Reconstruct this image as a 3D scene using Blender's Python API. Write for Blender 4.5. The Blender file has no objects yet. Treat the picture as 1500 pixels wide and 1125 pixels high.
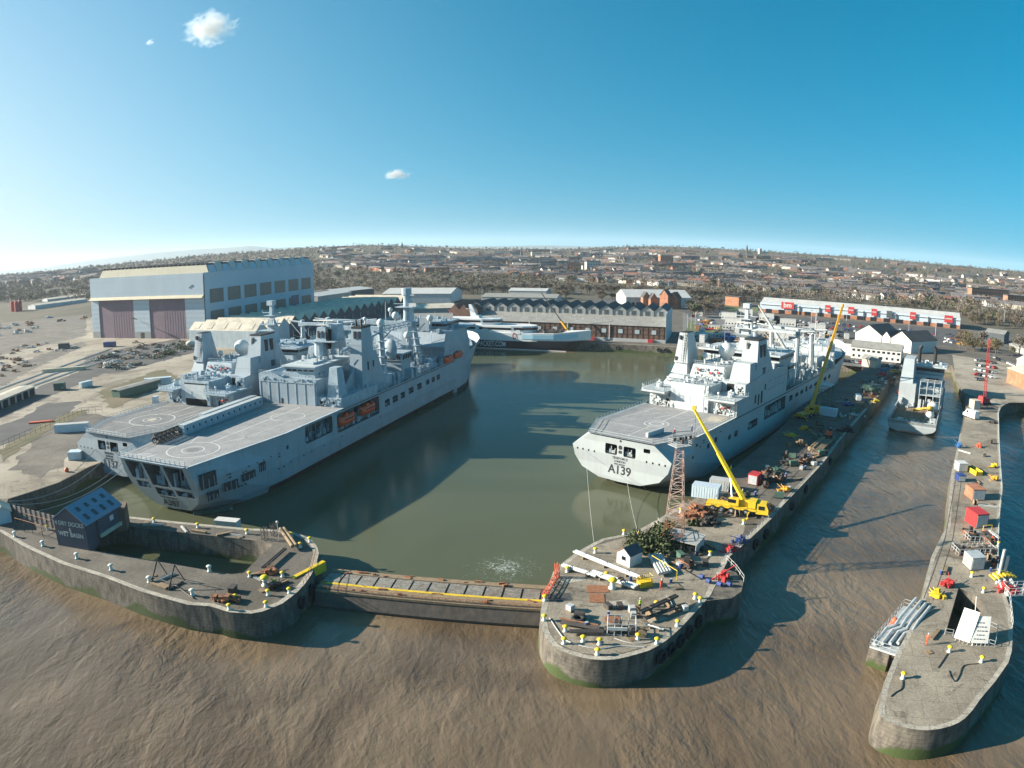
import bpy, bmesh, math, random
import numpy as np
from mathutils import Vector, Matrix
from mathutils.geometry import tessellate_polygon
rnd = random.Random(7)
SC = bpy.context.scene
COL = SC.collection
PI = math.pi
# ------------------------------------------------------------------ camera (wide drone lens, mild barrel distortion)
FPX, HGT, HY = 1040.0, 58.0, 362.0
PITCH = (562.5 - HY) / FPX
CP, SP = math.cos(PITCH), math.sin(PITCH)
cd = bpy.data.cameras.new('camera')
cam = bpy.data.objects.new('camera', cd)
COL.objects.link(cam); SC.camera = cam
SC.render.engine = 'CYCLES'
cd.type = 'PANO'; cd.sensor_fit = 'HORIZONTAL'; cd.sensor_width = 36
cd.panorama_type = 'FISHEYE_LENS_POLYNOMIAL'
cd.fisheye_fov = math.radians(179)
cd.fisheye_polynomial_k0 = 0; cd.fisheye_polynomial_k1 = -1500 / 36 / FPX
cd.fisheye_polynomial_k2 = cd.fisheye_polynomial_k3 = cd.fisheye_polynomial_k4 = 0
cam.location = (0, 0, HGT); cam.rotation_euler = (PI / 2 - PITCH, 0, 0)
cd.clip_start = 0.5; cd.clip_end = 40000
# ------------------------------------------------------------------ world and sun
SUN_EL = math.radians(21.0)
SUN_AZ = math.atan2(-1.0, 0.09)          # compass angle of the sun from +Y towards +X
sdir = Vector((math.sin(SUN_AZ) * math.cos(SUN_EL), math.cos(SUN_AZ) * math.cos(SUN_EL), math.sin(SUN_EL)))
w = bpy.data.worlds.new('World'); SC.world = w; w.use_nodes = True
nt = w.node_tree; nt.nodes.clear()
def N(nt, t, **k):
    n = nt.nodes.new(t)
    for a, b in k.items(): setattr(n, a, b)
    return n
L = nt.links.new
SKY_HUE, SKY_SAT, SKY_TINT = 0.462, 2.1, (0.0, 0.90, 1.0, 1)
GLOW_P, GLOW_A, LOW_A, PALE = 5.5, 1.9, 0.20, (5.3, 5.5, 5.15, 1)
wo = N(nt, 'ShaderNodeOutputWorld'); bg = N(nt, 'ShaderNodeBackground')
sky = N(nt, 'ShaderNodeTexSky', sky_type='NISHITA', sun_disc=False)
sky.sun_elevation = SUN_EL; sky.sun_rotation = SUN_AZ
sky.altitude = 50; sky.air_density = 1.0; sky.dust_density = 1.6; sky.ozone_density = 2.0
tc = N(nt, 'ShaderNodeTexCoord'); sx = N(nt, 'ShaderNodeSeparateXYZ'); cx = N(nt, 'ShaderNodeCombineXYZ')
def M_(op, a, b=None, c=None, clamp=False):
    n = N(nt, 'ShaderNodeMath', operation=op); n.use_clamp = clamp
    for i_, v_ in enumerate((a, b, c)):
        if v_ is None: continue
        if isinstance(v_, (int, float)): n.inputs[i_].default_value = v_
        else: L(v_, n.inputs[i_])
    return n.outputs[0]
L(tc.outputs['Generated'], sx.inputs[0]); L(sx.outputs[0], cx.inputs[0]); L(sx.outputs[1], cx.inputs[1])
zc = M_('MAXIMUM', sx.outputs[2], 0.0)
L(M_('MULTIPLY_ADD', zc, 0.9, 0.16), cx.inputs[2]); L(cx.outputs[0], sky.inputs[0])
hs = N(nt, 'ShaderNodeHueSaturation'); hs.inputs['Hue'].default_value = SKY_HUE; hs.inputs['Saturation'].default_value = SKY_SAT; hs.inputs['Value'].default_value = 1.0
L(sky.outputs[0], hs.inputs['Color'])
tn = N(nt, 'ShaderNodeMix', data_type='RGBA', blend_type='MULTIPLY'); tn.inputs[0].default_value = 1.0; tn.inputs[7].default_value = SKY_TINT
L(hs.outputs[0], tn.inputs[6])
# pale band of thick air low down and towards the sun
cz = N(nt, 'ShaderNodeCombineXYZ'); L(sx.outputs[0], cz.inputs[0]); L(sx.outputs[1], cz.inputs[1]); L(zc, cz.inputs[2])
dt = N(nt, 'ShaderNodeVectorMath', operation='DOT_PRODUCT'); L(cz.outputs[0], dt.inputs[0]); dt.inputs[1].default_value = (sdir.x, sdir.y, sdir.z * .4)
gl = M_('POWER', M_('MULTIPLY_ADD', dt.outputs['Value'], 0.5, 0.5, True), GLOW_P)
lowb = M_('POWER', M_('SUBTRACT', 1.0, zc), 11.0)
fa = M_('ADD', M_('MULTIPLY', M_('MULTIPLY', gl, GLOW_A), M_('POWER', M_('SUBTRACT', 1.0, zc), 1.9)), M_('MULTIPLY', lowb, LOW_A), None, True)
mw = N(nt, 'ShaderNodeMix', data_type='RGBA'); L(fa, mw.inputs[0]); L(tn.outputs[2], mw.inputs[6]); mw.inputs[7].default_value = PALE
L(mw.outputs[2], bg.inputs[0]); L(bg.outputs[0], wo.inputs[0])
bg.inputs[1].default_value = 0.070
sd = bpy.data.lights.new('sun', 'SUN'); so = bpy.data.objects.new('sun', sd); COL.objects.link(so)
sd.energy = 5.0; sd.angle = math.radians(0.55); sd.color = (1.0, 0.90, 0.76)
so.rotation_euler = sdir.to_track_quat('Z', 'Y').to_euler()
vs = SC.view_settings; vs.view_transform = 'Standard'; vs.look = 'None'; vs.exposure = 1.38; vs.gamma = 1
SC.cycles.max_bounces = 5; SC.cycles.diffuse_bounces = 2; SC.cycles.glossy_bounces = 2; SC.cycles.volume_bounces = 0
SC.cycles.use_denoising = True

# ------------------------------------------------------------------ pixel -> ground helpers (photo of 1500x1125)
def ray(x, y):
    dx, dy = x - 750, 562.5 - y; r = math.hypot(dx, dy) + 1e-9; t = r / FPX; a = math.sin(t)
    X, U, F = a * dx / r, a * dy / r, math.cos(t)
    return X, F * CP + U * SP, U * CP - F * SP
def P(x, y, z=5.0):
    X, Y, Z = ray(x, y); t = (z - HGT) / Z; return (X * t, Y * t)
def P3(x, y, z=5.0): a = P(x, y, z); return (a[0], a[1], z)
def PD(x, y, d):
    X, Y, Z = ray(x, y); t = d / Y; return (X * t, d, HGT + Z * t)
# ------------------------------------------------------------------ materials
MATS = {}
def lnk(nt, a, b): nt.links.new(a, b)
def mat(name, col, col2=None, scale=0.5, rough=0.7, metal=0.0, bump=0.0, bscale=None, streak=0.0, streak_col=(0.22, 0.12, 0.06), detail=6, contrast=(0.35, 0.65), spec=0.5, coord='Object', grain=0.0, stretch=(1, 1, 1), stain=0.0, stain_col=(0.08, 0.065, 0.045), joints=0.0, joint_size=4.0, seam=0.0):
    m = bpy.data.materials.new(name); m.use_nodes = True; MATS[name] = m
    nt = m.node_tree; b = nt.nodes['Principled BSDF']
    b.inputs['Roughness'].default_value = rough; b.inputs['Metallic'].default_value = metal
    b.inputs['Specular IOR Level'].default_value = spec
    b.inputs['Base Color'].default_value = (*col, 1)
    tc = N(nt, 'ShaderNodeTexCoord')
    mp = N(nt, 'ShaderNodeMapping'); mp.inputs['Scale'].default_value = stretch
    if coord == 'World':
        g = N(nt, 'ShaderNodeNewGeometry'); src = g.outputs['Position']
    else: src = tc.outputs[coord]
    lnk(nt, src, mp.inputs[0])
    out = None
    if col2 is not None:
        n = N(nt, 'ShaderNodeTexNoise'); n.inputs['Scale'].default_value = scale; n.inputs['Detail'].default_value = detail; n.inputs['Roughness'].default_value = 0.65
        lnk(nt, mp.outputs[0], n.inputs['Vector'])
        r = N(nt, 'ShaderNodeValToRGB'); r.color_ramp.elements[0].position = contrast[0]; r.color_ramp.elements[1].position = contrast[1]
        r.color_ramp.elements[0].color = (*col, 1); r.color_ramp.elements[1].color = (*col2, 1)
        lnk(nt, n.outputs['Fac'], r.inputs[0]); out = r.outputs[0]
    if streak > 0:
        mp2 = N(nt, 'ShaderNodeMapping'); mp2.inputs['Scale'].default_value = (0.9, 0.9, 0.09)
        lnk(nt, src, mp2.inputs[0])
        n2 = N(nt, 'ShaderNodeTexNoise'); n2.inputs['Scale'].default_value = 1.0; n2.inputs['Detail'].default_value = 8; n2.inputs['Roughness'].default_value = 0.7
        lnk(nt, mp2.outputs[0], n2.inputs['Vector'])
        r2 = N(nt, 'ShaderNodeValToRGB'); r2.color_ramp.elements[0].position = 0.52; r2.color_ramp.elements[1].position = 0.75
        r2.color_ramp.elements[0].color = (0, 0, 0, 1); r2.color_ramp.elements[1].color = (streak,) * 3 + (1,)
        lnk(nt, n2.outputs['Fac'], r2.inputs[0])
        mi = N(nt, 'ShaderNodeMix', data_type='RGBA'); mi.inputs[7].default_value = (*streak_col, 1)
        if out: lnk(nt, out, mi.inputs[6])
        else: mi.inputs[6].default_value = (*col, 1)
        lnk(nt, r2.outputs[0], mi.inputs[0]); out = mi.outputs[2]
    if grain > 0:
        n4 = N(nt, 'ShaderNodeTexNoise'); n4.inputs['Scale'].default_value = 3.0; n4.inputs['Detail'].default_value = 4
        lnk(nt, mp.outputs[0], n4.inputs['Vector'])
        mr = N(nt, 'ShaderNodeMapRange'); mr.inputs[1].default_value = 0.3; mr.inputs[2].default_value = 0.7; mr.inputs[3].default_value = 1 - grain; mr.inputs[4].default_value = 1 + grain
        lnk(nt, n4.outputs['Fac'], mr.inputs[0])
        mm = N(nt, 'ShaderNodeMix', data_type='RGBA', blend_type='MULTIPLY'); mm.inputs[0].default_value = 1
        if out: lnk(nt, out, mm.inputs[6])
        else: mm.inputs[6].default_value = (*col, 1)
        lnk(nt, mr.outputs[0], mm.inputs[7]); out = mm.outputs[2]
    if stain > 0:
        for sc_, lo_, hi_, am_, cc_ in ((0.045, .50, .62, stain, stain_col), (0.22, .56, .66, stain * .9, tuple(q * .6 for q in stain_col)), (0.09, .58, .66, stain * .5, tuple(min(1, q * 1.5) for q in col))):
            n5 = N(nt, 'ShaderNodeTexNoise'); n5.inputs['Scale'].default_value = sc_; n5.inputs['Detail'].default_value = 10; n5.inputs['Roughness'].default_value = .72; n5.inputs['Distortion'].default_value = 1.0
            mp5 = N(nt, 'ShaderNodeMapping'); mp5.inputs['Location'].default_value = (sc_ * 900, sc_ * 300, 3); lnk(nt, src, mp5.inputs[0]); lnk(nt, mp5.outputs[0], n5.inputs['Vector'])
            r5 = N(nt, 'ShaderNodeMapRange'); r5.inputs[1].default_value = lo_; r5.inputs[2].default_value = hi_; r5.inputs[3].default_value = 0; r5.inputs[4].default_value = am_; lnk(nt, n5.outputs['Fac'], r5.inputs[0])
            m5 = N(nt, 'ShaderNodeMix', data_type='RGBA'); lnk(nt, r5.outputs[0], m5.inputs[0]); m5.inputs[7].default_value = (*cc_, 1)
            if out: lnk(nt, out, m5.inputs[6])
            else: m5.inputs[6].default_value = (*col, 1)
            out = m5.outputs[2]
    if joints > 0 or seam > 0:
        bk = N(nt, 'ShaderNodeTexBrick'); bk.inputs['Scale'].default_value = 1.0; bk.inputs['Mortar Size'].default_value = .05 if joints > 0 else .03; bk.inputs['Brick Width'].default_value = joint_size; bk.inputs['Row Height'].default_value = joint_size * (.75 if joints > 0 else .4)
        bk.inputs['Color1'].default_value = (1, 1, 1, 1); v_ = 1 - (joints * .25 if joints > 0 else seam * .3); bk.inputs['Color2'].default_value = (v_, v_, v_, 1); v_ = 1 - (joints or seam); bk.inputs['Mortar'].default_value = (v_, v_, v_, 1)
        mp6 = N(nt, 'ShaderNodeMapping'); mp6.inputs['Rotation'].default_value = (0, 0, .4) if joints > 0 else (PI / 2, 0, 0); lnk(nt, src, mp6.inputs[0]); lnk(nt, mp6.outputs[0], bk.inputs[0])
        m6 = N(nt, 'ShaderNodeMix', data_type='RGBA', blend_type='MULTIPLY'); m6.inputs[0].default_value = 1; lnk(nt, bk.outputs[0], m6.inputs[7])
        if out: lnk(nt, out, m6.inputs[6])
        else: m6.inputs[6].default_value = (*col, 1)
        out = m6.outputs[2]
    if out: lnk(nt, out, b.inputs['Base Color'])
    if bump > 0:
        n3 = N(nt, 'ShaderNodeTexNoise'); n3.inputs['Scale'].default_value = bscale or scale * 4; n3.inputs['Detail'].default_value = 5
        lnk(nt, mp.outputs[0], n3.inputs['Vector'])
        bp = N(nt, 'ShaderNodeBump'); bp.inputs['Strength'].default_value = bump; bp.inputs['Distance'].default_value = 0.2
        lnk(nt, n3.outputs['Fac'], bp.inputs['Height']); lnk(nt, bp.outputs[0], b.inputs['Normal'])
    return m
def water(name, col, col2, rough, waves, nscale=0.02, foam=None, spec=0.5):
    m = bpy.data.materials.new(name); m.use_nodes = True; MATS[name] = m
    nt = m.node_tree; b = nt.nodes['Principled BSDF']
    b.inputs['Roughness'].default_value = rough; b.inputs['IOR'].default_value = 1.333; b.inputs['Specular IOR Level'].default_value = spec
    g = N(nt, 'ShaderNodeNewGeometry')
    n = N(nt, 'ShaderNodeTexNoise'); n.inputs['Scale'].default_value = nscale; n.inputs['Detail'].default_value = 7; n.inputs['Distortion'].default_value = 1.2
    lnk(nt, g.outputs['Position'], n.inputs['Vector'])
    r = N(nt, 'ShaderNodeValToRGB'); r.color_ramp.elements[0].position = 0.35; r.color_ramp.elements[1].position = 0.68
    r.color_ramp.elements[0].color = (*col, 1); r.color_ramp.elements[1].color = (*col2, 1)
    lnk(nt, n.outputs['Fac'], r.inputs[0]); base = r.outputs[0]
    if foam:
        fx, fy, frad = foam
        vd = N(nt, 'ShaderNodeVectorMath', operation='DISTANCE'); vd.inputs[1].default_value = (fx, fy, 0)
        lnk(nt, g.outputs['Position'], vd.inputs[0])
        mr = N(nt, 'ShaderNodeMapRange'); mr.inputs[1].default_value = 0; mr.inputs[2].default_value = frad; mr.inputs[3].default_value = 0.26; mr.inputs[4].default_value = -0.22
        lnk(nt, vd.outputs['Value'], mr.inputs[0])
        fn = N(nt, 'ShaderNodeTexNoise'); fn.inputs['Scale'].default_value = 1.1; fn.inputs['Detail'].default_value = 9; fn.inputs['Roughness'].default_value = 0.75; fn.inputs['Distortion'].default_value = 1.5
        lnk(nt, g.outputs['Position'], fn.inputs['Vector'])
        ad = N(nt, 'ShaderNodeMath', operation='ADD'); lnk(nt, mr.outputs[0], ad.inputs[0]); lnk(nt, fn.outputs['Fac'], ad.inputs[1])
        fr = N(nt, 'ShaderNodeValToRGB'); fr.color_ramp.elements[0].position = 0.72; fr.color_ramp.elements[1].position = 0.84
        lnk(nt, ad.outputs[0], fr.inputs[0])
        mi = N(nt, 'ShaderNodeMix', data_type='RGBA'); mi.inputs[7].default_value = (0.42, 0.45, 0.42, 1)
        lnk(nt, fr.outputs[0], mi.inputs[0]); lnk(nt, base, mi.inputs[6]); base = mi.outputs[2]
    lnk(nt, base, b.inputs['Base Color'])
    pn_ = N(nt, 'ShaderNodeTexNoise'); pn_.inputs['Scale'].default_value = 0.022; pn_.inputs['Detail'].default_value = 5; pn_.inputs['Distortion'].default_value = 1.6
    pm_ = N(nt, 'ShaderNodeMapping'); pm_.inputs['Scale'].default_value = (1, .45, 1); pm_.inputs['Location'].default_value = (40, 9, 0); lnk(nt, g.outputs['Position'], pm_.inputs[0]); lnk(nt, pm_.outputs[0], pn_.inputs['Vector'])
    pr_ = N(nt, 'ShaderNodeMapRange'); pr_.inputs[1].default_value = .36; pr_.inputs[2].default_value = .64; pr_.inputs[3].default_value = .25; pr_.inputs[4].default_value = 1.0; lnk(nt, pn_.outputs['Fac'], pr_.inputs[0])
    prev = None
    for (sc, dist, strg, dx, dy) in waves:
        mp = N(nt, 'ShaderNodeMapping'); mp.inputs['Scale'].default_value = (dx, dy, 1); mp.inputs['Rotation'].default_value = (0, 0, 0.5)
        lnk(nt, g.outputs['Position'], mp.inputs[0])
        wn = N(nt, 'ShaderNodeTexNoise'); wn.inputs['Scale'].default_value = sc; wn.inputs['Detail'].default_value = 5; wn.inputs['Distortion'].default_value = 0.6
        lnk(nt, mp.outputs[0], wn.inputs['Vector'])
        bp = N(nt, 'ShaderNodeBump'); sm_ = N(nt, 'ShaderNodeMath', operation='MULTIPLY'); sm_.inputs[1].default_value = strg; lnk(nt, pr_.outputs[0], sm_.inputs[0]); lnk(nt, sm_.outputs[0], bp.inputs['Strength']); bp.inputs['Distance'].default_value = dist
        lnk(nt, wn.outputs['Fac'], bp.inputs['Height'])
        if prev: lnk(nt, prev, bp.inputs['Normal'])
        prev = bp.outputs[0]
    lnk(nt, prev, b.inputs['Normal'])
    return m
# ------------------------------------------------------------------ mesh builder
class MB:
    def __init__(s): s.v = []; s.f = []
    def add(s, vs, fs):
        n = len(s.v); s.v += [tuple(p) for p in vs]; s.f += [tuple(i + n for i in f) for f in fs]; return s
    def box(s, x0, x1, y0, y1, z0, z1):
        return s.add([(x0, y0, z0), (x1, y0, z0), (x1, y1, z0), (x0, y1, z0), (x0, y0, z1), (x1, y0, z1), (x1, y1, z1), (x0, y1, z1)],
                     [(0, 3, 2, 1), (4, 5, 6, 7), (0, 1, 5, 4), (1, 2, 6, 5), (2, 3, 7, 6), (3, 0, 4, 7)])
    def fru(s, b, t, z0, z1):   # b,t = (x0,x1,y0,y1)
        return s.add([(b[0], b[2], z0), (b[1], b[2], z0), (b[1], b[3], z0), (b[0], b[3], z0), (t[0], t[2], z1), (t[1], t[2], z1), (t[1], t[3], z1), (t[0], t[3], z1)],
                     [(0, 3, 2, 1), (4, 5, 6, 7), (0, 1, 5, 4), (1, 2, 6, 5), (2, 3, 7, 6), (3, 0, 4, 7)])
    def obox(s, c, d, w, h, ang=0.0, tilt=None):   # centre bottom, length along ang
        ca, sa = math.cos(ang), math.sin(ang); vs = []
        for z in (0, h):
            for a, b in ((-1, -1), (1, -1), (1, 1), (-1, 1)):
                x, y = a * d / 2, b * w / 2
                vs.append((c[0] + x * ca - y * sa, c[1] + x * sa + y * ca, c[2] + z))
        return s.add(vs, [(0, 3, 2, 1), (4, 5, 6, 7), (0, 1, 5, 4), (1, 2, 6, 5), (2, 3, 7, 6), (3, 0, 4, 7)])
    def prism(s, poly, z0, z1, bottom=False):
        n = len(poly); vs = [(p[0], p[1], z0) for p in poly] + [(p[0], p[1], z1) for p in poly]
        fs = [(i, (i + 1) % n, n + (i + 1) % n, n + i) for i in range(n)]
        s.add(vs, fs)
        tri = tessellate_polygon([[Vector((p[0], p[1], 0)) for p in poly]])
        s.add([(p[0], p[1], z1) for p in poly], tri)
        if bottom: s.add([(p[0], p[1], z0) for p in poly], tri)
        return s
    def cyl(s, p0, p1, r0, r1=None, n=8, cap=True):
        r1 = r0 if r1 is None else r1
        a = Vector(p0); b = Vector(p1); d = (b - a).normalized()
        u = d.orthogonal().normalized(); v = d.cross(u)
        if n == 4: u, v = (u + v).normalized(), (v - u).normalized()
        vs = []
        for c, r in ((a, r0), (b, r1)):
            for i in range(n):
                t = 2 * PI * i / n; vs.append(c + u * math.cos(t) * r + v * math.sin(t) * r)
        fs = [(i, (i + 1) % n, n + (i + 1) % n, n + i) for i in range(n)]
        if cap: fs += [tuple(range(n))[::-1], tuple(range(n, 2 * n))]
        return s.add(vs, fs)
    def path(s, pts, r, n=5):
        for a, b in zip(pts, pts[1:]): s.cyl(a, b, r, r, n)
        return s
    def lathe(s, c, prof, n=12):   # prof: (r,z)
        vs = []; m = len(prof)
        for r, z in prof:
            for i in range(n):
                t = 2 * PI * i / n; vs.append((c[0] + r * math.cos(t), c[1] + r * math.sin(t), c[2] + z))
        fs = [(k * n + i, k * n + (i + 1) % n, (k + 1) * n + (i + 1) % n, (k + 1) * n + i) for k in range(m - 1) for i in range(n)]
        fs += [tuple(range(n))[::-1], tuple(range((m - 1) * n, m * n))]
        return s.add(vs, fs)
    def sph(s, c, r, n=10, sz=1.0, sx=1.0, sy=1.0):
        m = max(4, n // 2); vs = []; fs = []
        for k in range(m + 1):
            a = PI * k / m
            for i in range(n):
                t = 2 * PI * i / n
                vs.append((c[0] + r * sx * math.sin(a) * math.cos(t), c[1] + r * sy * math.sin(a) * math.sin(t), c[2] + r * sz * math.cos(a)))
        for k in range(m):
            for i in range(n): fs.append((k * n + i, (k + 1) * n + i, (k + 1) * n + (i + 1) % n, k * n + (i + 1) % n))
        return s.add(vs, fs)
    def loft(s, rings, close=True, cap=True):
        n = len(rings[0]); vs = [p for r in rings for p in r]; fs = []
        for k in range(len(rings) - 1):
            for i in range(n if close else n - 1):
                fs.append((k * n + i, k * n + (i + 1) % n, (k + 1) * n + (i + 1) % n, (k + 1) * n + i))
        if cap: fs += [tuple(range(n))[::-1], tuple(range((len(rings) - 1) * n, len(rings) * n))]
        return s.add(vs, fs)
    def quad(s, a, b, c, d): return s.add([a, b, c, d], [(0, 1, 2, 3)])
    def tri(s, a, b, c): return s.add([a, b, c], [(0, 1, 2)])
    def poly(s, pts, holes=()):
        # planar polygon with holes, points 3D
        o = Vector(pts[0]); allp = [list(map(Vector, pts))] + [list(map(Vector, h)) for h in holes]
        nrm = Vector((0, 0, 0))
        for i in range(len(pts)):
            a, b = Vector(pts[i]), Vector(pts[(i + 1) % len(pts)]); nrm += (a - o).cross(b - o)
        nrm.normalize(); u = nrm.orthogonal().normalized(); v = nrm.cross(u)
        tri = tessellate_polygon([[Vector(((p - o).dot(u), (p - o).dot(v), 0)) for p in r] for r in allp])
        return s.add([p for r in allp for p in r], tri)
    def build(s, name, m, parent=None, smooth=False, loc=None, rz=None):
        me = bpy.data.meshes.new(name); me.from_pydata([tuple(v) for v in s.v], [], s.f)
        if smooth: me.polygons.foreach_set('use_smooth', [True] * len(me.polygons))
        me.update()
        o = bpy.data.objects.new(name, me); COL.objects.link(o)
        if m: me.materials.append(MATS[m] if isinstance(m, str) else m)
        if parent:
            o.parent = parent
            if name in STUFF: o['kind'] = 'stuff'
        if loc: o.location = loc
        if rz is not None: o.rotation_euler.z = rz
        return o
def build_split(s, name, m, parent=None, smooth=False, gap=.25, lim=100):
    par = list(range(len(s.v)))
    def fd(i):
        while par[i] != i: par[i] = par[par[i]]; i = par[i]
        return i
    for f in s.f:
        for b in f[1:]: par[fd(b)] = fd(f[0])
    comp = {}
    for i in range(len(s.v)): comp.setdefault(fd(i), []).append(i)
    bx_ = [([min(s.v[i][k] for i in c) - gap for k in range(3)], [max(s.v[i][k] for i in c) + gap for k in range(3)], r) for r, c in comp.items()]
    up = {b[2]: b[2] for b in bx_}
    def f2(i):
        while up[i] != i: i = up[i]
        return i
    for i, p in enumerate(bx_):
        for q in bx_[i + 1:]:
            if all(p[0][k] <= q[1][k] and q[0][k] <= p[1][k] for k in range(3)): up[f2(q[2])] = f2(p[2])
    grp = {}
    for r in comp: grp.setdefault(f2(r), []).append(r)
    out = []
    for g_ in list(grp)[:lim]:
        roots = set(grp[g_]); idx = [i for r in roots for i in comp[r]]; mp = {j: k for k, j in enumerate(idx)}
        n = MB(); n.v = [s.v[i] for i in idx]; n.f = [tuple(mp[i] for i in f) for f in s.f if fd(f[0]) in roots]
        out.append(n.build(name, m, parent, smooth))
    return out
MB.build_split = build_split
STUFF = {'deck_machinery', 'fittings', 'hangar_frames', 'bay_fittings', 'mooring_winches', 'mooring_gear', 'bridge_fittings', 'roof_aerials', 'foredeck_gear', 'deck_gear', 'machinery', 'deck_fittings', 'port_fittings', 'quarter_ports', 'scuttles', 'portholes', 'fire_hoses', 'rooflight'}
def tag(o, label=None, cat=None, group=None, kind=None):
    if label: o['label'] = label
    if cat: o['category'] = cat
    if group: o['group'] = group
    if kind: o['kind'] = kind
    return o
def thing(name, label, cat, loc=(0, 0, 0), rz=0.0, group=None):
    o = bpy.data.objects.new(name, None); COL.objects.link(o)
    o.location = loc; o.rotation_euler = (0, 0, rz); o.empty_display_size = 0.5
    return tag(o, label, cat, group)
def copy_tree(o, parent=None):
    c = o.copy(); COL.objects.link(c)
    if parent: c.parent = parent
    for ch in KIDS.get(o.name, None) or [x for x in bpy.data.objects if x.parent == o]: copy_tree(ch, c)
    return c
KIDS = {}
def proto(o):    # remember the tree under o so that copies need no search
    ks = [x for x in bpy.data.objects if x.parent == o]
    if ks: KIDS[o.name] = ks
    for k in ks: proto(k)
    return o
def place(src, first, loc, rz=0.0, label=None, cat=None, group=None, sc=None):
    o = src if first else copy_tree(src)
    o.location = loc; o.rotation_euler.z = rz
    if label: o['label'] = label
    if cat: o['category'] = cat
    if group: o['group'] = group
    if sc: o.scale = sc if isinstance(sc, tuple) else (sc, sc, sc)
    return o
def text(name, s, size, m, parent, M, ext=0.02, align='CENTER', bold=0.0):
    cu = bpy.data.curves.new(name, 'FONT'); cu.body = s; cu.size = size; cu.extrude = ext; cu.align_x = align; cu.align_y = 'CENTER'; cu.offset = bold
    t = bpy.data.objects.new(name + '_tmp', cu); COL.objects.link(t)
    bpy.context.view_layer.update()
    me = bpy.data.meshes.new_from_object(t); bpy.data.objects.remove(t); me.materials.clear(); me.materials.append(MATS[m])
    me.transform(M); o = bpy.data.objects.new(name, me); COL.objects.link(o); o.parent = parent
    return o
def frame(origin, right, up):
    r = Vector(right).normalized(); u = Vector(up).normalized(); n = r.cross(u)
    M = Matrix((( r.x, u.x, n.x, origin[0]), (r.y, u.y, n.y, origin[1]), (r.z, u.z, n.z, origin[2]), (0, 0, 0, 1)))
    return M
def interp(x, xs, ys):
    return float(np.interp(x, xs, ys))
# ------------------------------------------------------------------ colours
water('river_water_mat', (0.100, 0.070, 0.043), (0.185, 0.135, 0.086), 0.10, [(0.09, 1.0, 0.7, 1, 0.35), (0.30, 0.75, 0.95, 1, 0.4), (0.9, 0.28, 1.0, 1, 0.6), (3.0, 0.08, 1.0, 1, 0.7)], 0.03, spec=0.8)
water('dock_water_mat', (0.075, 0.085, 0.048), (0.10, 0.106, 0.064), 0.13, [(0.5, 0.10, 0.4, 1, 0.6), (1.8, 0.05, 0.4, 1, 0.6)], 0.015, foam=(*P(742, 836, 0), 24.0), spec=0.16)
mat('concrete', (0.20, 0.17, 0.13), (0.33, 0.285, 0.22), 0.12, 0.9, bump=0.3, bscale=1.5, coord='World', grain=0.22, detail=9, stain=.75, joints=.4, joint_size=5.0)
mat('dark_concrete', (0.085, 0.074, 0.06), (0.155, 0.136, 0.11), 0.10, 0.9, bump=0.3, bscale=1.5, coord='World', grain=0.25, detail=9, stain=.6, joints=.3, joint_size=6.0)
mat('yard', (0.22, 0.185, 0.14), (0.38, 0.335, 0.265), 0.03, 0.95, bump=0.3, bscale=1.0, coord='World', grain=0.18, detail=10, stain=.75, stain_col=(0.12, 0.10, 0.075))
mat('asphalt', (0.05, 0.05, 0.052), (0.085, 0.083, 0.08), 0.1, 0.9, coord='World', grain=0.2)
mat('road_mat', (0.13, 0.125, 0.12), (0.18, 0.175, 0.165), 0.1, 0.9, coord='World', grain=0.2)
mat('coping', (0.45, 0.41, 0.34), (0.28, 0.25, 0.20), 0.4, 0.9, coord='World', grain=0.25, joints=.4, joint_size=2.0)
mat('gravel_mat', (0.085, 0.076, 0.064), (0.17, 0.15, 0.125), 0.12, 0.95, coord='World', grain=0.4)
mat('scrub', (0.085, 0.085, 0.035), (0.16, 0.125, 0.075), 0.06, 0.95, coord='World', grain=0.35)
mat('grass_mat', (0.07, 0.10, 0.03), (0.12, 0.13, 0.05), 0.1, 0.95, coord='World', grain=0.3)
mat('far_land', (0.055, 0.052, 0.028), (0.115, 0.095, 0.062), 0.012, 0.95, coord='World', grain=0.35, detail=10)
mat('rust', (0.20, 0.075, 0.035), (0.30, 0.14, 0.07), 1.5, 0.85)
mat('dark_steel', (0.035, 0.033, 0.032), (0.08, 0.065, 0.055), 1.0, 0.7)
mat('black', (0.012, 0.012, 0.013), rough=0.6)
mat('hole', (0.006, 0.006, 0.007), rough=0.9)  # near-black on solid slabs, painting the dark inside of openings
mat('white', (0.62, 0.62, 0.60), (0.50, 0.50, 0.47), 0.8, 0.6, streak=.15)
mat('offwhite', (0.46, 0.47, 0.46), (0.37, 0.38, 0.37), 0.3, 0.6, streak=0.25)
mat('yellow', (0.78, 0.54, 0.012), (0.58, 0.38, 0.03), 1.5, 0.55, streak=.2)
mat('amber', (0.72, 0.36, 0.02), (0.60, 0.28, 0.02), 0.4, 0.5)
mat('red', (0.52, 0.03, 0.035), (0.34, 0.035, 0.03), 1.2, 0.6, streak=.15)
mat('orange', (0.66, 0.11, 0.035), (0.45, 0.09, 0.04), 0.6, 0.6)
mat('blue', (0.035, 0.07, 0.25), (0.03, 0.05, 0.15), 0.5, 0.5)
mat('tarp_blue', (0.04, 0.16, 0.42), (0.03, 0.12, 0.30), 0.6, 0.6)
mat('green_paint', (0.05, 0.11, 0.08), (0.07, 0.13, 0.10), 0.6, 0.7)
mat('hivis', (0.55, 0.75, 0.03), rough=0.8)
mat('skin', (0.45, 0.28, 0.2), rough=0.7)
mat('cloth_dark', (0.03, 0.035, 0.05), rough=0.9)
mat('rubber', (0.02, 0.02, 0.02), rough=0.85)
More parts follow.
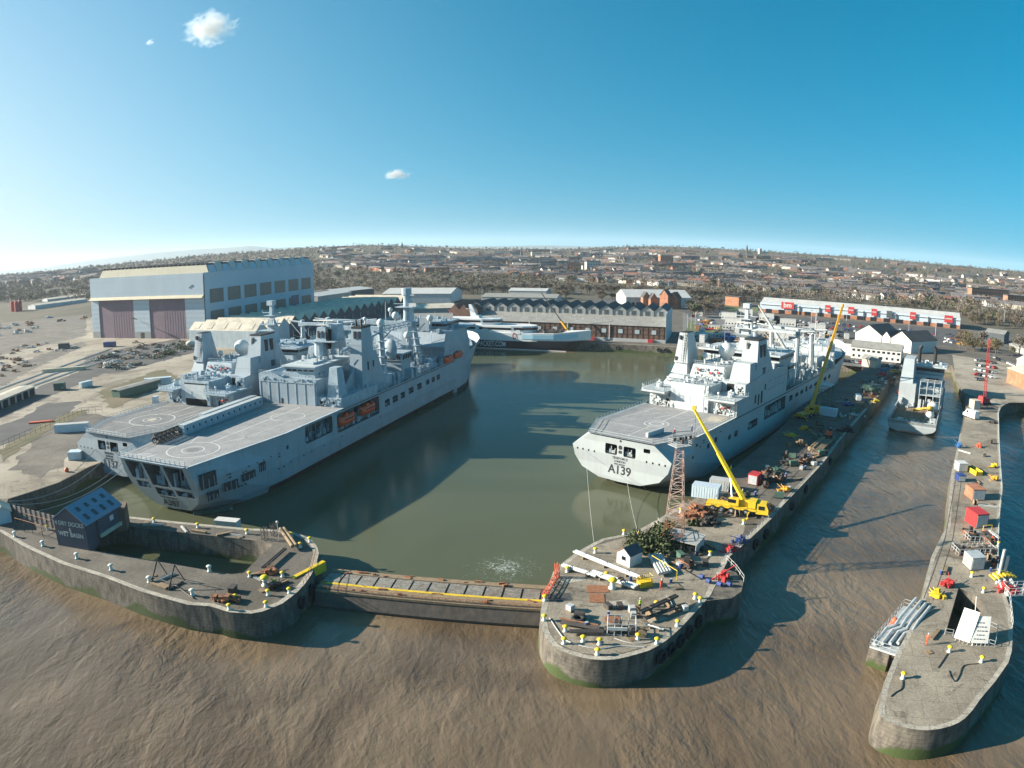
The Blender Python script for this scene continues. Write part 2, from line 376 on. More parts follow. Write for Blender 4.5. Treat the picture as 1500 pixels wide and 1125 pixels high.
mat('chrome', (0.5, 0.5, 0.5), rough=0.35, metal=0.8)
mat('glass_dark', (0.015, 0.02, 0.025), rough=0.12)
mat('galv', (0.50, 0.53, 0.53), (0.36, 0.39, 0.40), 1.0, 0.5, metal=0.2)
mat('timber', (0.28, 0.20, 0.12), (0.18, 0.13, 0.08), 1.5, 0.9)
mat('pale_stone', (0.36, 0.32, 0.26), (0.50, 0.46, 0.38), 0.4, 0.9)
mat('hull_grey', (0.40, 0.445, 0.455), (0.345, 0.385, 0.40), 0.12, 0.55, streak=0.35, streak_col=(0.30, 0.26, 0.21), seam=.16, joint_size=7.0)
mat('ship_grey', (0.47, 0.51, 0.515), (0.34, 0.375, 0.39), 0.5, 0.55, streak=0.25, streak_col=(0.30, 0.24, 0.18))
mat('old_grey', (0.33, 0.40, 0.45), (0.275, 0.335, 0.38), 0.12, 0.6, streak=0.5, streak_col=(0.20, 0.16, 0.13), seam=.18, joint_size=7.0)
mat('aged_grey', (0.37, 0.46, 0.52), (0.26, 0.33, 0.38), 0.6, 0.6, streak=0.4, streak_col=(0.2, 0.15, 0.12))
mat('deck_grey', (0.145, 0.15, 0.155), (0.21, 0.21, 0.205), 0.35, 0.85, grain=0.25, detail=9)
mat('deck_pale', (0.22, 0.225, 0.23), (0.31, 0.305, 0.30), 0.3, 0.85, grain=0.22, detail=9)
mat('deck_dark', (0.07, 0.085, 0.09), (0.13, 0.14, 0.14), 0.5, 0.8, grain=0.3)
mat('boat_orange', (0.80, 0.10, 0.02), (0.70, 0.085, 0.02), 1, 0.45)
mat('boot', (0.02, 0.02, 0.022), (0.05, 0.04, 0.035), 0.6, 0.7)
# stone wall: courses of masonry, dark and wet low down, weed at the tide line
def wall_mat(name, c1, c2, algae_amt):
    m = bpy.data.materials.new(name); m.use_nodes = True; MATS[name] = m
    nt = m.node_tree; b = nt.nodes['Principled BSDF']; b.inputs['Roughness'].default_value = 0.85
    g = N(nt, 'ShaderNodeNewGeometry')
    n = N(nt, 'ShaderNodeTexNoise'); n.inputs['Scale'].default_value = 0.8; n.inputs['Detail'].default_value = 9; n.inputs['Roughness'].default_value = 0.7
    mp = N(nt, 'ShaderNodeMapping'); mp.inputs['Scale'].default_value = (1, 1, 0.45); lnk(nt, g.outputs['Position'], mp.inputs[0]); lnk(nt, mp.outputs[0], n.inputs['Vector'])
    r = N(nt, 'ShaderNodeValToRGB'); r.color_ramp.elements[0].position = 0.36; r.color_ramp.elements[1].position = 0.62
    r.color_ramp.elements[0].color = (*c1, 1); r.color_ramp.elements[1].color = (*c2, 1); lnk(nt, n.outputs['Fac'], r.inputs[0])
    sz = N(nt, 'ShaderNodeSeparateXYZ'); lnk(nt, g.outputs['Position'], sz.inputs[0])
    # joints
    ad = N(nt, 'ShaderNodeMath', operation='MULTIPLY'); ad.inputs[1].default_value = 1.7; lnk(nt, sz.outputs[2], ad.inputs[0])
    fr = N(nt, 'ShaderNodeMath', operation='FRACT'); lnk(nt, ad.outputs[0], fr.inputs[0])
    lt = N(nt, 'ShaderNodeMath', operation='LESS_THAN'); lt.inputs[1].default_value = 0.09; lnk(nt, fr.outputs[0], lt.inputs[0])
    mj = N(nt, 'ShaderNodeMix', data_type='RGBA'); mj.inputs[7].default_value = (c1[0] * .5, c1[1] * .5, c1[2] * .5, 1)
    mu = N(nt, 'ShaderNodeMath', operation='MULTIPLY'); mu.inputs[1].default_value = 0.6; lnk(nt, lt.outputs[0], mu.inputs[0])
    lnk(nt, mu.outputs[0], mj.inputs[0]); lnk(nt, r.outputs[0], mj.inputs[6])
    # weed
    n2 = N(nt, 'ShaderNodeTexNoise'); n2.inputs['Scale'].default_value = 0.10; n2.inputs['Detail'].default_value = 10; lnk(nt, g.outputs['Position'], n2.inputs['Vector'])
    m1 = N(nt, 'ShaderNodeMath', operation='MULTIPLY_ADD'); m1.inputs[1].default_value = 9.0; m1.inputs[2].default_value = -4.2 + algae_amt; lnk(nt, n2.outputs['Fac'], m1.inputs[0])
    su = N(nt, 'ShaderNodeMath', operation='SUBTRACT'); lnk(nt, m1.outputs[0], su.inputs[0]); lnk(nt, sz.outputs[2], su.inputs[1])
    cl = N(nt, 'ShaderNodeMapRange'); cl.inputs[1].default_value = -0.15; cl.inputs[2].default_value = 0.45; lnk(nt, su.outputs[0], cl.inputs[0])
    ma = N(nt, 'ShaderNodeMix', data_type='RGBA'); ma.inputs[7].default_value = (0.045, 0.068, 0.016, 1)
    lnk(nt, cl.outputs[0], ma.inputs[0]); lnk(nt, mj.outputs[2], ma.inputs[6]); lnk(nt, ma.outputs[2], b.inputs['Base Color'])
    bp = N(nt, 'ShaderNodeBump'); bp.inputs['Strength'].default_value = 0.6; bp.inputs['Distance'].default_value = 0.15
    lnk(nt, n.outputs['Fac'], bp.inputs['Height']); lnk(nt, bp.outputs[0], b.inputs['Normal'])
wall_mat('quay_wall', (0.05, 0.045, 0.038), (0.17, 0.15, 0.12), 1.0)
# ------------------------------------------------------------------ shore line (traced from the top edge of the quays)
LYARD = P(131, 684)
hd = (math.sin(math.radians(17)), math.cos(math.radians(17)))
far_left = (LYARD[0] + hd[0] * 268, LYARD[1] + hd[1] * 268)
pxs = lambda L_: [P(*a) for a in L_]
shore_leftpier = pxs([(-260, 728), (-90, 757), (0, 779), (34, 800), (90, 826), (154, 846), (205, 866), (275, 886), (307, 888), (336, 897), (368, 899), (384, 896), (400, 890), (414, 884), (426, 875), (437, 866), (447, 855), (456, 842), (463, 827),
                (467, 811), (465, 802), (460, 794), (450, 787), (438, 782), (422, 778), (406, 776), (362, 774), (288, 767), (184, 756), (165, 753), (85, 774), (21, 758), (6, 748), (12, 731), (47, 720), (86, 707)])
shore_basin = [LYARD, far_left, P(670, 494), P(985, 508), P(1225, 531), P(1262, 533)]
shore_centre = pxs([(1264, 541), (1213, 569), (1180, 592), (1120, 648), (1060, 698), (1020, 727), (1002, 737), (978, 752), (962, 762), (928, 780), (914, 783), (883, 789), (866, 797), (842, 811), (822, 826), (810, 838), (801, 865), (795, 882),
                (792, 895), (792, 908), (794, 922), (800, 935), (809, 946), (820, 953), (834, 958), (850, 963), (866, 966), (884, 967), (902, 966), (920, 962), (938, 957), (951, 953), (964, 946), (975, 939), (986, 930), (1000, 917), (1010, 906), (1024, 891), (1041, 872), (1069, 815), (1087, 800), (1131, 759),
                (1148, 739), (1204, 680), (1239, 635), (1291, 575)])
ce = P(1300, 562)
shore_channel = [ce, (ce[0] + 42, ce[1] + 62), (ce[0] + 72, ce[1] + 52)] + pxs([(1404, 556), (1413, 574), (1415, 592), (1411, 613), (1406, 635), (1400, 665), (1394, 690), (1391, 720), (1387, 773), (1380, 783), (1364, 816), (1356, 848), (1346, 896), (1322, 940),
                (1310, 963), (1294, 1002), (1287, 1038), (1289, 1048), (1297, 1055), (1310, 1061), (1325, 1066), (1342, 1069), (1358, 1070), (1376, 1068), (1392, 1064), (1404, 1059), (1414, 1052), (1425, 1040), (1436, 1024), (1458, 998), (1477, 971), (1482, 954), (1484, 924), (1482, 899), (1472, 868),
                (1463, 842), (1463, 792), (1465, 752), (1469, 715), (1466, 680), (1464, 649), (1463, 606), (1466, 597), (1474, 590), (1500, 586), (1600, 590)])
shore = shore_leftpier + shore_basin + shore_centre + shore_channel
RT = 640.0
def arc(a0, a1, n): return [(RT * math.sin(math.radians(a0 + (a1 - a0) * i / n)), RT * math.cos(math.radians(a0 + (a1 - a0) * i / n))) for i in range(n + 1)]
outer = shore + arc(78, -78, 26)
dockhole = pxs([(118, 800), (144, 807), (230, 822), (339, 841), (357, 839), (378, 818), (400, 797), (368, 791), (342, 788), (250, 778), (179, 770), (140, 773)])
pithole = pxs([(1404, 861), (1440, 878), (1440, 930), (1385, 928), (1393, 899)])
g = MB()
tri = tessellate_polygon([[Vector((*p, 0)) for p in outer], [Vector((*p, 0)) for p in dockhole], [Vector((*p, 0)) for p in pithole]])
g.add([(*p, 5.0) for p in outer + dockhole + pithole], tri)
tag(g.build('quay_ground', 'dark_concrete'), kind='structure')
def offset(poly, d):
    out = []; n = len(poly)
    for i in range(n):
        a = Vector(poly[max(i - 1, 0)]); b = Vector(poly[i]); c = Vector(poly[min(i + 1, n - 1)])
        t = (c - a).normalized(); out.append((b.x - t.y * d, b.y + t.x * d))
    return out
def walls(poly, name, closed=False):
    m = MB(); k = MB(); n = len(poly)
    lo = offset(poly, -0.5)
    m.v = [(*q, -3) for q in lo] + [(*q, 4.6) for q in poly] + [(*q, 5.0) for q in poly]
    for i in range(n if closed else n - 1):
        j = (i + 1) % n; m.f += [(i, j, n + j, n + i), (n + i, n + j, 2 * n + j, 2 * n + i)]
    return m.build(name, 'quay_wall', None, True)
tag(walls(shore, 'quay_wall'), kind='structure')
tag(walls(dockhole[::-1], 'dock_wall', True), kind='structure')
tag(walls(pithole[::-1], 'pit_wall', True), kind='structure')
# pale coping stones along the piers
def band(pts, w_, z, name, m, kind='structure', off=0.0):
    o = offset(pts, off); i_ = offset(pts, off + w_); mb = MB()
    for k in range(len(pts) - 1): mb.quad((*o[k], z), (*i_[k], z), (*i_[k + 1], z), (*o[k + 1], z))
    ob = mb.build(name, m); 
    return tag(ob, kind=kind) if kind else ob
band(shore_leftpier[:29], 1.0, 5.03, 'coping', 'coping')
band(shore_centre[6:], 0.9, 5.03, 'coping', 'coping')
band(shore_channel[7:], 0.8, 5.03, 'coping', 'coping')
band(shore_basin[1:], 1.2, 5.03, 'coping', 'coping')
def sheet(px, z, name, m, world=False):
    pts = px if world else pxs(px)
    return tag(MB().poly([(*p, z) for p in pts]).build(name, m), kind='structure')
# surfaces
sheet([(802, 870), (822, 830), (866, 801), (928, 784), (978, 757), (1040, 716), (1100, 740), (1085, 795), (1060, 820), (1030, 876), (1000, 910), (962, 942), (900, 960), (850, 957), (812, 940), (797, 905)], 5.02, 'pier_pavement', 'concrete')
sheet([(1391, 690), (1464, 690), (1463, 770), (1463, 842), (1478, 890), (1480, 950), (1456, 995), (1412, 1048), (1388, 1060), (1340, 1064), (1300, 1051), (1291, 1040), (1297, 1004), (1312, 965), (1348, 898), (1358, 850), (1382, 785)][::1] , 5.02, 'pier_paving', 'concrete') if False else None
rp = [(1416, 594), (1462, 606), (1463, 650), (1465, 690), (1467, 715), (1463, 752), (1461, 792), (1461, 842), (1470, 868), (1480, 900), (1481, 950), (1456, 995), (1434, 1023), (1412, 1049), (1390, 1061), (1342, 1066), (1300, 1053), (1290, 1040), (1297, 1002), (1313, 962), (1348, 898), (1358, 848), (1366, 817), (1382, 783), (1389, 773), (1393, 720), (1396, 690), (1402, 665), (1408, 635), (1413, 613)]
mb = MB(); a_ = pxs(rp); mb.poly([(*p, 5.02) for p in a_], [[(*p, 5.02) for p in pithole]]); tag(mb.build('pier_paving', 'concrete'), kind='structure')
# yard west of the basin
yl = [(-520, 330), (-420, 140), (-230, 116)] + shore_leftpier[-3:] + [LYARD, far_left] + [(-60, 500), (-180, 520), (-330, 640), (-560, 560)]
sheet([(p[0] - 0.4, p[1]) for p in yl], 5.02, 'yard_ground', 'yard', True)
for (pts, nm, m_, z) in [
    ([(-60, 610), (60, 565), (205, 512), (215, 520), (95, 572), (-60, 640)], 'railway_bed', 'asphalt', 5.06),
    ([(130, 520), (262, 496), (300, 512), (180, 545), (110, 553)], 'storage_ground', 'asphalt', 5.05),
    ([(-40, 560), (60, 520), (120, 500), (128, 505), (40, 545), (-40, 590)], 'yard_road', 'gravel_mat', 5.07),
    ([(15, 690), (60, 625), (118, 603), (170, 612), (135, 640), (100, 668), (60, 700)], 'scrub_ground', 'gravel_mat', 5.05),
    ([(0, 660), (60, 620), (120, 600), (128, 604), (70, 630), (0, 676)], 'grass_strip', 'scrub', 5.08),
    ([(-40, 640), (30, 612), (70, 590), (120, 588), (90, 612), (40, 640), (-40, 668)], 'rubble_ground', 'asphalt', 5.04),
    ([(140, 575), (240, 540), (262, 556), (200, 582), (165, 600)], 'scrub_patch', 'scrub', 5.07),
    ([(-40, 470), (126, 452), (126, 492), (-40, 530)], 'works_ground', 'gravel_mat', 5.05)]:
    rg = random.Random(len(nm)); pp = pxs(pts); out_ = []
    for i_ in range(len(pp)):
        p_, q_ = Vector(pp[i_]), Vector(pp[(i_ + 1) % len(pp)]); n_ = max(2, int((q_ - p_).length / 3))
        for k_ in range(n_): t_ = p_.lerp(q_, k_ / n_); out_.append((t_.x + rg.gauss(0, .9), t_.y + rg.gauss(0, .9)))
    sheet(out_, z, nm, m_, True)
# water
ri = MB().quad((-900, -300, .45), (900, -300, .45), (900, 900, .45), (-900, 900, .45)); tag(ri.build('river_water', 'river_water_mat'), kind='structure')
dk = [P(470, 806, 0), (P(482, 850, 0)), P(800, 878, 0)]
dockw = [P(440, 840, 0), P(478, 852, 0), P(790, 880, 0), P(830, 880, 0)] + [P(900, 850, 0), P(1000, 790, 0), (175, 290), (170, 420), (60, 440), (-80, 440), (-145, 190), (-160, 130), (-60, 95)]
tag(MB().poly([(*p, 0.5) for p in dockw]).build('dock_water', 'dock_water_mat'), kind='structure')
# ------------------------------------------------------------------ land rising behind the docks to the skyline of the photograph
SKX = [-400, 0, 60, 130, 200, 300, 380, 450, 520, 560, 620, 680, 750, 820, 880, 920, 960, 1010, 1100, 1200, 1300, 1400, 1500, 1900]
SKY = [425, 403, 398, 391, 384, 374, 369, 363, 359, 359, 361, 364, 364.5, 365, 363, 361, 360.5, 362, 367, 373, 380, 389, 398, 425]
RS = 2700.0
def skyz(az):    # height of the skyline ridge for this compass angle
    px = 750 + FPX * az * 1.0
    y = interp(px, SKX, SKY)
    # direction with this azimuth seen at row y
    lo, hi = -900.0, 2400.0
    for _ in range(40):
        mid = (lo + hi) / 2; r = ray(mid, y)
        if math.atan2(r[0], r[1]) < az: lo = mid
        else: hi = mid
    r = ray((lo + hi) / 2, interp((lo + hi) / 2, SKX, SKY)); return HGT + RS * r[2] / math.hypot(r[0], r[1])
SKT = [(math.radians(a), skyz(math.radians(a))) for a in range(-48, 49, 1)]
SA = [a for a, _ in SKT]; SZ = [z for _, z in SKT]
def landz(x, y):
    r = math.hypot(x, y); az = math.atan2(x, y); top = interp(az, SA, SZ)
    s = (r - 760) / (RS - 760); s = 0 if s < 0 else s
    if r > RS: return top - (r - RS) * 0.06
    bumpy = (math.sin(x * 0.006 + 1) * math.cos(y * 0.005) + 0.6 * math.sin(x * 0.013 + y * 0.009)) * 3.5 * min(1, s * 3) * (1 - s)
    return 5 - 0.4 + (top - 5) * (s ** 1.15) + max(bumpy, -4 * s)
t = MB(); na, nr = 150, 60
for i in range(na + 1):
    az = math.radians(-80 + 160 * i / na)
    for k in range(nr + 1):
        r = 600 * (3300 / 600) ** (k / nr); x, y = r * math.sin(az), r * math.cos(az); t.v.append((x, y, landz(x, y) if k else 4.0))
for i in range(na):
    for k in range(nr):
        a = i * (nr + 1) + k; t.f.append((a, a + 1, a + nr + 2, a + nr + 1))
tag(t.build('terrain', 'far_land', smooth=True), kind='structure')
def ridge(name, px, dist, m):
    mb = MB()
    pts = [(PD(x, y, dist)) for x, y in px]
    for a, b in zip(pts, pts[1:]):
        mb.quad((a[0], a[1] - 900, 0), (b[0], b[1] - 900, 0), b, a)
        mb.quad(a, b, (b[0], b[1] + 900, 0), (a[0], a[1] + 900, 0))
    return tag(mb.build(name, m), kind='structure')
mat('hill_mat', (0.07, 0.09, 0.06), (0.11, 0.12, 0.09), 0.002, 0.95, coord='World')
ridge('hills', [(-60, 402), (60, 392), (160, 378), (230, 370), (290, 365), (330, 363), (365, 360), (400, 363), (440, 362), (470, 364), (520, 366), (600, 362), (640, 360), (690, 361), (740, 360.5), (800, 359.5), (850, 361), (900, 362), (990, 366)], 9500, 'hill_mat')
# ================================================================== SHIPS
def rail(mb, pts, h=1.1, step=2.0, r=0.045, bars=2, closed=False):
    if closed: pts = list(pts) + [pts[0]]
    for a, b in zip(pts, pts[1:]):
        a = Vector(a); b = Vector(b); L_ = (b - a).length; n = max(1, int(round(L_ / step)))
        for i in range(n + 1):
            p = a.lerp(b, i / n); mb.cyl(p, (p.x, p.y, p.z + h), r, r, 4, False)
        for k in range(bars):
            z = h * (k + 1) / bars; mb.cyl((a.x, a.y, a.z + z), (b.x, b.y, b.z + z), r * .8, r * .8, 4, False)
    return mb
def clutter(mb, x0, x1, y0, y1, z, n, s=(0.3, 1.6), hmax=1.6, R=rnd, cyl=0.3):
    for _ in range(n):
        x = R.uniform(x0, x1); y = R.uniform(y0, y1); a = R.uniform(*s); b = R.uniform(*s); h = R.uniform(0.3, hmax)
        if R.random() < cyl: mb.cyl((x, y, z), (x, y, z + h), a * .35, a * .3, 7)
        elif R.random() < 0.25: mb.cyl((x - a, y, z + h * .6), (x + a, y + R.uniform(-.5, .5), z + h * .6), 0.12, 0.12, 5)
        else: mb.obox((x, y, z), a, b, h, R.choice((0, 0, 0, 0.3, 0.8)))
    return mb
def wallclutter(mb, x, y0, y1, z0, z1, n, R=rnd, axis='x', d=-1):
    for _ in range(n):
        y = R.uniform(y0, y1); z = R.uniform(z0, z1); a = R.uniform(.15, .7); b = R.uniform(.15, .8); t = R.uniform(.1, .45) * d
        if axis == 'x': mb.box(min(x, x + t), max(x, x + t), y - a / 2, y + a / 2, z - b / 2, z + b / 2)
        else: mb.box(y - a / 2, y + a / 2, min(x, x + t), max(x, x + t), z - b / 2, z + b / 2)
    for _ in range(n // 4):
        y = R.uniform(y0, y1); z = R.uniform(z0, z1); l = R.uniform(1, 3)
        if axis == 'x':
            if R.random() < .5: mb.cyl((x + .12 * d, y, z - l / 2), (x + .12 * d, y, z + l / 2), .07, .07, 4)
            else: mb.cyl((x + .12 * d, y - l / 2, z), (x + .12 * d, y + l / 2, z), .07, .07, 4)
    return mb
def hull(root, st, m, skip=None, zb=1.1):
    """st: (x, half ring [(y,z)..]); builds hull skin, boot topping band and bow; skip=(k0,k1,j0): starboard faces left out"""
    hb = MB(); n = len(st[0][1])
    for s, sg in (('p', 1), ('s', -1)):
        base = len(hb.v)
        for x, r in st:
            for j, q in enumerate(r):
                dx = q[2] if len(q) > 2 else 0; hb.v.append((x + dx, sg * q[0], q[1]))
        for k in range(len(st) - 1):
            for j in range(n - 1):
                if skip and sg == -1 and skip[0] <= k < skip[1] and j >= skip[2]: continue
                a = base + k * n + j; f = (a, a + n, a + n + 1, a + 1); hb.f.append(f if sg == 1 else f[::-1])
    h = hb.build('hull', m, root)
    bt = MB()
    def yat(r, z):
        for a, b in zip(r, r[1:]):
            if a[1] <= z <= b[1]: return a[0] + (b[0] - a[0]) * (z - a[1]) / max(b[1] - a[1], 1e-6), (a[2] if len(a) > 2 else 0) + ((b[2] if len(b) > 2 else 0) - (a[2] if len(a) > 2 else 0)) * (z - a[1]) / max(b[1] - a[1], 1e-6)
        return None
    for sg in (1, -1):
        prev = None
        for x, r in st:
            a = yat(r, -0.6); b = yat(r, zb)
            cur = ((x + a[1], sg * (a[0] + .05), -.6), (x + b[1], sg * (b[0] + .05), zb)) if a and b else None
            if not (a and b): prev = None; continue
            if prev: bt.quad(prev[0], cur[0], cur[1], prev[1])
            prev = cur
    bt.build('boot_topping', 'boot', root)
    return h
def recess(mb, c, d, depth):
    """dark box behind an opening: c = 4 corners, d = inward direction"""
    d = Vector(d) * depth; c = [Vector(p) for p in c]; e = [p + d for p in c]
    for i in range(4): mb.quad(c[i], c[(i + 1) % 4], e[(i + 1) % 4], e[i])
    mb.quad(*e)
def rrect(a0, a1, b0, b1, r=0.35):
    r = min(r, (a1 - a0) / 2.1, (b1 - b0) / 2.1); o = []
    for cx_, cy_, t0 in ((a1 - r, b1 - r, 0), (a0 + r, b1 - r, 90), (a0 + r, b0 + r, 180), (a1 - r, b0 + r, 270)):
        for k in (0, 45, 90):
            t = math.radians(t0 + k); o.append((cx_ + r * math.cos(t), cy_ + r * math.sin(t)))
    return o
def ring_mark(mb, cx_, cy_, z, r, w_=0.35, n=40):
    for i in range(n):
        a, b = 2 * PI * i / n, 2 * PI * (i + 1) / n
        mb.quad(*[(cx_ + q * math.cos(t), cy_ + q * math.sin(t), z) for q, t in ((r, a), (r + w_, a), (r + w_, b), (r, b))])
def line_mark(mb, x0, y0, x1, y1, z, w_=0.3):
    d = Vector((x1 - x0, y1 - y0, 0)).normalized(); nx, ny = -d.y * w_ / 2, d.x * w_ / 2
    mb.quad((x0 + nx, y0 + ny, z), (x0 - nx, y0 - ny, z), (x1 - nx, y1 - ny, z), (x1 + nx, y1 + ny, z))
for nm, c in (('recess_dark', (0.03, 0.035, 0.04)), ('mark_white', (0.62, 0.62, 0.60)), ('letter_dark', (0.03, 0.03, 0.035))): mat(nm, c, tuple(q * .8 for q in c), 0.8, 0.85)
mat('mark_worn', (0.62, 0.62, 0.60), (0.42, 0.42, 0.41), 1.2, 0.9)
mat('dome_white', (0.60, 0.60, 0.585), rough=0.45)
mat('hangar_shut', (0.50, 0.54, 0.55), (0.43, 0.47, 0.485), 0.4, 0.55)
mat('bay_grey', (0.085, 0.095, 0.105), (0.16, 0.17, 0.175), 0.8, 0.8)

def lattice(mb, a, b, wa, wb, n=10, r=0.08):
    """four legged lattice between points a and b"""
    a = Vector(a); b = Vector(b); d = (b - a).normalized(); u = d.orthogonal().normalized(); v = d.cross(u)
    cs = []
    for k in range(n + 1):
        p = a.lerp(b, k / n); w_ = (wa + (wb - wa) * k / n) / 2
        cs.append([p + u * w_ * sx_ + v * w_ * sy_ for sx_, sy_ in ((-1, -1), (1, -1), (1, 1), (-1, 1))])
    for i in range(4): mb.cyl(cs[0][i], cs[-1][i], r * 1.4, r * 1.2, 4, False)
    for k in range(n):
        for i in range(4):
            j = (i + 1) % 4
            mb.cyl(cs[k][i], cs[k + 1][j] if k % 2 else cs[k][j], r, r, 4, False) if False else None
            mb.cyl(cs[k][i], cs[k][j], r * .8, r * .8, 4, False)
            mb.cyl(cs[k][i] if k % 2 else cs[k][j], cs[k + 1][j] if k % 2 else cs[k + 1][i], r * .8, r * .8, 4, False)
    return mb
HM = 14.0
def bow_stations(B, x0, x1, zd, zb):
    """fine bow: from parallel midbody at x0 to stem at x1"""
    out = []
    for f, kd, kw in ((0, 1, 1), (.25, .99, .93), (.5, .93, .74), (.72, .78, .47), (.88, .52, .2), (.97, .24, .04), (1.0, .03, .01)):
        x = x0 + (x1 - x0) * f; z = zd + (zb - zd) * f
        rk = -9.0 * f * f
        ys = [0.01, B * kw * .96, B * kw, B * (kw * .7 + kd * .3), B * (kw * .35 + kd * .65), B * kd]
        zs = [-2, -2, 2, 6.5 * z / 13, 9.5 * z / 13, z]
        out.append((x, [(max(y, .01), zz, rk * (1 - (zz + 2) / (z + 2))) for y, zz in zip(ys, zs)]))
    return out
def person(label, loc, rz, top='hivis', legs='cloth_dark', hat='white', stride=0.12, group='people working on the docks'):
    """one continuous clothed body with tapering limbs; hands, face and helmet"""
    me = bpy.data.meshes.new('body'); bm = bmesh.new(); sk = bm.verts.layers.skin.verify()
    J = {}
    def v(n, co, r):
        q = bm.verts.new(co); J[n] = q; q[sk].radius = r if isinstance(r, tuple) else (r, r); return q
    v('pel', (0, 0, .95), (.15, .11)); v('bel', (0, 0, 1.1), (.14, .10)); v('chs', (.01, 0, 1.32), (.17, .115)); v('nck', (0.01, 0, 1.48), (.06, .06)); v('hd0', (.02, 0, 1.56), (.07, .08)); v('hd1', (.03, 0, 1.70), (.075, .09))
    E = [('pel', 'bel'), ('bel', 'chs'), ('chs', 'nck'), ('nck', 'hd0'), ('hd0', 'hd1')]
    for s, sg in (('l', 1), ('r', -1)):
        st = stride * sg
        v('hip' + s, (0, .10 * sg, .88), .095); v('kn' + s, (st * .6 + .03, .11 * sg, .48), .062); v('an' + s, (st, .11 * sg, .08), .042); v('to' + s, (st + .16, .12 * sg, .045), .035)
        v('sh' + s, (0, .20 * sg, 1.40), .062); v('el' + s, (-.02 - st * .4, .27 * sg, 1.12), .045); v('wr' + s, (.12 - st * .4, .27 * sg, .92), .03); v('pa' + s, (.17 - st * .4, .27 * sg, .86), (.035, .018))
        E += [('pel', 'hip' + s), ('hip' + s, 'kn' + s), ('kn' + s, 'an' + s), ('an' + s, 'to' + s), ('chs', 'sh' + s), ('sh' + s, 'el' + s), ('el' + s, 'wr' + s), ('wr' + s, 'pa' + s)]
        for k in range(5):
            if k < 4: tip = (.245 - st * .4 - .01 * abs(k - 1.5), (.245 + .016 * k) * sg, .79 + .004 * k)
            else: tip = (.215 - st * .4, .225 * sg, .84)
            v('f%d%s' % (k, s), tip, .009); E.append(('pa' + s, 'f%d%s' % (k, s)))
    J['pel'][sk].use_root = True
    for a, b in E: bm.edges.new((J[a], J[b]))
    bm.to_mesh(me); bm.free()
    o = bpy.data.objects.new('person', me); COL.objects.link(o)
    o.modifiers.new('s', 'SKIN').use_smooth_shade = True
    su = o.modifiers.new('u', 'SUBSURF'); su.levels = su.render_levels = 1
    bpy.context.view_layer.update()
    dg = bpy.context.evaluated_depsgraph_get(); me2 = bpy.data.meshes.new_from_object(o.evaluated_get(dg))
    o.modifiers.clear(); o.data = me2
    for m_ in (top, legs, 'skin', 'rubber'): me2.materials.append(MATS[m_])
    for p in me2.polygons:
        c = p.center; p.use_smooth = True
        p.material_index = 2 if (c.z > 1.5 or (abs(c.y) > .19 and c.z < .93)) else 3 if c.z < .11 else (1 if c.z < .98 and abs(c.y) < .2 else 0)
    tag(o, label, 'person', group); o.location = loc; o.rotation_euler.z = rz; o.scale = (1.12, 1.12, 1.12)
    MB().lathe((.03, 0, 1.70), [(.118, 0), (.118, .02), (.102, .03), (.095, .09), (.05, .13), (.005, .14)], 12).build('helmet', hat, o, True)
    fc = MB()
    fc.sph((.118, .03, 1.665), .014, 6); fc.sph((.118, -.03, 1.665), .014, 6); fc.box(.112, .122, -.025, .025, 1.585, 1.597); fc.build('face', 'cloth_dark', o)
    no = MB().sph((.125, 0, 1.63), .016, 6, 1.4); no.sph((.03, .085, 1.64), .02, 6, 1.6); no.sph((.03, -.085, 1.64), .02, 6, 1.6); no.build('nose_and_ears', 'skin', o, True)
    return o

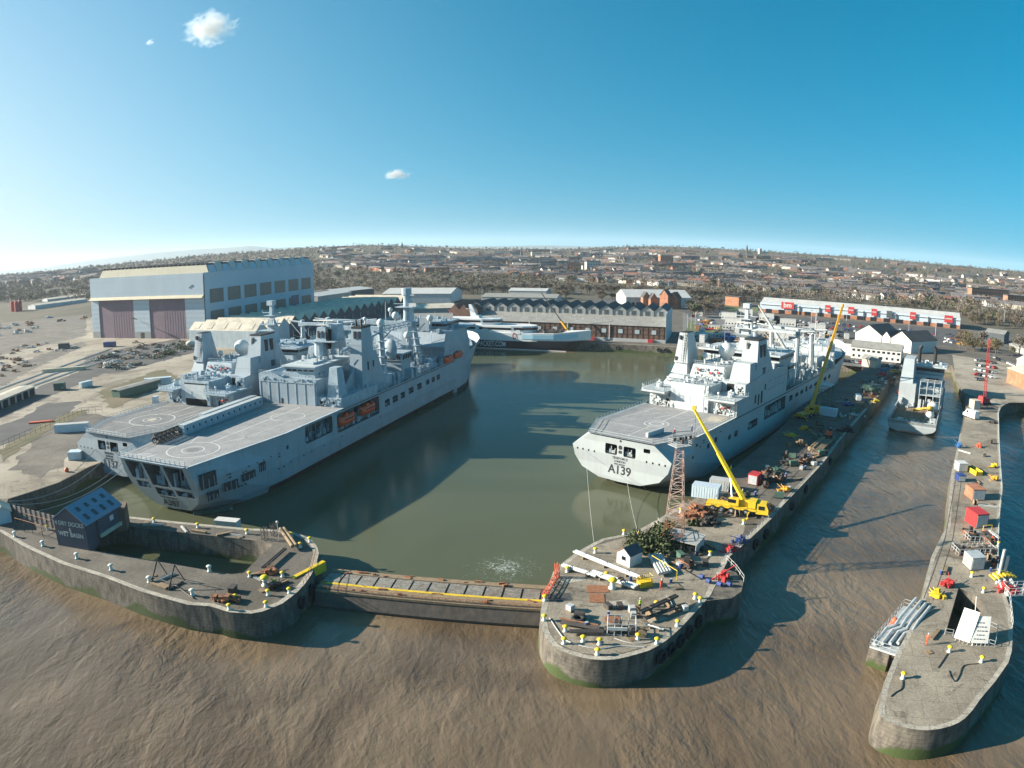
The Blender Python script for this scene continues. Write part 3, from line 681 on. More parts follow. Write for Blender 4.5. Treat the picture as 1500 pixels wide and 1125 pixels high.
def fleet_tanker(name, label, cat, pos, head, pennant, small, mh, ms, mdeck, shut, seed, face_open, group=None):
    R = random.Random(seed)
    t = thing(name, label, cat, (pos[0], pos[1], 0), PI / 2 - math.radians(head), group)
    st = [(0, [(0.01, 2.0), (6, 2.2), (11, 4.0), (13.2, 6.6), (14, 9.3), (8.8, 13.0)]),
          (6, [(0.01, .2), (7, .6), (12, 3.4), (13.6, 6.5), (14, 9.4), (11.2, 13.0)]),
          (12, [(.01, -2), (9, -1.5), (13.2, 2.6), (14, 6.5), (14, 9.5), (14, 13)]),
          (30, [(.01, -2), (13, -2), (14, 2), (14, 6.5), (14, 9.5), (14, 13)]),
          (150, [(.01, -2), (13, -2), (14, 2), (14, 6.5), (14, 9.5), (14, 13)])] + bow_stations(14, 152, 201, 13.2, 18.5)
    hull(t, st, mh, skip=(3, 4, 2))
    # transom with two mooring openings
    half = st[0][1]; out = [(0, y, z) for y, z in half] + [(0, -y, z) for y, z in half[::-1]]
    wins = [rrect(.9, 4.3, 8.6, 11.2), rrect(-4.3, -.9, 8.6, 11.2), rrect(-8.2, -6.4, 10.6, 11.6, .2)]
    wins += [rrect(y, y + .45, 8.2, 8.7, .12) for y in (7.2, 8.9, 10.6, 12.2, -7.6, -9.3, -11.0, -12.6)]
    MB().poly(out, [[(0, a, b) for a, b in w_] for w_ in wins]).build('transom', mh, t)
    db = MB()
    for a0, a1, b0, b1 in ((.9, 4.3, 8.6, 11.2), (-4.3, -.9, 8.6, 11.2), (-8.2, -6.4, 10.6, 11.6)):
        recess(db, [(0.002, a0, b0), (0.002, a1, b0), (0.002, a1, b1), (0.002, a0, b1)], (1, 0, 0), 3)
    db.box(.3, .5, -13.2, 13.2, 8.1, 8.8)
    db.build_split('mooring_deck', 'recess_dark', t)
    fi = MB()
    for y0 in (1.2, -3.8):
        for k in range(5): yy = y0 + R.uniform(0, 2.8); fi.cyl((.8, yy, 8.6), (.8, yy, R.uniform(9.2, 10.6)), .15, .15, 6); fi.box(.6, 1.2, yy, yy + R.uniform(.3, .9), 8.7, R.uniform(9, 9.8))
    fi.build('mooring_gear', ms, t)
    # crest and stern lettering
    fr = lambda y, z: frame((-.03, y, z), (0, -1, 0), (0, 0, 1))
    text('pennant_number', pennant, 3.0, 'letter_dark', t, fr(0, 4.9), .02, bold=.05)
    text('stern_name', small[0], .85, 'letter_dark', t, fr(0, 7.9), .02, bold=0)
    text('home_port', small[1], .7, 'letter_dark', t, fr(0, 7.1), .02)
    text('registry_number', small[2], .55, 'letter_dark', t, fr(0, 6.4), .02)
    cr = MB(); cr.cyl((-.05, 0, 10.7), (.0, 0, 10.7), .55, .55, 12); cr.box(-.05, 0, -.45, .45, 9.2, 9.9); cr.cyl((-.05, 0, 12.3), (0, 0, 12.3), .3, .3, 8); cr.build('crest', 'letter_dark', t)
    rb = MB()
    for y in (5.5, -5.5): rb.box(3, 7, y - .2, y + .2, -2, 1.6)
    rb.build_split('rudder', 'boot', t)
    # starboard side plate with openings
    op = [(47, 50, 6.8, 8.2), (52, 56, 6.8, 8.6)] + [(15.5 + 0, 16.4, 9.5, 10.6)]
    holes = [(34, 36, 7.4, 8.7), (38.5, 41, 7.2, 8.8), (63, 84, 7.2, 11.6), (88, 92, 8.8, 10.6), (95, 99, 9.0, 10.4), (101.5, 105, 9, 10.4), (108, 110.5, 8.8, 10.8), (113, 117, 9.0, 10.4), (120, 124, 9, 10.4), (127, 131, 9, 10.4), (134, 138, 9, 10.4), (141, 145, 9, 10.4), (49, 57, 6.9, 9.3)]
    pl = [(30, -14, 2), (150, -14, 2), (150, -14, 13), (30, -14, 13)]
    MB().poly(pl, [[(a, -14, b) for a, b in rrect(*h)] for h in holes]).build('side_plating', mh, t)
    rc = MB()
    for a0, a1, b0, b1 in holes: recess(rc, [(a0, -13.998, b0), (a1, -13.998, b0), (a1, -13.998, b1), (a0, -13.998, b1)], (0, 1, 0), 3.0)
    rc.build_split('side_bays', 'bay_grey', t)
    so_ = MB()
    for x, z, w_, h_ in ((13, 10.3, .9, .7), (15.3, 9.6, .5, .5), (17, 10.9, 1.2, .25), (17, 10.3, 1.2, .25), (20, 8.2, 1.4, 1.2), (24.5, 8.8, 1.6, 1.3), (11.2, 7.6, .8, .8), (28, 10.9, .7, .3)):
        so_.box(x, x + w_, -14.03, -13.9, z, z + h_)
    for k in range(40): x = R.uniform(30, 150); so_.box(x, x + .35, -14.03, -13.98, R.choice((6.0, 6.0, 11.9)), R.choice((6.3, 12.2))) if False else so_.cyl((x, -14.03, R.choice((5.2, 12.2))), (x, -13.97, 5.2), .1, .1, 5) if False else None
    so_.build('scuttles', 'recess_dark', t)
    gear = MB()
    for a0, a1, b0, b1 in holes:
        for k in range(max(2, int((a1 - a0) * .8))):
            x = R.uniform(a0, a1 - .4); gear.box(x, x + R.uniform(.2, 1.2), -13.4 + R.uniform(0, 1.5), -12, b0, b0 + R.uniform(.3, (b1 - b0) * .8))
        gear.cyl((a0, -13.6, b0 + .9), (a1, -13.6, b0 + .9), .06, .06, 4)
    gear.build('bay_fittings', ms, t)
    # decks
    fd = [(0, 8.8), (6, 11.2), (12, 14), (38, 14), (38, -14), (12, -14), (6, -11.2), (0, -8.8)]
    MB().prism([(x, y) for x, y in fd[::-1]], 12.7, 13.03).build('flight_deck', mdeck, t)
    mk = MB(); zc = 13.05
    if face_open:
        ring_mark(mk, 18, 0, zc, 6.6, .35); ring_mark(mk, 18, 0, zc, 2.6, .25)
    else:
        ring_mark(mk, 18, 0, zc, 3.0, .35); ring_mark(mk, 18, 0, zc, 1.6, .5)
    line_mark(mk, 21.5 if not face_open else 25, 0, 37, 0, zc, .35)
    line_mark(mk, 3, 0, 11 if face_open else 14.5, 0, zc, .25)
    for (a, b, c_, d_) in ((14, 12, 30, 9), (14, -12, 30, -9), (24, 7.5, 30, 5.2), (23, 3.5, 29, 1.6), (20, -8, 33, -8.6), (24, -5, 34, -6), (26, 9.5, 36, 9.5), (12, 11, 12, -11), (30, 12, 37, 3)): line_mark(mk, a, b, c_, d_, zc, .2)
    mk.build('deck_markings', 'mark_worn', t)
    if face_open: MB().cyl((18, 0, 13.03), (18, 0, 13.07), 1.5, 1.5, 20).build('landing_spot', 'pale_stone', t)
    else: MB().box(29, 36, -13.2, -8, 13.031, 13.05).build('deck_patch', 'pale_stone', t)
    md = [(38, 14), (152, 14), (152, -14), (38, -14)]
    MB().prism([(x, y) for x, y in md[::-1]], 12.2, 12.6).build('main_deck', 'deck_dark', t)
    # nets and rails round the flight deck
    nr_ = MB(); z = 13.0
    for pts in ([(38, 14.3, z), (12, 14.3, z), (6, 11.5, z), (-.3, 8.9, z), (-.3, -8.9, z), (6, -11.5, z), (12, -14.3, z), (38, -14.3, z)],): rail(nr_, pts, 1.15, 1.6, .06)
    nr_.build('deck_rail', ms, t)
    sk_ = MB()
    for a, b in (((12, 14), (6, 11.2)), ((6, 11.2), (0, 8.8)), ((0, 8.8), (0, -8.8)), ((0, -8.8), (6, -11.2)), ((6, -11.2), (12, -14)), ((12, -14), (38, -14)), ((38, 14), (12, 14))):
        d = Vector((b[0] - a[0], b[1] - a[1], 0)).normalized(); n_ = Vector((d.y, -d.x, 0)); n_ = n_ if n_.dot(Vector((a[0] - 18, a[1], 0))) > 0 else -n_
        sk_.quad((*a, 13.04), (*b, 13.04), (b[0] + n_.x * .7, b[1] + n_.y * .7, 13.2), (a[0] + n_.x * .7, a[1] + n_.y * .7, 13.2))
    sk_.build('net_walkway', ms, t)
    # ---------------- hangar block
    hb = MB()
    hb.box(38, 60, -5.6, 6.4, 12.6, 20.6)                       # centre
    hb.box(39.2, 60, 6.4, 13.8, 12.6, 17.4)                     # port wing low
    hb.fru((46, 60, 6.4, 13.8), (47.5, 60, 6.4, 11.5), 17.4, 20.9)
    hb.box(39.2, 62, -13.8, -5.6, 12.6, 17.4)
    hb.box(38.6, 45, -6.2, -5.6, 17.4, 20.6)
    hb.box(44.8, 62, -13.8, -10.8, 17.4, 20.9); hb.box(47.5, 62, -10.8, -5.6, 17.4, 20.9)
    hb.box(60, 84, -13.8, 13.8, 12.6, 20.9)
    hb.fru((49.5, 66, -5.4, 6.0), (50.5, 66, -4.8, 5.4), 20.6, 24.2)
    hb.build('hangar_block', ms, t)
    dr = MB()
    if face_open:
        dr.box(37.93, 38.0, -4.2, 4.6, 15.0, 19.4)
        for z in (16.2, 17.4, 18.5): dr.box(37.9, 37.94, -4.2, 4.6, z, z + .08)
    else:
        dr.box(37.9, 38.0, -4.2, 4.6, 12.65, 19.2); dr.box(37.85, 37.91, -.1, .5, 12.65, 19.3); dr.box(37.85, 37.91, -4.2, 4.6, 19.15, 19.35)
    dr.build('hangar_door', 'hangar_shut', t)
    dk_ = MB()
    if face_open: dk_.box(37.94, 38.0, -4.2, 4.6, 13.04, 15.0); dk_.box(37.9, 37.95, -4.3, 4.7, 19.4, 19.8)  # black slab paints the dark hangar interior below the raised door
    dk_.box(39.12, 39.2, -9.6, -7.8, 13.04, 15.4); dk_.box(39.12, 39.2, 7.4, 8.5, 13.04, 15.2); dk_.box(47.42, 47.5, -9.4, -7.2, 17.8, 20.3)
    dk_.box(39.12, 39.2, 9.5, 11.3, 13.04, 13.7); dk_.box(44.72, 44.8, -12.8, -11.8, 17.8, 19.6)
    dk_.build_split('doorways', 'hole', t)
    wc = MB()
    wallclutter(wc, 39.2, -13.4, -5.8, 13.2, 17, 60, R); wallclutter(wc, 39.2, 6.6, 13.4, 13.2, 17, 50, R); wallclutter(wc, 38, -5.4, -4.4, 13, 20, 6, R); wallclutter(wc, 49.8, -5, 5.6, 21, 23.6, 30, R)
    wallclutter(wc, 46.6, 6.6, 12, 17.8, 20.5, 18, R); wallclutter(wc, 44.8, -13.6, -10.9, 17.8, 20.5, 14, R)
    for y in (-6.4, 6.6): wc.cyl((38.9, y, 13), (38.9, y, 20), .12, .12, 5)
    for (x0, x1, y0, y1, z_) in ((38.5, 48, -5, 6, 20.6), (52, 66, -4.5, 5, 24.2), (61, 83, -13, 13, 20.9)): clutter(wc, x0, x1, y0, y1, z_, 34, R=R)
    wc.build('fittings', ms, t)
    rd = MB()
    for y, z in ((-3.4, 22.6), (-1.0, 22.2), (3.2, 22.8), (-9.8, 14.8), (-11.5, 15.2)): rd.cyl((49.4 if z > 18 else 38.9, y - .5, z), (49.4 if z > 18 else 38.9, y + .4, z), .3, .3, 8)
    rd.build('fire_hoses', 'red', t)
    pf = MB()
    pf.box(34.5, 47.5, -15.0, -6.4, 17.4, 17.9); pf.prism([(34.5, 6.6), (47.5, 6.6), (47.5, 15.4), (37, 15.4), (34.5, 13.5)], 17.4, 17.9, True)
    pf.fru((36.5, 39.2, -13.5, -7), (34.7, 39.2, -14.8, -6.6), 16.6, 17.4); pf.fru((36.5, 39.2, 7.2, 13.5), (34.7, 39.2, 6.8, 14.8), 16.6, 17.4)
    pf.build_split('gun_platform', ms, t)
    rl = MB(); rail(rl, [(47.5, -15, 17.9), (34.6, -15, 17.9), (34.6, -6.5, 17.9), (38, -6.5, 17.9)], 1.2, 1.3, .06, 3); rail(rl, [(47.5, 15.3, 17.9), (37, 15.3, 17.9), (34.6, 13.4, 17.9), (34.6, 6.7, 17.9), (38, 6.7, 17.9)], 1.2, 1.3, .06, 3)
    rail(rl, [(38.2, -5.5, 20.6), (38.2, 6.3, 20.6), (46, 6.3, 20.6)], 1.1, 1.3, .05); rail(rl, [(84, -13.7, 20.9), (62, -13.7, 20.9)], 1.1, 1.5, .05); rail(rl, [(50.6, -4.7, 24.2), (50.6, 5.3, 24.2), (66, 5.3, 24.2)], 1.1, 1.3, .05)
    rl.build('railing', ms, t)
    gn = MB()
    for x, y in ((40.5, -11.5), (41, 11.5)):
        gn.lathe((x, y, 17.9), [(1.0, 0), (1.0, .8), (.55, 1.0), (.5, 1.7), (.3, 2.1)], 10); gn.cyl((x, y, 19.1), (x - 2.2, y, 19.5), .13, .08, 6); gn.box(x - .5, x + .5, y - .9, y + .9, 18.7, 19.5)
    gn.build_split('deck_gun', ms, t)
    gb = MB()   # small domes
    for x, y, z, r in ((37.2, -9, 19.2, .4), (56, 4.2, 26.2, .9), (51, -1.5, 25.2, .35)):
        gb.cyl((x, y, z - 1.6), (x, y, z), .12, .12, 6); gb.sph((x, y, z), r, 10)
    gb.build_split('dome', 'dome_white', t, True)
    rm = MB().lathe((61, -1, 24.2), [(1.2, 0), (1.2, 1.1), (1.6, 1.5), (2.45, 2.6), (2.6, 3.6), (2.3, 4.7), (1.4, 5.5), (.3, 5.9)], 16); rm.build('radome', 'dome_white', t, True)
    # side face of the superstructure
    ss = MB(); ss.box(60, 84, -14.0, -13.8, 13.0, 20.9); ss.box(39.2, 60, -14.0, -13.8, 13.0, 17.4); ss.fru((44.8, 62, -14, -13.8), (44.8, 62, -14, -13.8), 17.4, 20.9)
    ss.add([(44.8, -14, 20.9), (84, -14, 20.9), (84, -14, 21.9), (66, -14, 22.4), (50, -14, 21.3), (44.8, -13.8, 20.9), (84, -13.8, 20.9), (84, -13.8, 21.9), (66, -13.8, 22.4), (50, -13.8, 21.3)], [(0, 1, 2, 3, 4), (9, 8, 7, 6, 5), (2, 1, 6, 7), (3, 2, 7, 8), (4, 3, 8, 9)])
    ss.build('side_wall', mh, t)
    sw = MB()
    for k in range(10):
        for z in (18.9, 16.4):
            if R.random() < .85: sw.box(63 + k * 2.1, 63.4 + k * 2.1, -14.03, -13.98, z, z + .4)
    sw.box(58.6, 60, -14.03, -13.98, 13.4, 17); sw.box(61.5, 62.6, -14.03, -13.98, 17, 18.7); sw.box(53.2, 54.4, -14.03, -13.98, 14.2, 16.6); sw.box(56, 57.2, -14.03, -13.98, 13.2, 16.4)
    sw.build('portholes', 'recess_dark', t)
    # ---------------- funnels
    f1 = MB(); f1.fru((50, 60, 7.2, 12.6), (51.2, 59, 7.8, 11.8), 20.9, 24); f1.fru((50.6, 58.6, 7.4, 12), (51.9, 56.6, 8.4, 11.0), 24, 33); f1.build('port_funnel', mh, t)
    f2 = MB(); f2.fru((48.5, 60, -13.8, -7.4), (49.8, 60, -13.2, -8), 20.9, 26.2); f2.fru((54, 65, -13.8, -8.2), (55.8, 63, -13.2, -8.8), 24, 32.2); f2.fru((62, 70, -13.9, -8), (62, 64, -13.6, -8.6), 20.9, 29); f2.build('starboard_funnel', mh, t)
    fb = MB(); fb.box(55.7, 63.1, -13.3, -8.7, 32.2, 32.6); fb.box(52, 56.5, 8.5, 10.9, 33.0, 33.2)
    fb.box(57.2, 58.8, -13.62, -13.3, 27.2, 30.8); fb.box(60.0, 61.6, -13.6, -13.3, 27.2, 30.8); fb.box(55.25, 55.6, -10.6, -9.9, 29.6, 31.4); fb.box(51.2, 51.75, 10.2, 10.8, 31, 32.2); fb.box(50.55, 50.75, 11, 11.7, 24.6, 25.8)
    fb.build_split('funnel_louvres', 'black', t)
    ld = MB()
    for x, y, z0, z1 in ((51.2, 8.9, 24, 33), (50.7, 9.4, 24, 33), (49.4, -10, 21, 26), (55.1, -9.6, 25, 32)):
        ld.cyl((x - .55, y, z0), (x + .5, y, z1), .05, .05, 4); ld.cyl((x - .55, y - .6, z0), (x + .5, y - .6, z1), .05, .05, 4)
        for k in range(12): f = k / 12; ld.cyl((x - .55 + 1.05 * f, y, z0 + (z1 - z0) * f), (x - .55 + 1.05 * f, y - .6, z0 + (z1 - z0) * f), .04, .04, 4)
    ld.build_split('ladder', 'dark_steel', t)
    # ---------------- bridge
    br = MB(); br.box(74, 92, -12.5, 12.5, 20.9, 23.2); br.box(76, 91, -13.5, 13.5, 23.2, 25.4); br.build('bridge', ms, t)
    bw = MB(); bw.box(75.9, 91.1, -13.55, 13.55, 24.0, 24.9); bw.build_split('bridge_window', 'glass_dark', t)
    bf = MB(); bf.prism([(73.5, -14.5), (90, -14.5), (93.5, -9), (93.5, 9), (90, 14.5), (73.5, 14.5)], 25.4, 25.9, True)
    for k in range(22): x = 75.9 + 15.2 * k / 21; bf.box(x, x + .12, -13.62, -13.5, 23.9, 25.0)
    bf.build('bridge_roof', ms, t)
    ex = MB(); clutter(ex, 74, 92, -13, 13, 25.9, 46, R=R, hmax=1.4); rail(ex, [(73.6, -14.4, 25.9), (73.6, 14.4, 25.9)], 1.1, 1.5, .05)
    for k in range(9): x, y = R.uniform(74, 92), R.uniform(-13, 13); ex.cyl((x, y, 25.9), (x + R.uniform(-.4, .4), y, R.uniform(28, 32)), .06, .03, 4)
    ex.build('roof_aerials', ms, t)
    ma = MB(); ma.fru((78, 82, -2, 2), (79, 81, -1, 1), 25.9, 34); ma.fru((79.2, 80.8, -.8, .8), (79.5, 80.5, -.5, .5), 34, 40); ma.box(77, 82.5, -3.2, 3.2, 33, 33.3); ma.box(78, 81.5, -2, 2, 36, 36.2); ma.box(78.8, 81.2, -1.2, 1.2, 39.6, 41.2); ma.fru((76, 79, -.5, .5), (75, 79, -3, 3), 30.2, 31.2)
    ma.cyl((80, -4, 37), (80, 4, 37), .12, .12, 5); ma.cyl((78, -2.6, 33), (78, -2.6, 34.6), .5, .5, 8); ma.cyl((78, 2.6, 33), (78, 2.6, 34.2), .4, .4, 8); ma.build('main_mast', ms, t)
    rdm = MB(); rdm.box(77.6, 78, -2.6, 2.6, 34.9, 35.2); rdm.cyl((77.8, 0, 33.3), (77.8, 0, 34.9), .15, .15, 6); rdm.cyl((80, -4, 37), (80, -4, 38.4), .05, .05, 4); rdm.cyl((80, 4, 37), (80, 4, 38.4), .05, .05, 4); rdm.build_split('radar', 'white', t)
    # ---------------- replenishment deck
    cdk = MB(); clutter(cdk, 94, 152, -12.5, 12.5, 12.6, 330, (0.4, 2.4), 3.4, R)
    for k in range(60): x = R.uniform(92, 150); y = R.uniform(-12, 12); cdk.cyl((x, y, 12.6), (x + R.uniform(-1.5, 1.5), y, R.uniform(17, 26)), .12, .06, 4)
    for k in range(20): x = R.uniform(94, 140); y = R.uniform(-10, 10); z = R.uniform(18, 27); cdk.cyl((x, y, z), (x + R.uniform(-8, 8), y + R.uniform(-6, 6), z + R.uniform(-4, 4)), .1, .1, 4)
    for x, y, z in ((104, 0, 22), (124, -4, 21), (138, 3, 20)): lattice(cdk, (x, y, 13), (x, y, z), 2.2, 1.6, 6, .08); cdk.box(x - 1.8, x + 1.8, y - 1.8, y + 1.8, z, z + .2)
    for y in (-9, -6, -3, 0, 3, 6): cdk.cyl((94, y, 13.8), (150, y, 13.8), .22, .22, 6)
    for k in range(8): x = 96 + k * 7; cdk.box(x, x + .3, -12, 12, 12.6, 13.7); 
    cdk.build('deck_machinery', ms, t)
    ctl = MB(); ctl.box(96, 103, -11, -4, 12.6, 17.6); ctl.box(97, 103, -10.5, -4.5, 17.6, 19.8); ctl.box(108, 116, -3, 6, 12.6, 16.2); ctl.box(112, 120, 3, 10, 12.6, 19.5); ctl.box(93.6, 98, 3, 12, 12.6, 18); ctl.box(140, 152, -9, 9, 12.6, 17); ctl.build_split('control_cabin', ms, t)
    cw = MB(); cw.box(96.95, 103.05, -10.55, -4.45, 18.2, 19.1); cw.box(95.94, 96, -9.6, -5.4, 14.4, 15.4); cw.build_split('cabin_window', 'glass_dark', t)
    for (x, y, z1, lean, r0) in ((112, -8.5, 31, 0, 1.1), (112, 8.5, 31, 0, 1.1), (134, -8.5, 30, -3, 1.2), (134, 8.5, 30, -3, 1.2)):
        p = MB(); p.cyl((x, y, 12.6), (x + lean, y, z1), r0, r0 * .75, 8); p.cyl((x + lean, y, z1 - 1), (x + lean, y * 1.75, z1 - .4), .45, .3, 6); p.cyl((x + lean * .8, y, z1 - 7), (x + lean, y * 1.7, z1 - 1), .18, .18, 5)
        p.box(x + lean - 1.3, x + lean + 1.3, y - 1.3, y + 1.3, z1 - 2.4, z1 - 2.1); rail(p, [(x + lean - 1.3, y - 1.3, z1 - 2.1), (x + lean + 1.3, y - 1.3, z1 - 2.1)], 1, 1, .05)
        p.build_split('replenishment_mast', ms, t)
    p = MB(); p.box(108.8, 111, -8.5, 8.5, 29.2, 30.2); p.box(129.6, 131.4, -8.5, 8.5, 28.4, 29.4); lattice(p, (112, -8.5, 30), (131, -8.5, 29), 1.1, 1.1, 10, .07); p.build_split('cross_beam', ms, t)
    fo = MB()
    fo.box(150, 152.5, -13.6, 13.6, 12.6, 18.4); fo.prism([(152, -13.3), (170, -12.8), (180, -10.4), (190, -6.6), (197, -3), (199.5, 0), (197, 3), (190, 6.6), (180, 10.4), (170, 12.8), (152, 13.3)], 15.0, 15.4)
    fo.prism([(151, -10.5), (166, -10), (173, -7), (173, 7), (166, 10), (151, 10.5)], 15.4, 20.4); fo.build('forecastle', ms, t)
    fr_ = MB(); clutter(fr_, 172, 192, -5, 5, 15.4, 24, R=R); clutter(fr_, 152, 170, -8, 8, 20.4, 24, R=R); rail(fr_, [(94, -13.9, 13), (150, -13.9, 13)], 1.1, 2, .05); rail(fr_, [(94, 13.9, 13), (150, 13.9, 13)], 1.1, 2, .05)
    fr_.cyl((168, 0, 20), (168, 0, 34), .35, .15, 6); fr_.build('foredeck_gear', ms, t)
    return t

T_O, T_H = (26.02, 162.6), 39.8
W_O, W_H = (-107.0, 160.5), 17.0
V_O, V_H = (-79.4, 135.9), 16.5
tideX = fleet_tanker('naval_tanker', 'pale grey naval tanker marked A139 berthed beside the long crane quay', 'ship', T_O, T_H, 'A139', ('TIDEFORCE', 'LONDON', 'IMO 9655561'), 'hull_grey', 'ship_grey', 'deck_pale', True, 3, False)
waveX = fleet_tanker('naval_tanker', 'weathered blue grey naval tanker marked A137 lying inside the bigger ship', 'ship', W_O, W_H, 'A137', ('TIDERACE', 'LONDON', 'IMO 9655547'), 'old_grey', 'aged_grey', 'deck_grey', True, 5, True)
# timber bench like screen standing on the aft deck of the pale tanker
def tloc(o, h, x, y, z): a = math.radians(h); return (o[0] + x * math.sin(a) - y * math.cos(a), o[1] + x * math.cos(a) + y * math.sin(a), z)
bx = thing('storage_bench', 'low pale grey screen on the flight deck of A139', 'deck screen', tloc(T_O, T_H, 8.0, -5.0, 13.06), PI / 2 - math.radians(T_H + 6))
mb = MB()
for k in range(7): mb.box(k * 1.0 - 3.5, k * 1.0 - 2.55, -.35, .35, 0, 1.1)
mb.build('panel', 'ship_grey', bx); MB().box(-3.5, 3.45, -.4, .4, 1.1, 1.18).build('top_rail', 'galv', bx)
# ------------------------------------------------------------------ large replenishment ship A387
def victoria():
    R = random.Random(11)
    t = thing('replenishment_ship', 'long blue grey naval ship marked A387 with orange lifeboats in its side', 'ship', (V_O[0], V_O[1], 0), PI / 2 - math.radians(V_H))
    mh, ms = 'old_grey', 'aged_grey'
    rk = 6.0   # rake of the transom
    def half(x, B, top, ztop=14.0, low=0.0):
        return [(.01, -2), (B * .8, -2), (B * .96, 2.2), (B, 6.5), (B, 9.5), (top, ztop)]
    # transom is raked: deck edge overhangs, foot lies forward
    zz = [1.2, 1.6, 4.0, 7.0, 10.0, 14.0]; yy = [.01, 5.5, 9.0, 11.0, 11.6, 10.6]
    s0 = (0, [(y, z, rk * (1 - z / 14.0)) for y, z in zip(yy, zz)])
    s1 = (14, [(.01, -1.5), (8, -.6), (12, 2.4), (13.6, 6.6), (14.0, 9.8), (12.6, 14)])
    st = [s0, s1, (26, half(0, 14.6, 14.3)), (32, half(0, 15, 15)), (150, half(0, 15, 15))] + bow_stations(15, 152, 204, 14.2, 19)
    hull(t, st, mh, skip=(3, 4, 3), zb=2.1)
    P_ = lambda y, z: (rk * (1 - z / 14.0), y, z)
    out = [P_(y, z) for y, z in zip(yy, zz)] + [P_(-y, z) for y, z in list(zip(yy, zz))[::-1]]
    def cell(y0, y1, z0, z1, k0=1.0, k1=1.0): return [(y0 * k0, z0), (y1 * k0, z0), (y1 * k1, z1), (y0 * k1, z1)]
    cells = [cell(4.2, 9.6, 8.6, 13.3), cell(-2.4, 3.4, 7.4, 13.3), cell(-9.3, -3.2, 7.9, 13.3), cell(4.6, 8.8, 6.2, 7.9), cell(-2.8, 3.2, 4.8, 6.8), cell(-9.0, -3.6, 5.4, 7.0)]
    MB().poly(out, [[P_(a, b) for a, b in c] for c in cells]).build('transom', mh, t)
    db = MB()
    for c in cells: recess(db, [tuple(q + (.002 if i == 0 else 0) for i, q in enumerate(P_(a, b))) for a, b in c], (1, 0, 0), 5)
    db.build_split('mooring_deck', 'bay_grey', t)
    mg = MB()
    for c in cells:
        (y0, z0), (y1, _), (_, z1) = c[0], c[1], c[2]
        for k in range(16):
            y = R.uniform(y0, y1); x = rk * (1 - z0 / 14.0) + R.uniform(.6, 4)
            if R.random() < .4: mg.cyl((x, y, z0), (x, y, z0 + R.uniform(.5, z1 - z0)), .14, .14, 6)
            else: mg.obox((x, y, z0), R.uniform(.3, 1.4), R.uniform(.3, 1.2), R.uniform(.4, (z1 - z0) * .7), R.uniform(0, 1))
    mg.build('mooring_winches', ms, t)
    fr = lambda y, z: frame((rk * (1 - z / 14.0) - .04, y, z), (0, -1, 0), (-rk / 14.0, 0, 1))
    text('pennant_number', 'A387', 2.5, 'letter_dark', t, fr(0, 2.75), .03, bold=.05)
    text('stern_name', 'FORT VICTORIA', .8, 'letter_dark', t, fr(0, 4.35), .02)
    # side plating with bays
    holes = [(57, 74, 7.0, 12.8, .8), (74.6, 75.4, 9, 12, .3), (88, 91.5, 8.4, 10.6), (93.5, 97.5, 8.5, 10.6), (99.5, 103, 8.6, 10.6), (106, 110, 8.9, 10.9), (113, 117, 9.0, 11), (121, 124, 9.2, 11), (126, 129, 9.2, 11), (131, 134, 9.2, 11), (41.5, 55.5, 8.6, 13.2, .8)]
    holes[0] = (58, 84, 7.4, 12.9, .8); holes.pop(1)
    holes += [(32.6, 33.6, 9.6, 10.6, .2)]
    pl = [(32, -15, 6.5), (150, -15, 6.5), (150, -15, 14), (32, -15, 14)]
    MB().poly(pl, [[(a, -15, b) for a, b in rrect(*h)] for h in holes]).build('side_plating', mh, t)
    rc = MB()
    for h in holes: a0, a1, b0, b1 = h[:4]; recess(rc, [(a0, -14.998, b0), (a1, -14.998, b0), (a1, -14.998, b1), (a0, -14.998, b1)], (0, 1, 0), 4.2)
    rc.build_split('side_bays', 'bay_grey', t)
    gear = MB()
    for h in holes:
        a0, a1, b0, b1 = h[:4]
        for k in range(int((a1 - a0) * 2.2)):
            x = R.uniform(a0, a1 - .4); y = -14.4 + R.uniform(0, 3)
            if R.random() < .35: gear.cyl((x, y, b0), (x, y, b1), .09, .09, 5)
            else: gear.box(x, x + R.uniform(.2, 1.0), y, y + .6, b0, b0 + R.uniform(.3, (b1 - b0) * .6))
        gear.cyl((a0, -14.7, b0 + .9), (a1, -14.7, b0 + .9), .06, .06, 4)
    gear.build('bay_fittings', ms, t)
    # aft quarter openings (flat dark quads on the plating near the stern, coloured like shaded recesses)
    def side_y(x): return interp(x, [0, 14, 26, 32], [11.6, 14.0, 14.6, 15])
    aft = MB(); af = MB()
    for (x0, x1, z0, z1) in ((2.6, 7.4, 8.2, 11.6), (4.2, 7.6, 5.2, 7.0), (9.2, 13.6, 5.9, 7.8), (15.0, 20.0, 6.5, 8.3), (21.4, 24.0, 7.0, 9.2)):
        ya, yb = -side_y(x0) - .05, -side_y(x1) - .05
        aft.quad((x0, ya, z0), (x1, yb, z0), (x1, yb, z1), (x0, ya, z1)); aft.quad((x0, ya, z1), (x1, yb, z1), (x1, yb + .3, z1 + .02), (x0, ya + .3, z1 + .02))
        n_ = 3
        for k in range(n_): x = x0 + (x1 - x0) * (k + .7) / n_ - .3; y = ya + (yb - ya) * (x - x0) / (x1 - x0) - .03; af.box(x, x + .14, y - .04, y + .02, z0, z0 + (z1 - z0) * R.uniform(.5, 1))
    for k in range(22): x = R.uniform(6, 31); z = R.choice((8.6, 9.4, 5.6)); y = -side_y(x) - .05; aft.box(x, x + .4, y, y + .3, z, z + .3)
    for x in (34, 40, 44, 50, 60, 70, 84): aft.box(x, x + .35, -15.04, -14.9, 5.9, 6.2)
    aft.build('quarter_ports', 'recess_dark', t); af.build('port_fittings', ms, t)
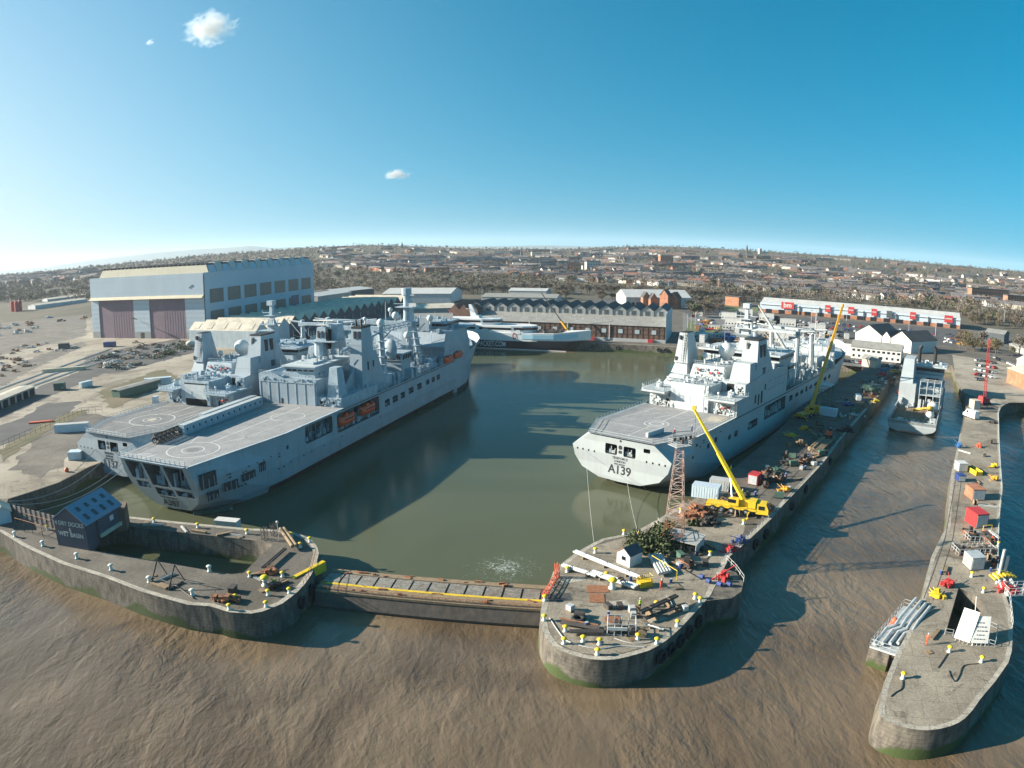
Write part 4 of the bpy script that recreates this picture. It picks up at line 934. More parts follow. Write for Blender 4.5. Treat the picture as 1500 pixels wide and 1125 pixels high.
    # decks
    fd = [(0, 10.6), (14, 12.6), (26, 14.3), (32, 15), (61, 15), (61, -15), (32, -15), (26, -14.3), (14, -12.6), (0, -10.6)]
    MB().prism(fd[::-1], 13.7, 14.03).build('flight_deck', 'deck_pale', t)
    mk = MB(); ring_mark(mk, 11.5, -2.8, 14.05, 6.2, .35); ring_mark(mk, 11.5, -2.8, 14.05, 2.6, .3); ring_mark(mk, 47, -6, 14.05, 4.6, .3)
    line_mark(mk, 18, -2.8, 58, -2.8, 14.05, .35); line_mark(mk, 1, 4.2, 5, 3.0, 14.05, .5); line_mark(mk, 3.2, 7.8, 4.8, 4.6, 14.05, .5); line_mark(mk, 2.0, 9.2, 3.0, 6.0, 14.05, .4)
    line_mark(mk, 22, -8, 56, -10.4, 14.05, .22); line_mark(mk, 16, 2, 22, 4.5, 14.05, .3); line_mark(mk, 20, -6, 26, -8.5, 14.05, .3); line_mark(mk, 30, 6, 56, 6, 14.05, .2)
    mk.build('deck_markings', 'mark_worn', t)
    MB().cyl((11.5, -2.8, 14.03), (11.5, -2.8, 14.06), 1.5, 1.5, 20).build('landing_spot', 'deck_grey', t)
    MB().prism([(61, 15), (150, 15), (150, -15), (61, -15)][::-1], 13.2, 13.6).build('main_deck', 'deck_dark', t)
    rl = MB(); rail(rl, [(0, 10.6, 14), (0, -10.6, 14)], 1.2, 1.5, .07, 3); rail(rl, [(0, 10.7, 14), (14, 12.7, 14), (20, 13.5, 14)], 1.2, 1.5, .06); rl.build('stern_rail', ms, t)
    sk_ = MB()
    for a, b in (((0, -10.6), (14, -12.6)), ((14, -12.6), (26, -14.3)), ((26, -14.3), (32, -15)), ((32, -15), (61, -15)), ((0, 10.6), (0, -10.6))):
        d = Vector((b[0] - a[0], b[1] - a[1], 0)).normalized(); n_ = Vector((d.y, -d.x, 0)); n_ = n_ if n_.dot(Vector((a[0] - 25, a[1], 0))) > 0 else -n_
        sk_.quad((*a, 14.04), (*b, 14.04), (b[0] + n_.x * .8, b[1] + n_.y * .8, 14.12), (a[0] + n_.x * .8, a[1] + n_.y * .8, 14.12))
        L_ = (Vector(b) - Vector(a)).length
        for k in range(int(L_ / 1.6)):
            f = k * 1.6 / L_; p = (a[0] + (b[0] - a[0]) * f, a[1] + (b[1] - a[1]) * f); sk_.cyl((*p, 13.8), (p[0] + n_.x * .8, p[1] + n_.y * .8, 14.05), .06, .06, 4)
    sk_.build('net_walkway', ms, t)
    # hangar with shutter doors
    hb = MB(); hb.box(61, 84, -6.8, 13.6, 13.6, 20.4)
    hb.add([(61, -6.8, 20.4), (61, 13.6, 20.4), (61, 13.6, 22.6), (61, 9.5, 23.4), (61, 4.0, 21.4), (61, -6.8, 21.4), (84, -6.8, 20.4), (84, 13.6, 20.4), (84, 13.6, 22.6), (84, 9.5, 23.4), (84, 4, 21.4), (84, -6.8, 21.4)],
           [(0, 1, 2, 3, 4, 5), (2, 3, 9, 8), (3, 4, 10, 9), (4, 5, 11, 10), (1, 2, 8, 7), (5, 0, 6, 11)])
    hb.box(61.5, 84, -14.6, -6.8, 13.6, 16.6); hb.fru((62, 67, -13.6, -9.8), (62.8, 66, -12.9, -10.4), 16.6, 25.0); hb.build('hangar_block', ms, t)
    dr = MB()
    for k in range(6): y = -6.2 + k * 3.2; dr.box(60.86, 61, y + .12, y + 3.05, 14.05, 20.2)
    dr.build('hangar_door', mh, t)
    pj = MB()
    for k in range(7): y = -6.2 + k * 3.2; pj.box(60.75, 61.0, y - .14, y + .14, 14.05, 20.8)
    pj.box(60.7, 61, -6.6, 13.4, 20.3, 20.6); wallclutter(pj, 61, -6, 13, 20.6, 21.4, 20, R); wallclutter(pj, 61.5, -14.2, -7, 13.8, 16.4, 40, R); clutter(pj, 62, 84, -14, -7, 16.6, 40, R=R); rail(pj, [(61, 13.4, 22.6), (61, -6.8, 21.4), (84, -6.8, 21.4)], 1.1, 1.2, .05, 3); rail(pj, [(61.6, -14.6, 16.6), (84, -14.6, 16.6)], 1.1, 1.4, .05)
    pj.build('hangar_frames', ms, t)
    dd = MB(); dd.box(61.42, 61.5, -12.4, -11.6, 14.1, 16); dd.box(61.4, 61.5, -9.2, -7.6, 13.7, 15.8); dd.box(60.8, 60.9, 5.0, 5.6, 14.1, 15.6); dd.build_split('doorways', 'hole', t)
    # deck house with windows above the hangar
    ch = MB(); ch.box(64, 82, -4.6, 6.8, 21.4, 23.0); ch.add([(64, -4.8, 23), (64, 5.6, 23), (63.2, 5.8, 24.6), (63.2, -5.0, 24.6), (84, -4.8, 23), (84, 5.6, 23), (84, 5.8, 24.6), (84, -5, 24.6)], [(0, 1, 2, 3), (1, 5, 6, 2), (4, 0, 3, 7), (3, 2, 6, 7)]); ch.build('flying_control', ms, t)
    ct = MB(); ct.box(62.8, 84.4, -5.6, 6.2, 24.6, 24.95)
    ct.box(66, 74, -3, 3, 24.95, 25.5); clutter(ct, 66, 82, -4, 5, 24.95, 18, R=R); ct.build('flying_control_roof', 'hangar_shut', t)
    cw = MB()
    for k in range(5): y = -4.4 + k * 1.95; cw.quad((63.9 - .08, y, 23.25), (63.9 - .08, y + 1.6, 23.25), (63.45 - .08, y + 1.6, 24.35), (63.45 - .08, y, 24.35))
    cw.build_split('control_window', 'glass_dark', t)
    # radar tower
    rt = MB(); rt.cyl((78, 1.5, 24), (78, 1.5, 30.5), 2.3, 2.1, 12); rt.fru((76, 80, -1.6, 2.2), (76.4, 79.6, -1.2, 1.8), 30.5, 34.6); rt.fru((78, 83, -4.6, -1.8), (78.6, 82.2, -4.2, -2.0), 28, 35.4); rt.box(75, 81.5, -5.2, 4.2, 30.3, 30.6); rt.build('radar_tower', ms, t)
    dd = MB(); dd.box(75.9, 76.1, -.8, -.1, 31.5, 33.6); dd.box(75.9, 76.1, .7, 1.4, 31.5, 33.6); dd.box(76.3, 79, -2.2, -1.5, 28, 34); dd.build_split('tower_louvres', 'black', t)
    ra = MB(); ra.cyl((78, 0, 34.6), (78, 0, 36.4), .3, .3, 6); ra.cyl((77.8, -3.4, 36.6), (78.3, 4.2, 36.6), .22, .22, 5); ra.box(77, 79, -1.8, 2.4, 35.2, 35.5); ra.cyl((78, -1, 34.8), (78, -1, 37.4), .1, .1, 4); ra.build_split('radar', 'white', t)
    # tall funnel on the starboard side
    f = MB(); f.fru((76, 86, -13.8, -9.0), (77.4, 83.2, -13.2, -9.8), 16.6, 34.4); f.fru((84.5, 94, -13.6, -9.2), (83, 86, -13.4, -9.5), 13.6, 27); f.fru((68, 77.5, -11.2, -10.6), (76.8, 77.6, -11.1, -10.7), 16.6, 23); f.build_split('funnel', mh, t)
    fb = MB(); fb.box(77.3, 83.3, -13.25, -9.75, 34.4, 35.0); fb.box(76.9, 77.35, -12.9, -12.2, 31.4, 33.6); fb.box(76.9, 77.35, -11.4, -10.7, 31.4, 33.6); fb.box(80, 80.6, -13.75, -13.3, 21.5, 24); fb.box(83.4, 84, -13.75, -13.2, 22, 24); fb.build_split('funnel_louvres', 'black', t)
    for y in (-12.4, -10.6): fb2 = MB().cyl((79, y, 35), (79, y, 37), .35, .3, 8).build_split('exhaust_pipe', 'dark_steel', t)
    # port side funnel/casing and deck blocks forward of the hangar
    bk = MB(); bk.box(84, 96, -8, 12, 13.6, 19); bk.box(88, 100, -13, -9, 13.6, 17.5); bk.fru((86, 94, 8, 13), (87, 92, 9, 12), 19, 27); bk.box(100, 104, -6, 9, 13.6, 18.4); bk.build_split('deck_house', ms, t)
    cl = MB(); clutter(cl, 84, 150, -14, 14, 13.6, 620, (0.4, 2.6), 3.6, R); clutter(cl, 84, 96, -8, 12, 19, 40, R=R); clutter(cl, 62, 84, -6, 13, 21.6, 40, R=R)
    for y in (-5, -3, 3, 6, 9): cl.cyl((96, y, 15.2), (146, y, 15.2), .25, .25, 6)
    for k in range(110): x = R.uniform(66, 148); y = R.uniform(-12, 12); cl.cyl((x, y, 13.6), (x + R.uniform(-1.5, 1.5), y + R.uniform(-1, 1), R.uniform(17, 27)), .12, .06, 4)
    for k in range(26): x = R.uniform(86, 140); y = R.uniform(-11, 11); z = R.uniform(18, 26); cl.cyl((x, y, z), (x + R.uniform(-9, 9), y + R.uniform(-7, 7), z + R.uniform(-4, 4)), .1, .1, 4)
    for x, y, z in ((90, 6, 24), (110, 4, 21), (117, -6, 19), (124, 8, 22)): cl.box(x - 2, x + 2, y - 2, y + 2, 13.6, z - 3); lattice(cl, (x, y, z - 3), (x, y, z + 4), 1.6, 1.2, 5, .07); cl.box(x - 1.4, x + 1.4, y - 1.4, y + 1.4, z + 4, z + 4.2)
    rail(cl, [(84, -14.8, 14), (150, -14.8, 14)], 1.1, 1.6, .05, 3)
    cl.build('deck_machinery', ms, t)
    # walkway above the lifeboat bay
    # replenishment gantries
    for x, top, ln in ((99, 33, -2), (129, 32, -6)):
        for y in (-9.5, 9.5):
            p = MB(); p.cyl((x, y, 13.6), (x + ln, y, top), 1.25, .9, 8); p.cyl((x + ln * .8, y, top - 5), (x + ln, y * 1.5, top - .6), .2, .2, 5)
            for k in range(7): z = 15 + k * 2.6; xx = x + ln * (z - 13.6) / (top - 13.6); p.box(xx - 1.5, xx + 1.5, y - 1.4, y + 1.4, z, z + .15)
            p.build('gantry_post', ms, t)
        p = MB(); p.box(x + ln - .8, x + ln + .8, -9.5, 9.5, top - 1.6, top - .2); p.build('gantry_beam', ms, t)
    p = MB(); p.box(97, 124, -10.2, -9.0, 31.0, 32.2) if False else lattice(p, (97, -9.5, 31.8), (123, -9.5, 31.2), 1.2, 1.2, 14, .08); p.cyl((72, -9, 28), (97, -9.5, 31), .35, .3, 6); p.build_split('gantry_bridge', ms, t)
    dm = MB()
    for x, y, z, r in ((97.5, -9.5, 34, 1.35), (121, -3.5, 34, 1.4), (126, 1, 35.5, .9), (142, -8, 31, 1.3), (108, 2, 34, .7), (121, -8, 27, 1.3)):
        dm.sph((x, y, z), r, 14); dm.cyl((x, y, z - 2.4), (x, y, z), .3, .3, 6)
    dm.build_split('dome', 'dome_white', t, True)
    dp = MB(); dp.sph((103, -10.2, 24.5), 2.6, 14, 1.35, .35, .9); dp.build('dish', ms, t, True)
    cb = MB(); cb.box(106, 113.5, -12.5, -6, 13.6, 20.2); cb.add([(105.6, -12.8, 20.2), (113.8, -12.8, 20.2), (113.8, -5.8, 20.2), (105.6, -5.8, 20.2), (105, -13.2, 22.8), (114.2, -13.2, 22.8), (114.2, -5.4, 22.8), (105, -5.4, 22.8)], [(0, 1, 5, 4), (1, 2, 6, 5), (2, 3, 7, 6), (3, 0, 4, 7), (4, 5, 6, 7)]); cb.build('winch_cabin', mh, t)
    cw = MB()
    for k in range(4): y = -12.4 + k * 1.7; cw.quad((105.5, y, 20.6), (105.5, y + 1.35, 20.6), (105.08, y + 1.35, 22.3), (105.08, y, 22.3))
    for k in range(4): x = 106.4 + k * 1.9; cw.quad((x, -12.95, 20.6), (x + 1.3, -12.95, 20.6), (x + 1.3, -13.2, 22.2), (x, -13.2, 22.2))
    cw.build_split('cabin_window', 'glass_dark', t)
    # bridge superstructure forward
    fs = MB(); fs.box(140, 168, -14.6, 14.6, 13.6, 20.5); fs.add([(138, -14.9, 20.5), (168, -14.2, 20.5), (168, 14.2, 20.5), (138, 14.9, 20.5), (142, -14.4, 25.5), (166, -13.8, 25.5), (166, 13.8, 25.5), (142, 14.4, 25.5)], [(0, 1, 5, 4), (1, 2, 6, 5), (2, 3, 7, 6), (3, 0, 4, 7), (4, 5, 6, 7)]); fs.box(150, 165, -11, 11, 25.5, 28.6); fs.box(143, 146, -7, -3, 25.5, 31); fs.box(135, 140, -12, 12, 13.6, 17)
    fs.prism([(160, -16.5), (170, -16.5), (173, -10), (173, 10), (170, 16.5), (160, 16.5)], 25.5, 26.2, True); fs.build('bridge_block', mh, t)
    bwn = MB(); bwn.box(149.9, 165.1, -11.06, 11.06, 27.0, 28.0); bwn.build_split('bridge_window', 'glass_dark', t)
    rr = MB(); clutter(rr, 142, 166, -13, 13, 25.5, 60, R=R); clutter(rr, 150, 165, -10, 10, 28.6, 26, R=R); rail(rr, [(142.2, 14.2, 25.5), (142.2, -14.3, 25.5), (166, -13.7, 25.5)], 1.1, 1.6, .05)
    for k in range(12): x, y = R.uniform(142, 168), R.uniform(-13, 13); rr.cyl((x, y, 25.5), (x, y, R.uniform(28, 34)), .06, .04, 4)
    rr.build('bridge_fittings', ms, t)
    fm = MB(); fm.fru((132, 138, -3.4, .4), (133.4, 136.6, -2.6, -.4), 17, 30); fm.cyl((135, -1.5, 30), (135, -1.5, 40.4), 1.35, 1.25, 12); fm.cyl((135, -1.5, 40.4), (135, -1.5, 43), 1.9, 1.9, 12); fm.box(132, 138, -5, 2, 35.8, 36.1); fm.cyl((135, -7, 37), (135, 4, 37), .12, .12, 5); fm.fru((146, 151, 2, 6), (147.4, 149.6, 3, 5), 25.5, 38); fm.box(145, 152, .5, 7.5, 34.5, 34.8); fm.build('fore_mast', ms, t)
    rd = MB(); rd.cyl((148.4, 4, 38), (148.4, 4, 39.4), .15, .15, 5); rd.box(148.2, 148.6, 1.4, 6.6, 39.2, 39.6); rd.box(133.6, 134, -6, -3, 36.1, 37.4); rd.build_split('radar', 'white', t)
    fo = MB(); fo.prism([(168, -14.2), (180, -11.6), (190, -7.6), (198, -3.4), (202.4, 0), (198, 3.4), (190, 7.6), (180, 11.6), (168, 14.2)], 15.6, 16.0); clutter(fo, 170, 194, -5, 5, 16, 40, R=R); fo.build('foredeck', ms, t)
    ob = MB()
    return t
vic = victoria()
# davits and orange lifeboats hanging in the side bay and forward
def lifeboat(label, x, y, z, s=1.0, h=V_H, o=V_O):
    b = thing('lifeboat', label, 'lifeboat', tloc(o, h, x, y, z), PI / 2 - math.radians(h), 'lifeboats on A387')
    m = MB()
    rings = []
    for f, w_ in ((-1, .15), (-.92, .55), (-.7, .85), (-.3, 1), (.3, 1), (.7, .85), (.92, .55), (1, .15)):
        xx = f * 4.2 * s; ww = 1.45 * s * w_
        rings.append([(xx, ww * a, c * s + (abs(f) ** 3) * .25) for a, c in ((0, 0), (.75, .35), (1, 1.1), (.98, 1.5), (.72, 2.3), (0, 2.65), (-.72, 2.3), (-.98, 1.5), (-1, 1.1), (-.75, .35))])
    m.loft(rings); m.build('boat_hull', 'boat_orange', b, True)
    MB().box(-1.0 * s, .6 * s, -.6 * s, .6 * s, 2.45 * s, 3.1 * s).build('steering_cabin', 'boat_orange', b)
    w_ = MB()
    for k in range(5): w_.box((-2.4 + k * 1.1) * s, (-1.9 + k * 1.1) * s, -1.5 * s, -1.2 * s, 1.65 * s, 1.9 * s)
    w_.build_split('window', 'glass_dark', b)
    MB().loft([[(-4.25 * s, 1.52 * s * q, 1.25 * s), (4.25 * s, 1.52 * s * q, 1.25 * s), (4.25 * s, 1.52 * s * q, 1.4 * s), (-4.25 * s, 1.52 * s * q, 1.4 * s)] for q in (-.98, .98)]).build('fender', 'white', b) if False else None
    dv = MB()
    for xx in (-3.4, 3.4): dv.cyl((xx * s, .4, 2.2 * s), (xx * s, .4, 4.6 * s), .1, .1, 5); dv.cyl((xx * s, .4, 4.6 * s), (xx * s, 2.4, 4.9 * s), .14, .14, 5)
    dv.build_split('davit', 'aged_grey', b)
    return b
lifeboat('orange lifeboat in the side bay of A387, nearer its stern', 64.5, -14.0, 8.4, 1.1)
lifeboat('orange lifeboat in the side bay of A387, nearer its middle', 77.5, -14.0, 8.6, 1.1)
lifeboat('smaller orange lifeboat high by the bridge of A387, aft of its neighbour', 141.5, -15.6, 14.2, .9)
lifeboat('smaller orange lifeboat high by the bridge of A387, next to the bow', 152.5, -15.4, 14.4, .9)
# row of lockers along the port edge of the flight deck
k0 = thing('deck_locker', 'row', 'locker')
MB().box(-1.2, 1.2, -.9, .9, 0, 2.5).build('body', 'aged_grey', k0); MB().box(-1.25, 1.25, -.95, .95, 2.5, 2.62).build('lid', 'ship_grey', k0); MB().box(-.25, .25, -.97, -.9, 1.1, 1.7).build('vent', 'black', k0)
proto(k0)
for i in range(14):
    x = 22 + i * 2.55
    place(k0, i == 0, tloc(V_O, V_H, x, 9.2 + (x - 22) * .03, 14.04), PI / 2 - math.radians(V_H), 'pale blue grey steel locker in the near row along the deck of A387', 'locker', 'near row of lockers on the flight deck of A387')
for i in range(10):
    x = 34 + i * 2.5
    place(k0, False, tloc(V_O, V_H, x, 12.2 + (x - 22) * .03, 14.04), PI / 2 - math.radians(V_H), 'pale blue grey steel locker in the outer row beside A137', 'locker', 'outer row of lockers on the flight deck of A387')
# dark brow (folded gangway) lying at the deck edge
bw_ = MB(); R2 = random.Random(4)
lattice(bw_, (-5, 0, .9), (5, 0, .9), 1.8, 1.8, 12, .14)
o = bw_.build('folded_gangway', 'dark_steel', None, False, tloc(V_O, V_H, 16.5, 10.2, 14.1), PI / 2 - math.radians(V_H - 4)); tag(o, 'dark lattice gangway lying folded on the deck edge of A387', 'gangway')

# ------------------------------------------------------------------ survey / auxiliary ship in the right hand dock channel
def channel_ship():
    R = random.Random(21)
    a = P(1294, 632, 0); b = P(1373, 641, 0)
    c = ((a[0] + b[0]) / 2, (a[1] + b[1]) / 2); head = 37.0
    t = thing('offshore_vessel', 'pale blue grey working ship with wooden stern deck in the narrow channel', 'ship', (c[0], c[1], 0), PI / 2 - math.radians(head))
    B = 8.8; mh, ms = 'hull_grey', 'ship_grey'
    st = [(0, [(.01, .6), (5, .6), (8, 1.6), (B, 2.6), (B, 3.6), (B, 4.4)]), (8, [(.01, -2), (6.5, -1.6), (8.6, .4), (B, 2.6), (B, 3.6), (B, 4.4)]), (55, [(.01, -2), (7, -2), (B, .4), (B, 2.6), (B, 3.6), (B, 4.6)])]
    for f, k in ((.3, .95), (.6, .75), (.85, .4), (1, .04)): st.append((55 + 30 * f, [(.01, -2), (7 * k, -2), (B * k, .4), (B * k, 3), (B * k + .2, 5), (B * k + .4, 5 + 4 * f)]))
    hull(t, st, mh); half = st[0][1]
    MB().poly([(0, y, z) for y, z in half] + [(0, -y, z) for y, z in half[::-1]]).build('transom', mh, t)
    MB().prism([(.2, B - .3), (55, B - .3), (55, -B + .3), (.2, -B + .3)][::-1], 3.2, 3.5).build('working_deck', 'timber', t)
    bl = MB(); bl.box(0, 55, B - .35, B, 3.4, 5.3); bl.box(0, 55, -B, -B + .35, 3.4, 5.3); bl.box(0, .4, -B, B, 3.4, 4.6); bl.build('bulwark', mh, t)
    dl = MB()
    for k in range(14): dl.box(1 + k * 1.8, 1.15 + k * 1.8, -B + .6, B - .6, 3.5, 3.56)
    for k in range(7): dl.box(1, 26, -7.5 + k * 2.5, -7.35 + k * 2.5, 3.5, 3.57)
    dl.build('deck_battens', 'dark_steel', t)
    cl = MB(); clutter(cl, 2, 26, -8, -4.5, 3.5, 40, R=R, hmax=2); clutter(cl, 1, 5, -8, 8, 3.5, 26, R=R, hmax=1.2); clutter(cl, 26, 34, -8, 8, 3.5, 50, R=R, hmax=4); cl.build('deck_gear', 'galv', t)
    cr = MB(); cr.cyl((20, 1.5, 4.5), (19, -4.5, 6.2), .55, .45, 8); cr.cyl((19, -5, 3.5), (19, -5, 7), .9, .8, 8); cr.build('deck_crane', 'amber', t)
    wn = MB(); wn.sph((12, -5.5, 4.8), 1.8, 10, 1, 1.2); wn.sph((22, -6, 6.2), 2.2, 10, .8, 1.3); wn.build_split('covered_winch', 'white', t, True)
    su = MB(); su.box(30, 60, 2.0, 8.6, 3.5, 12.5); su.box(36, 60, -8.4, 8.4, 3.5, 10.5); su.fru((30, 44, 3.4, 8.6), (40, 52, 4.2, 8.4), 12.5, 20.5); su.box(46, 64, -7.5, 7.5, 10.5, 14); su.box(50, 62, -8, 8, 14, 16.8); su.box(62, 76, -6.5, 6.5, 3.5, 9); su.build('superstructure', mh, t)
    for z0 in (5.2, 8.4, 11.2): 
        pass
    sc_ = MB()
    for x in (30, 33, 36):
        for y in (-8, -5.2, -2.4, .4): sc_.cyl((x, y, 3.5), (x, y, 14), .12, .12, 5)
        for z in (6, 8.6, 11.2, 13.8): sc_.cyl((x, -8, z), (x, .4, z), .1, .1, 5)
    for y in (-8, -5.2, -2.4, .4):
        for z in (6, 8.6, 11.2, 13.8): sc_.cyl((30, y, z), (36, y, z), .1, .1, 5)
    sc_.box(30, 36, -8, .4, 8.5, 8.6); sc_.build('scaffold_frame', 'ship_grey', t)
    gl = MB(); gl.box(49.9, 62.1, -8.05, 8.05, 15.0, 16.1); gl.box(35.94, 36, -6, 0, 5, 7.4); gl.box(45.94, 46, -6.5, -1, 11.4, 13); gl.build_split('bridge_window', 'glass_dark', t)
    rf = MB(); rf.box(48.5, 63, -9, 9, 16.8, 17.3); clutter(rf, 50, 62, -8, 8, 17.3, 24, R=R); rf.build('bridge_roof', 'ship_grey', t)
    fn = MB()
    for y in (-3.4, 3.4): fn.cyl((56, y, 17.3), (56, y, 23), .8, .75, 10); fn.cyl((56, y, 23), (56, y * .75, 24.4), .85, .7, 10)
    fn.build_split('funnel', 'black', t)
    lb = MB().sph((34, 8.8, 8), 1.4, 10, .8, 1.6, .8); lb.build('rescue_boat', 'orange', t, True)
    lb = MB(); lb.box(.02 - .06, 0, -2, 4, .7, 1.0); lb.build('waterline_patch', 'orange', t)
    return t
channel_ship()
# ------------------------------------------------------------------ fast ferry catamaran at the far quay
def ferry():
    a = P(668, 510, 0); b = P(829, 517, 0); ang = math.atan2(b[1] - a[1], b[0] - a[0]); s = math.hypot(b[0] - a[0], b[1] - a[1]) / 79.0
    t = thing('fast_ferry', 'white and black fast ferry with a web address on its side at the far quay', 'ferry', (a[0] - 10.8 * s * math.sin(ang), a[1] + 10.8 * s * math.cos(ang), 0), ang)
    t.scale = (s, s * .8, 1.24)
    mat('ferry_white', (0.72, 0.73, 0.72), (0.66, 0.68, 0.68), 0.1, 0.4); mat('ferry_black', (0.012, 0.013, 0.02), rough=0.35); mat('ferry_blue', (0.36, 0.60, 0.72), rough=0.4); mat('ferry_red', (0.32, 0.04, 0.04), rough=0.6)
    Lh = 86.0
    for sy in (-10, 10):
        st = []
        for x, k, zt in ((0, 1, 4.8), (50, 1, 4.8), (68, .75, 4.9), (80, .35, 5.0), (Lh, .03, 5.4)):
            xb = x - max(0, x - 56) * .28; st.append([(xb, sy - 3.4 * k, -1), (xb, sy - 3.4 * k, .7), (x + (3 if x > 60 else 0), sy - 3.5 * k, zt), (x + (3 if x > 60 else 0), sy + 3.5 * k, zt), (xb, sy + 3.4 * k, .7), (xb, sy + 3.4 * k, -1)])
        MB().loft(st).build('hull', 'ferry_black', t)
    bd = MB(); bd.box(-.1, 84, -13.55, -13.35, -.3, .5) ; bd.build('boot_topping', 'ferry_red', t)
    wl = MB(); wl.box(0, 79, -13.52, -13.4, .5, .8); wl.build('waterline_stripe', 'ferry_white', t)
    up = MB()
    up.loft([[(x, -13.6 * k, 4.4 + dz * .6), (x, -13.9 * k, 8 + dz), (x, 13.9 * k, 8 + dz), (x, 13.6 * k, 4.4 + dz * .6)] for x, k, dz in ((-6, .98, -.5), (0, 1, 0), (55, 1, 0), (70, .86, .2), (80, .6, .9), (88, .3, 1.4), (94, .05, 1.8))]); up.build('upper_hull', 'ferry_white', t)
    MB().loft([[(x, -14.0 * k - .02, 5.5 + dz), (x, -14.0 * k - .02, 7.4 + dz), (x, -13.8 * k, 7.4 + dz), (x, -13.8 * k, 5.5 + dz)] for x, k, dz in ((48, 1, .0), (56, 1, .0), (70, .862, .2), (80, .605, .6), (86, .37, 1.0))]).build('bow_stripe', 'ferry_blue', t)
    c1 = MB(); c1.loft([[(x, -12.4 * k, 8), (x, -12.2 * k, 11), (x, 12.2 * k, 11), (x, 12.4 * k, 8)] for x, k in ((-8, .9), (0, 1), (40, 1), (48, .9), (54, .5), (56, .1))]); c1.loft([[(x, -9.5 * k, 11), (x, -9 * k, 13.8), (x, 9 * k, 13.8), (x, 9.5 * k, 11)] for x, k in ((-10, .9), (0, 1), (18, 1), (26, .8), (30, .3))]); c1.build('cabin', 'ferry_white', t)
    g_ = MB(); g_.box(6, 14, -12.42, -12, 9.2, 10.2); g_.box(17, 40, -12.42, -12, 9.2, 10.2); g_.loft([[(x, -12.36 * k, 9.2), (x, -12.34 * k, 10.3), (x, 12.3 * k, 10.3), (x, 12.3 * k, 9.2)] for x, k in ((42, 1.0), (48.3, .91), (54.3, .51), (56.4, .1))]); g_.box(0, 17, -9.42, -9, 12.2, 13.1); g_.loft([[(x, -9.4 * k, 12.2), (x, -9.3 * k, 13.1), (x, 9.3 * k, 13.1), (x, 9.3 * k, 12.2)] for x, k in ((19, 1), (26.3, .81), (30.4, .3))]); g_.box(-3, -1, -13.95, -13.6, 6.5, 7.2); g_.box(2, 4, -13.95, -13.6, 6.5, 7.2)
    g_.build_split('window', 'glass_dark', t)
    ms_ = MB(); ms_.fru((8, 13, -2, 2), (6, 8, -1, 1), 13.8, 20); ms_.fru((9, 15, -4, 4), (9.5, 14, -3.5, 3.5), 13.8, 15); ms_.cyl((5, -3, 18), (9, 3, 18), .2, .2, 5); ms_.box(20, 24, -14.2, -13.4, 8, 9.6); ms_.box(44, 47, -14.1, -13.4, 7.6, 9.4); ms_.build('mast', 'ferry_white', t)
    rl = MB(); rail(rl, [(56, -12, 8.2), (78, -8.4, 8.8)], 1, 2, .08); rl.box(57, 74, -8, 8, 8.1, 8.9); clutter(rl, 56, 76, -9, 9, 8.1, 40, hmax=1.6, R=random.Random(2)); rl.build('foredeck_gear', 'dark_steel', t)
    rd = MB(); rd.add([(-8, -10.6, 11), (0, -10.6, 11), (-2.5, -10.6, 13.9), (-5, -10.6, 13.9)], [(0, 1, 2, 3)]); rd.cyl((-6, -9.8, 13.8), (-4, -9.8, 13.8), .8, .8, 8); rd.build('emblem_panel', 'red', t)
    text('web_address', 'STEAM-PACKET.COM', 3.3, 'ferry_white', t, frame((21, -13.56, 2.7), (1, 0, 0), (0, 0, 1)), .02, 'CENTER', .04)
    cm = MB(); ring_mark(cm, 0, 0, 0, 1.0, .5, 24); o = cm.build('round_emblem', 'ferry_red', t); o.matrix_parent_inverse = Matrix(); o.data.transform(frame((43, -13.97, 6.7), (1, 0, 0), (0, 0, 1)))
    fn = MB(); fn.cyl((-7, 8, 11), (-12, 8, 17), .5, .3, 6); fn.build('loading_arm', 'red', t)
    return t


ferry()
# ================================================================== BUILDINGS OF THE YARD
mat('clad_blue', (0.47, 0.555, 0.625), (0.415, 0.495, 0.56), 0.05, 0.6, streak=0.25, streak_col=(0.36, 0.38, 0.38), seam=.10, joint_size=4.0)
mat('clad_cream', (0.56, 0.50, 0.37), (0.50, 0.44, 0.32), 0.2, 0.7, streak=0.4, streak_col=(0.35, 0.22, 0.12))
mat('door_mauve', (0.215, 0.155, 0.19), (0.185, 0.132, 0.165), 0.1, 0.7, streak=0.25, streak_col=(0.36, 0.24, 0.26))
mat('pane_brown', (0.16, 0.145, 0.12), (0.12, 0.11, 0.095), 0.3, 0.4)
mat('roof_cream', (0.62, 0.56, 0.45), (0.42, 0.38, 0.31), 0.15, 0.8, streak=0.3)
mat('gable_dark', (0.045, 0.06, 0.07), (0.07, 0.085, 0.095), 0.2, 0.7)
mat('gable_pale', (0.45, 0.52, 0.55), (0.38, 0.44, 0.47), 0.3, 0.7, streak=.3)
mat('roof_grey', (0.20, 0.20, 0.185), (0.28, 0.275, 0.255), 0.25, 0.85, streak=.2)
mat('roof_dark', (0.05, 0.05, 0.055), (0.085, 0.08, 0.075), 0.25, 0.8)
mat('roof_white', (0.52, 0.52, 0.50), (0.42, 0.42, 0.40), 0.2, 0.6, streak=.2)
mat('shed_grey', (0.33, 0.34, 0.33), (0.27, 0.28, 0.27), 0.2, 0.7, streak=.3)
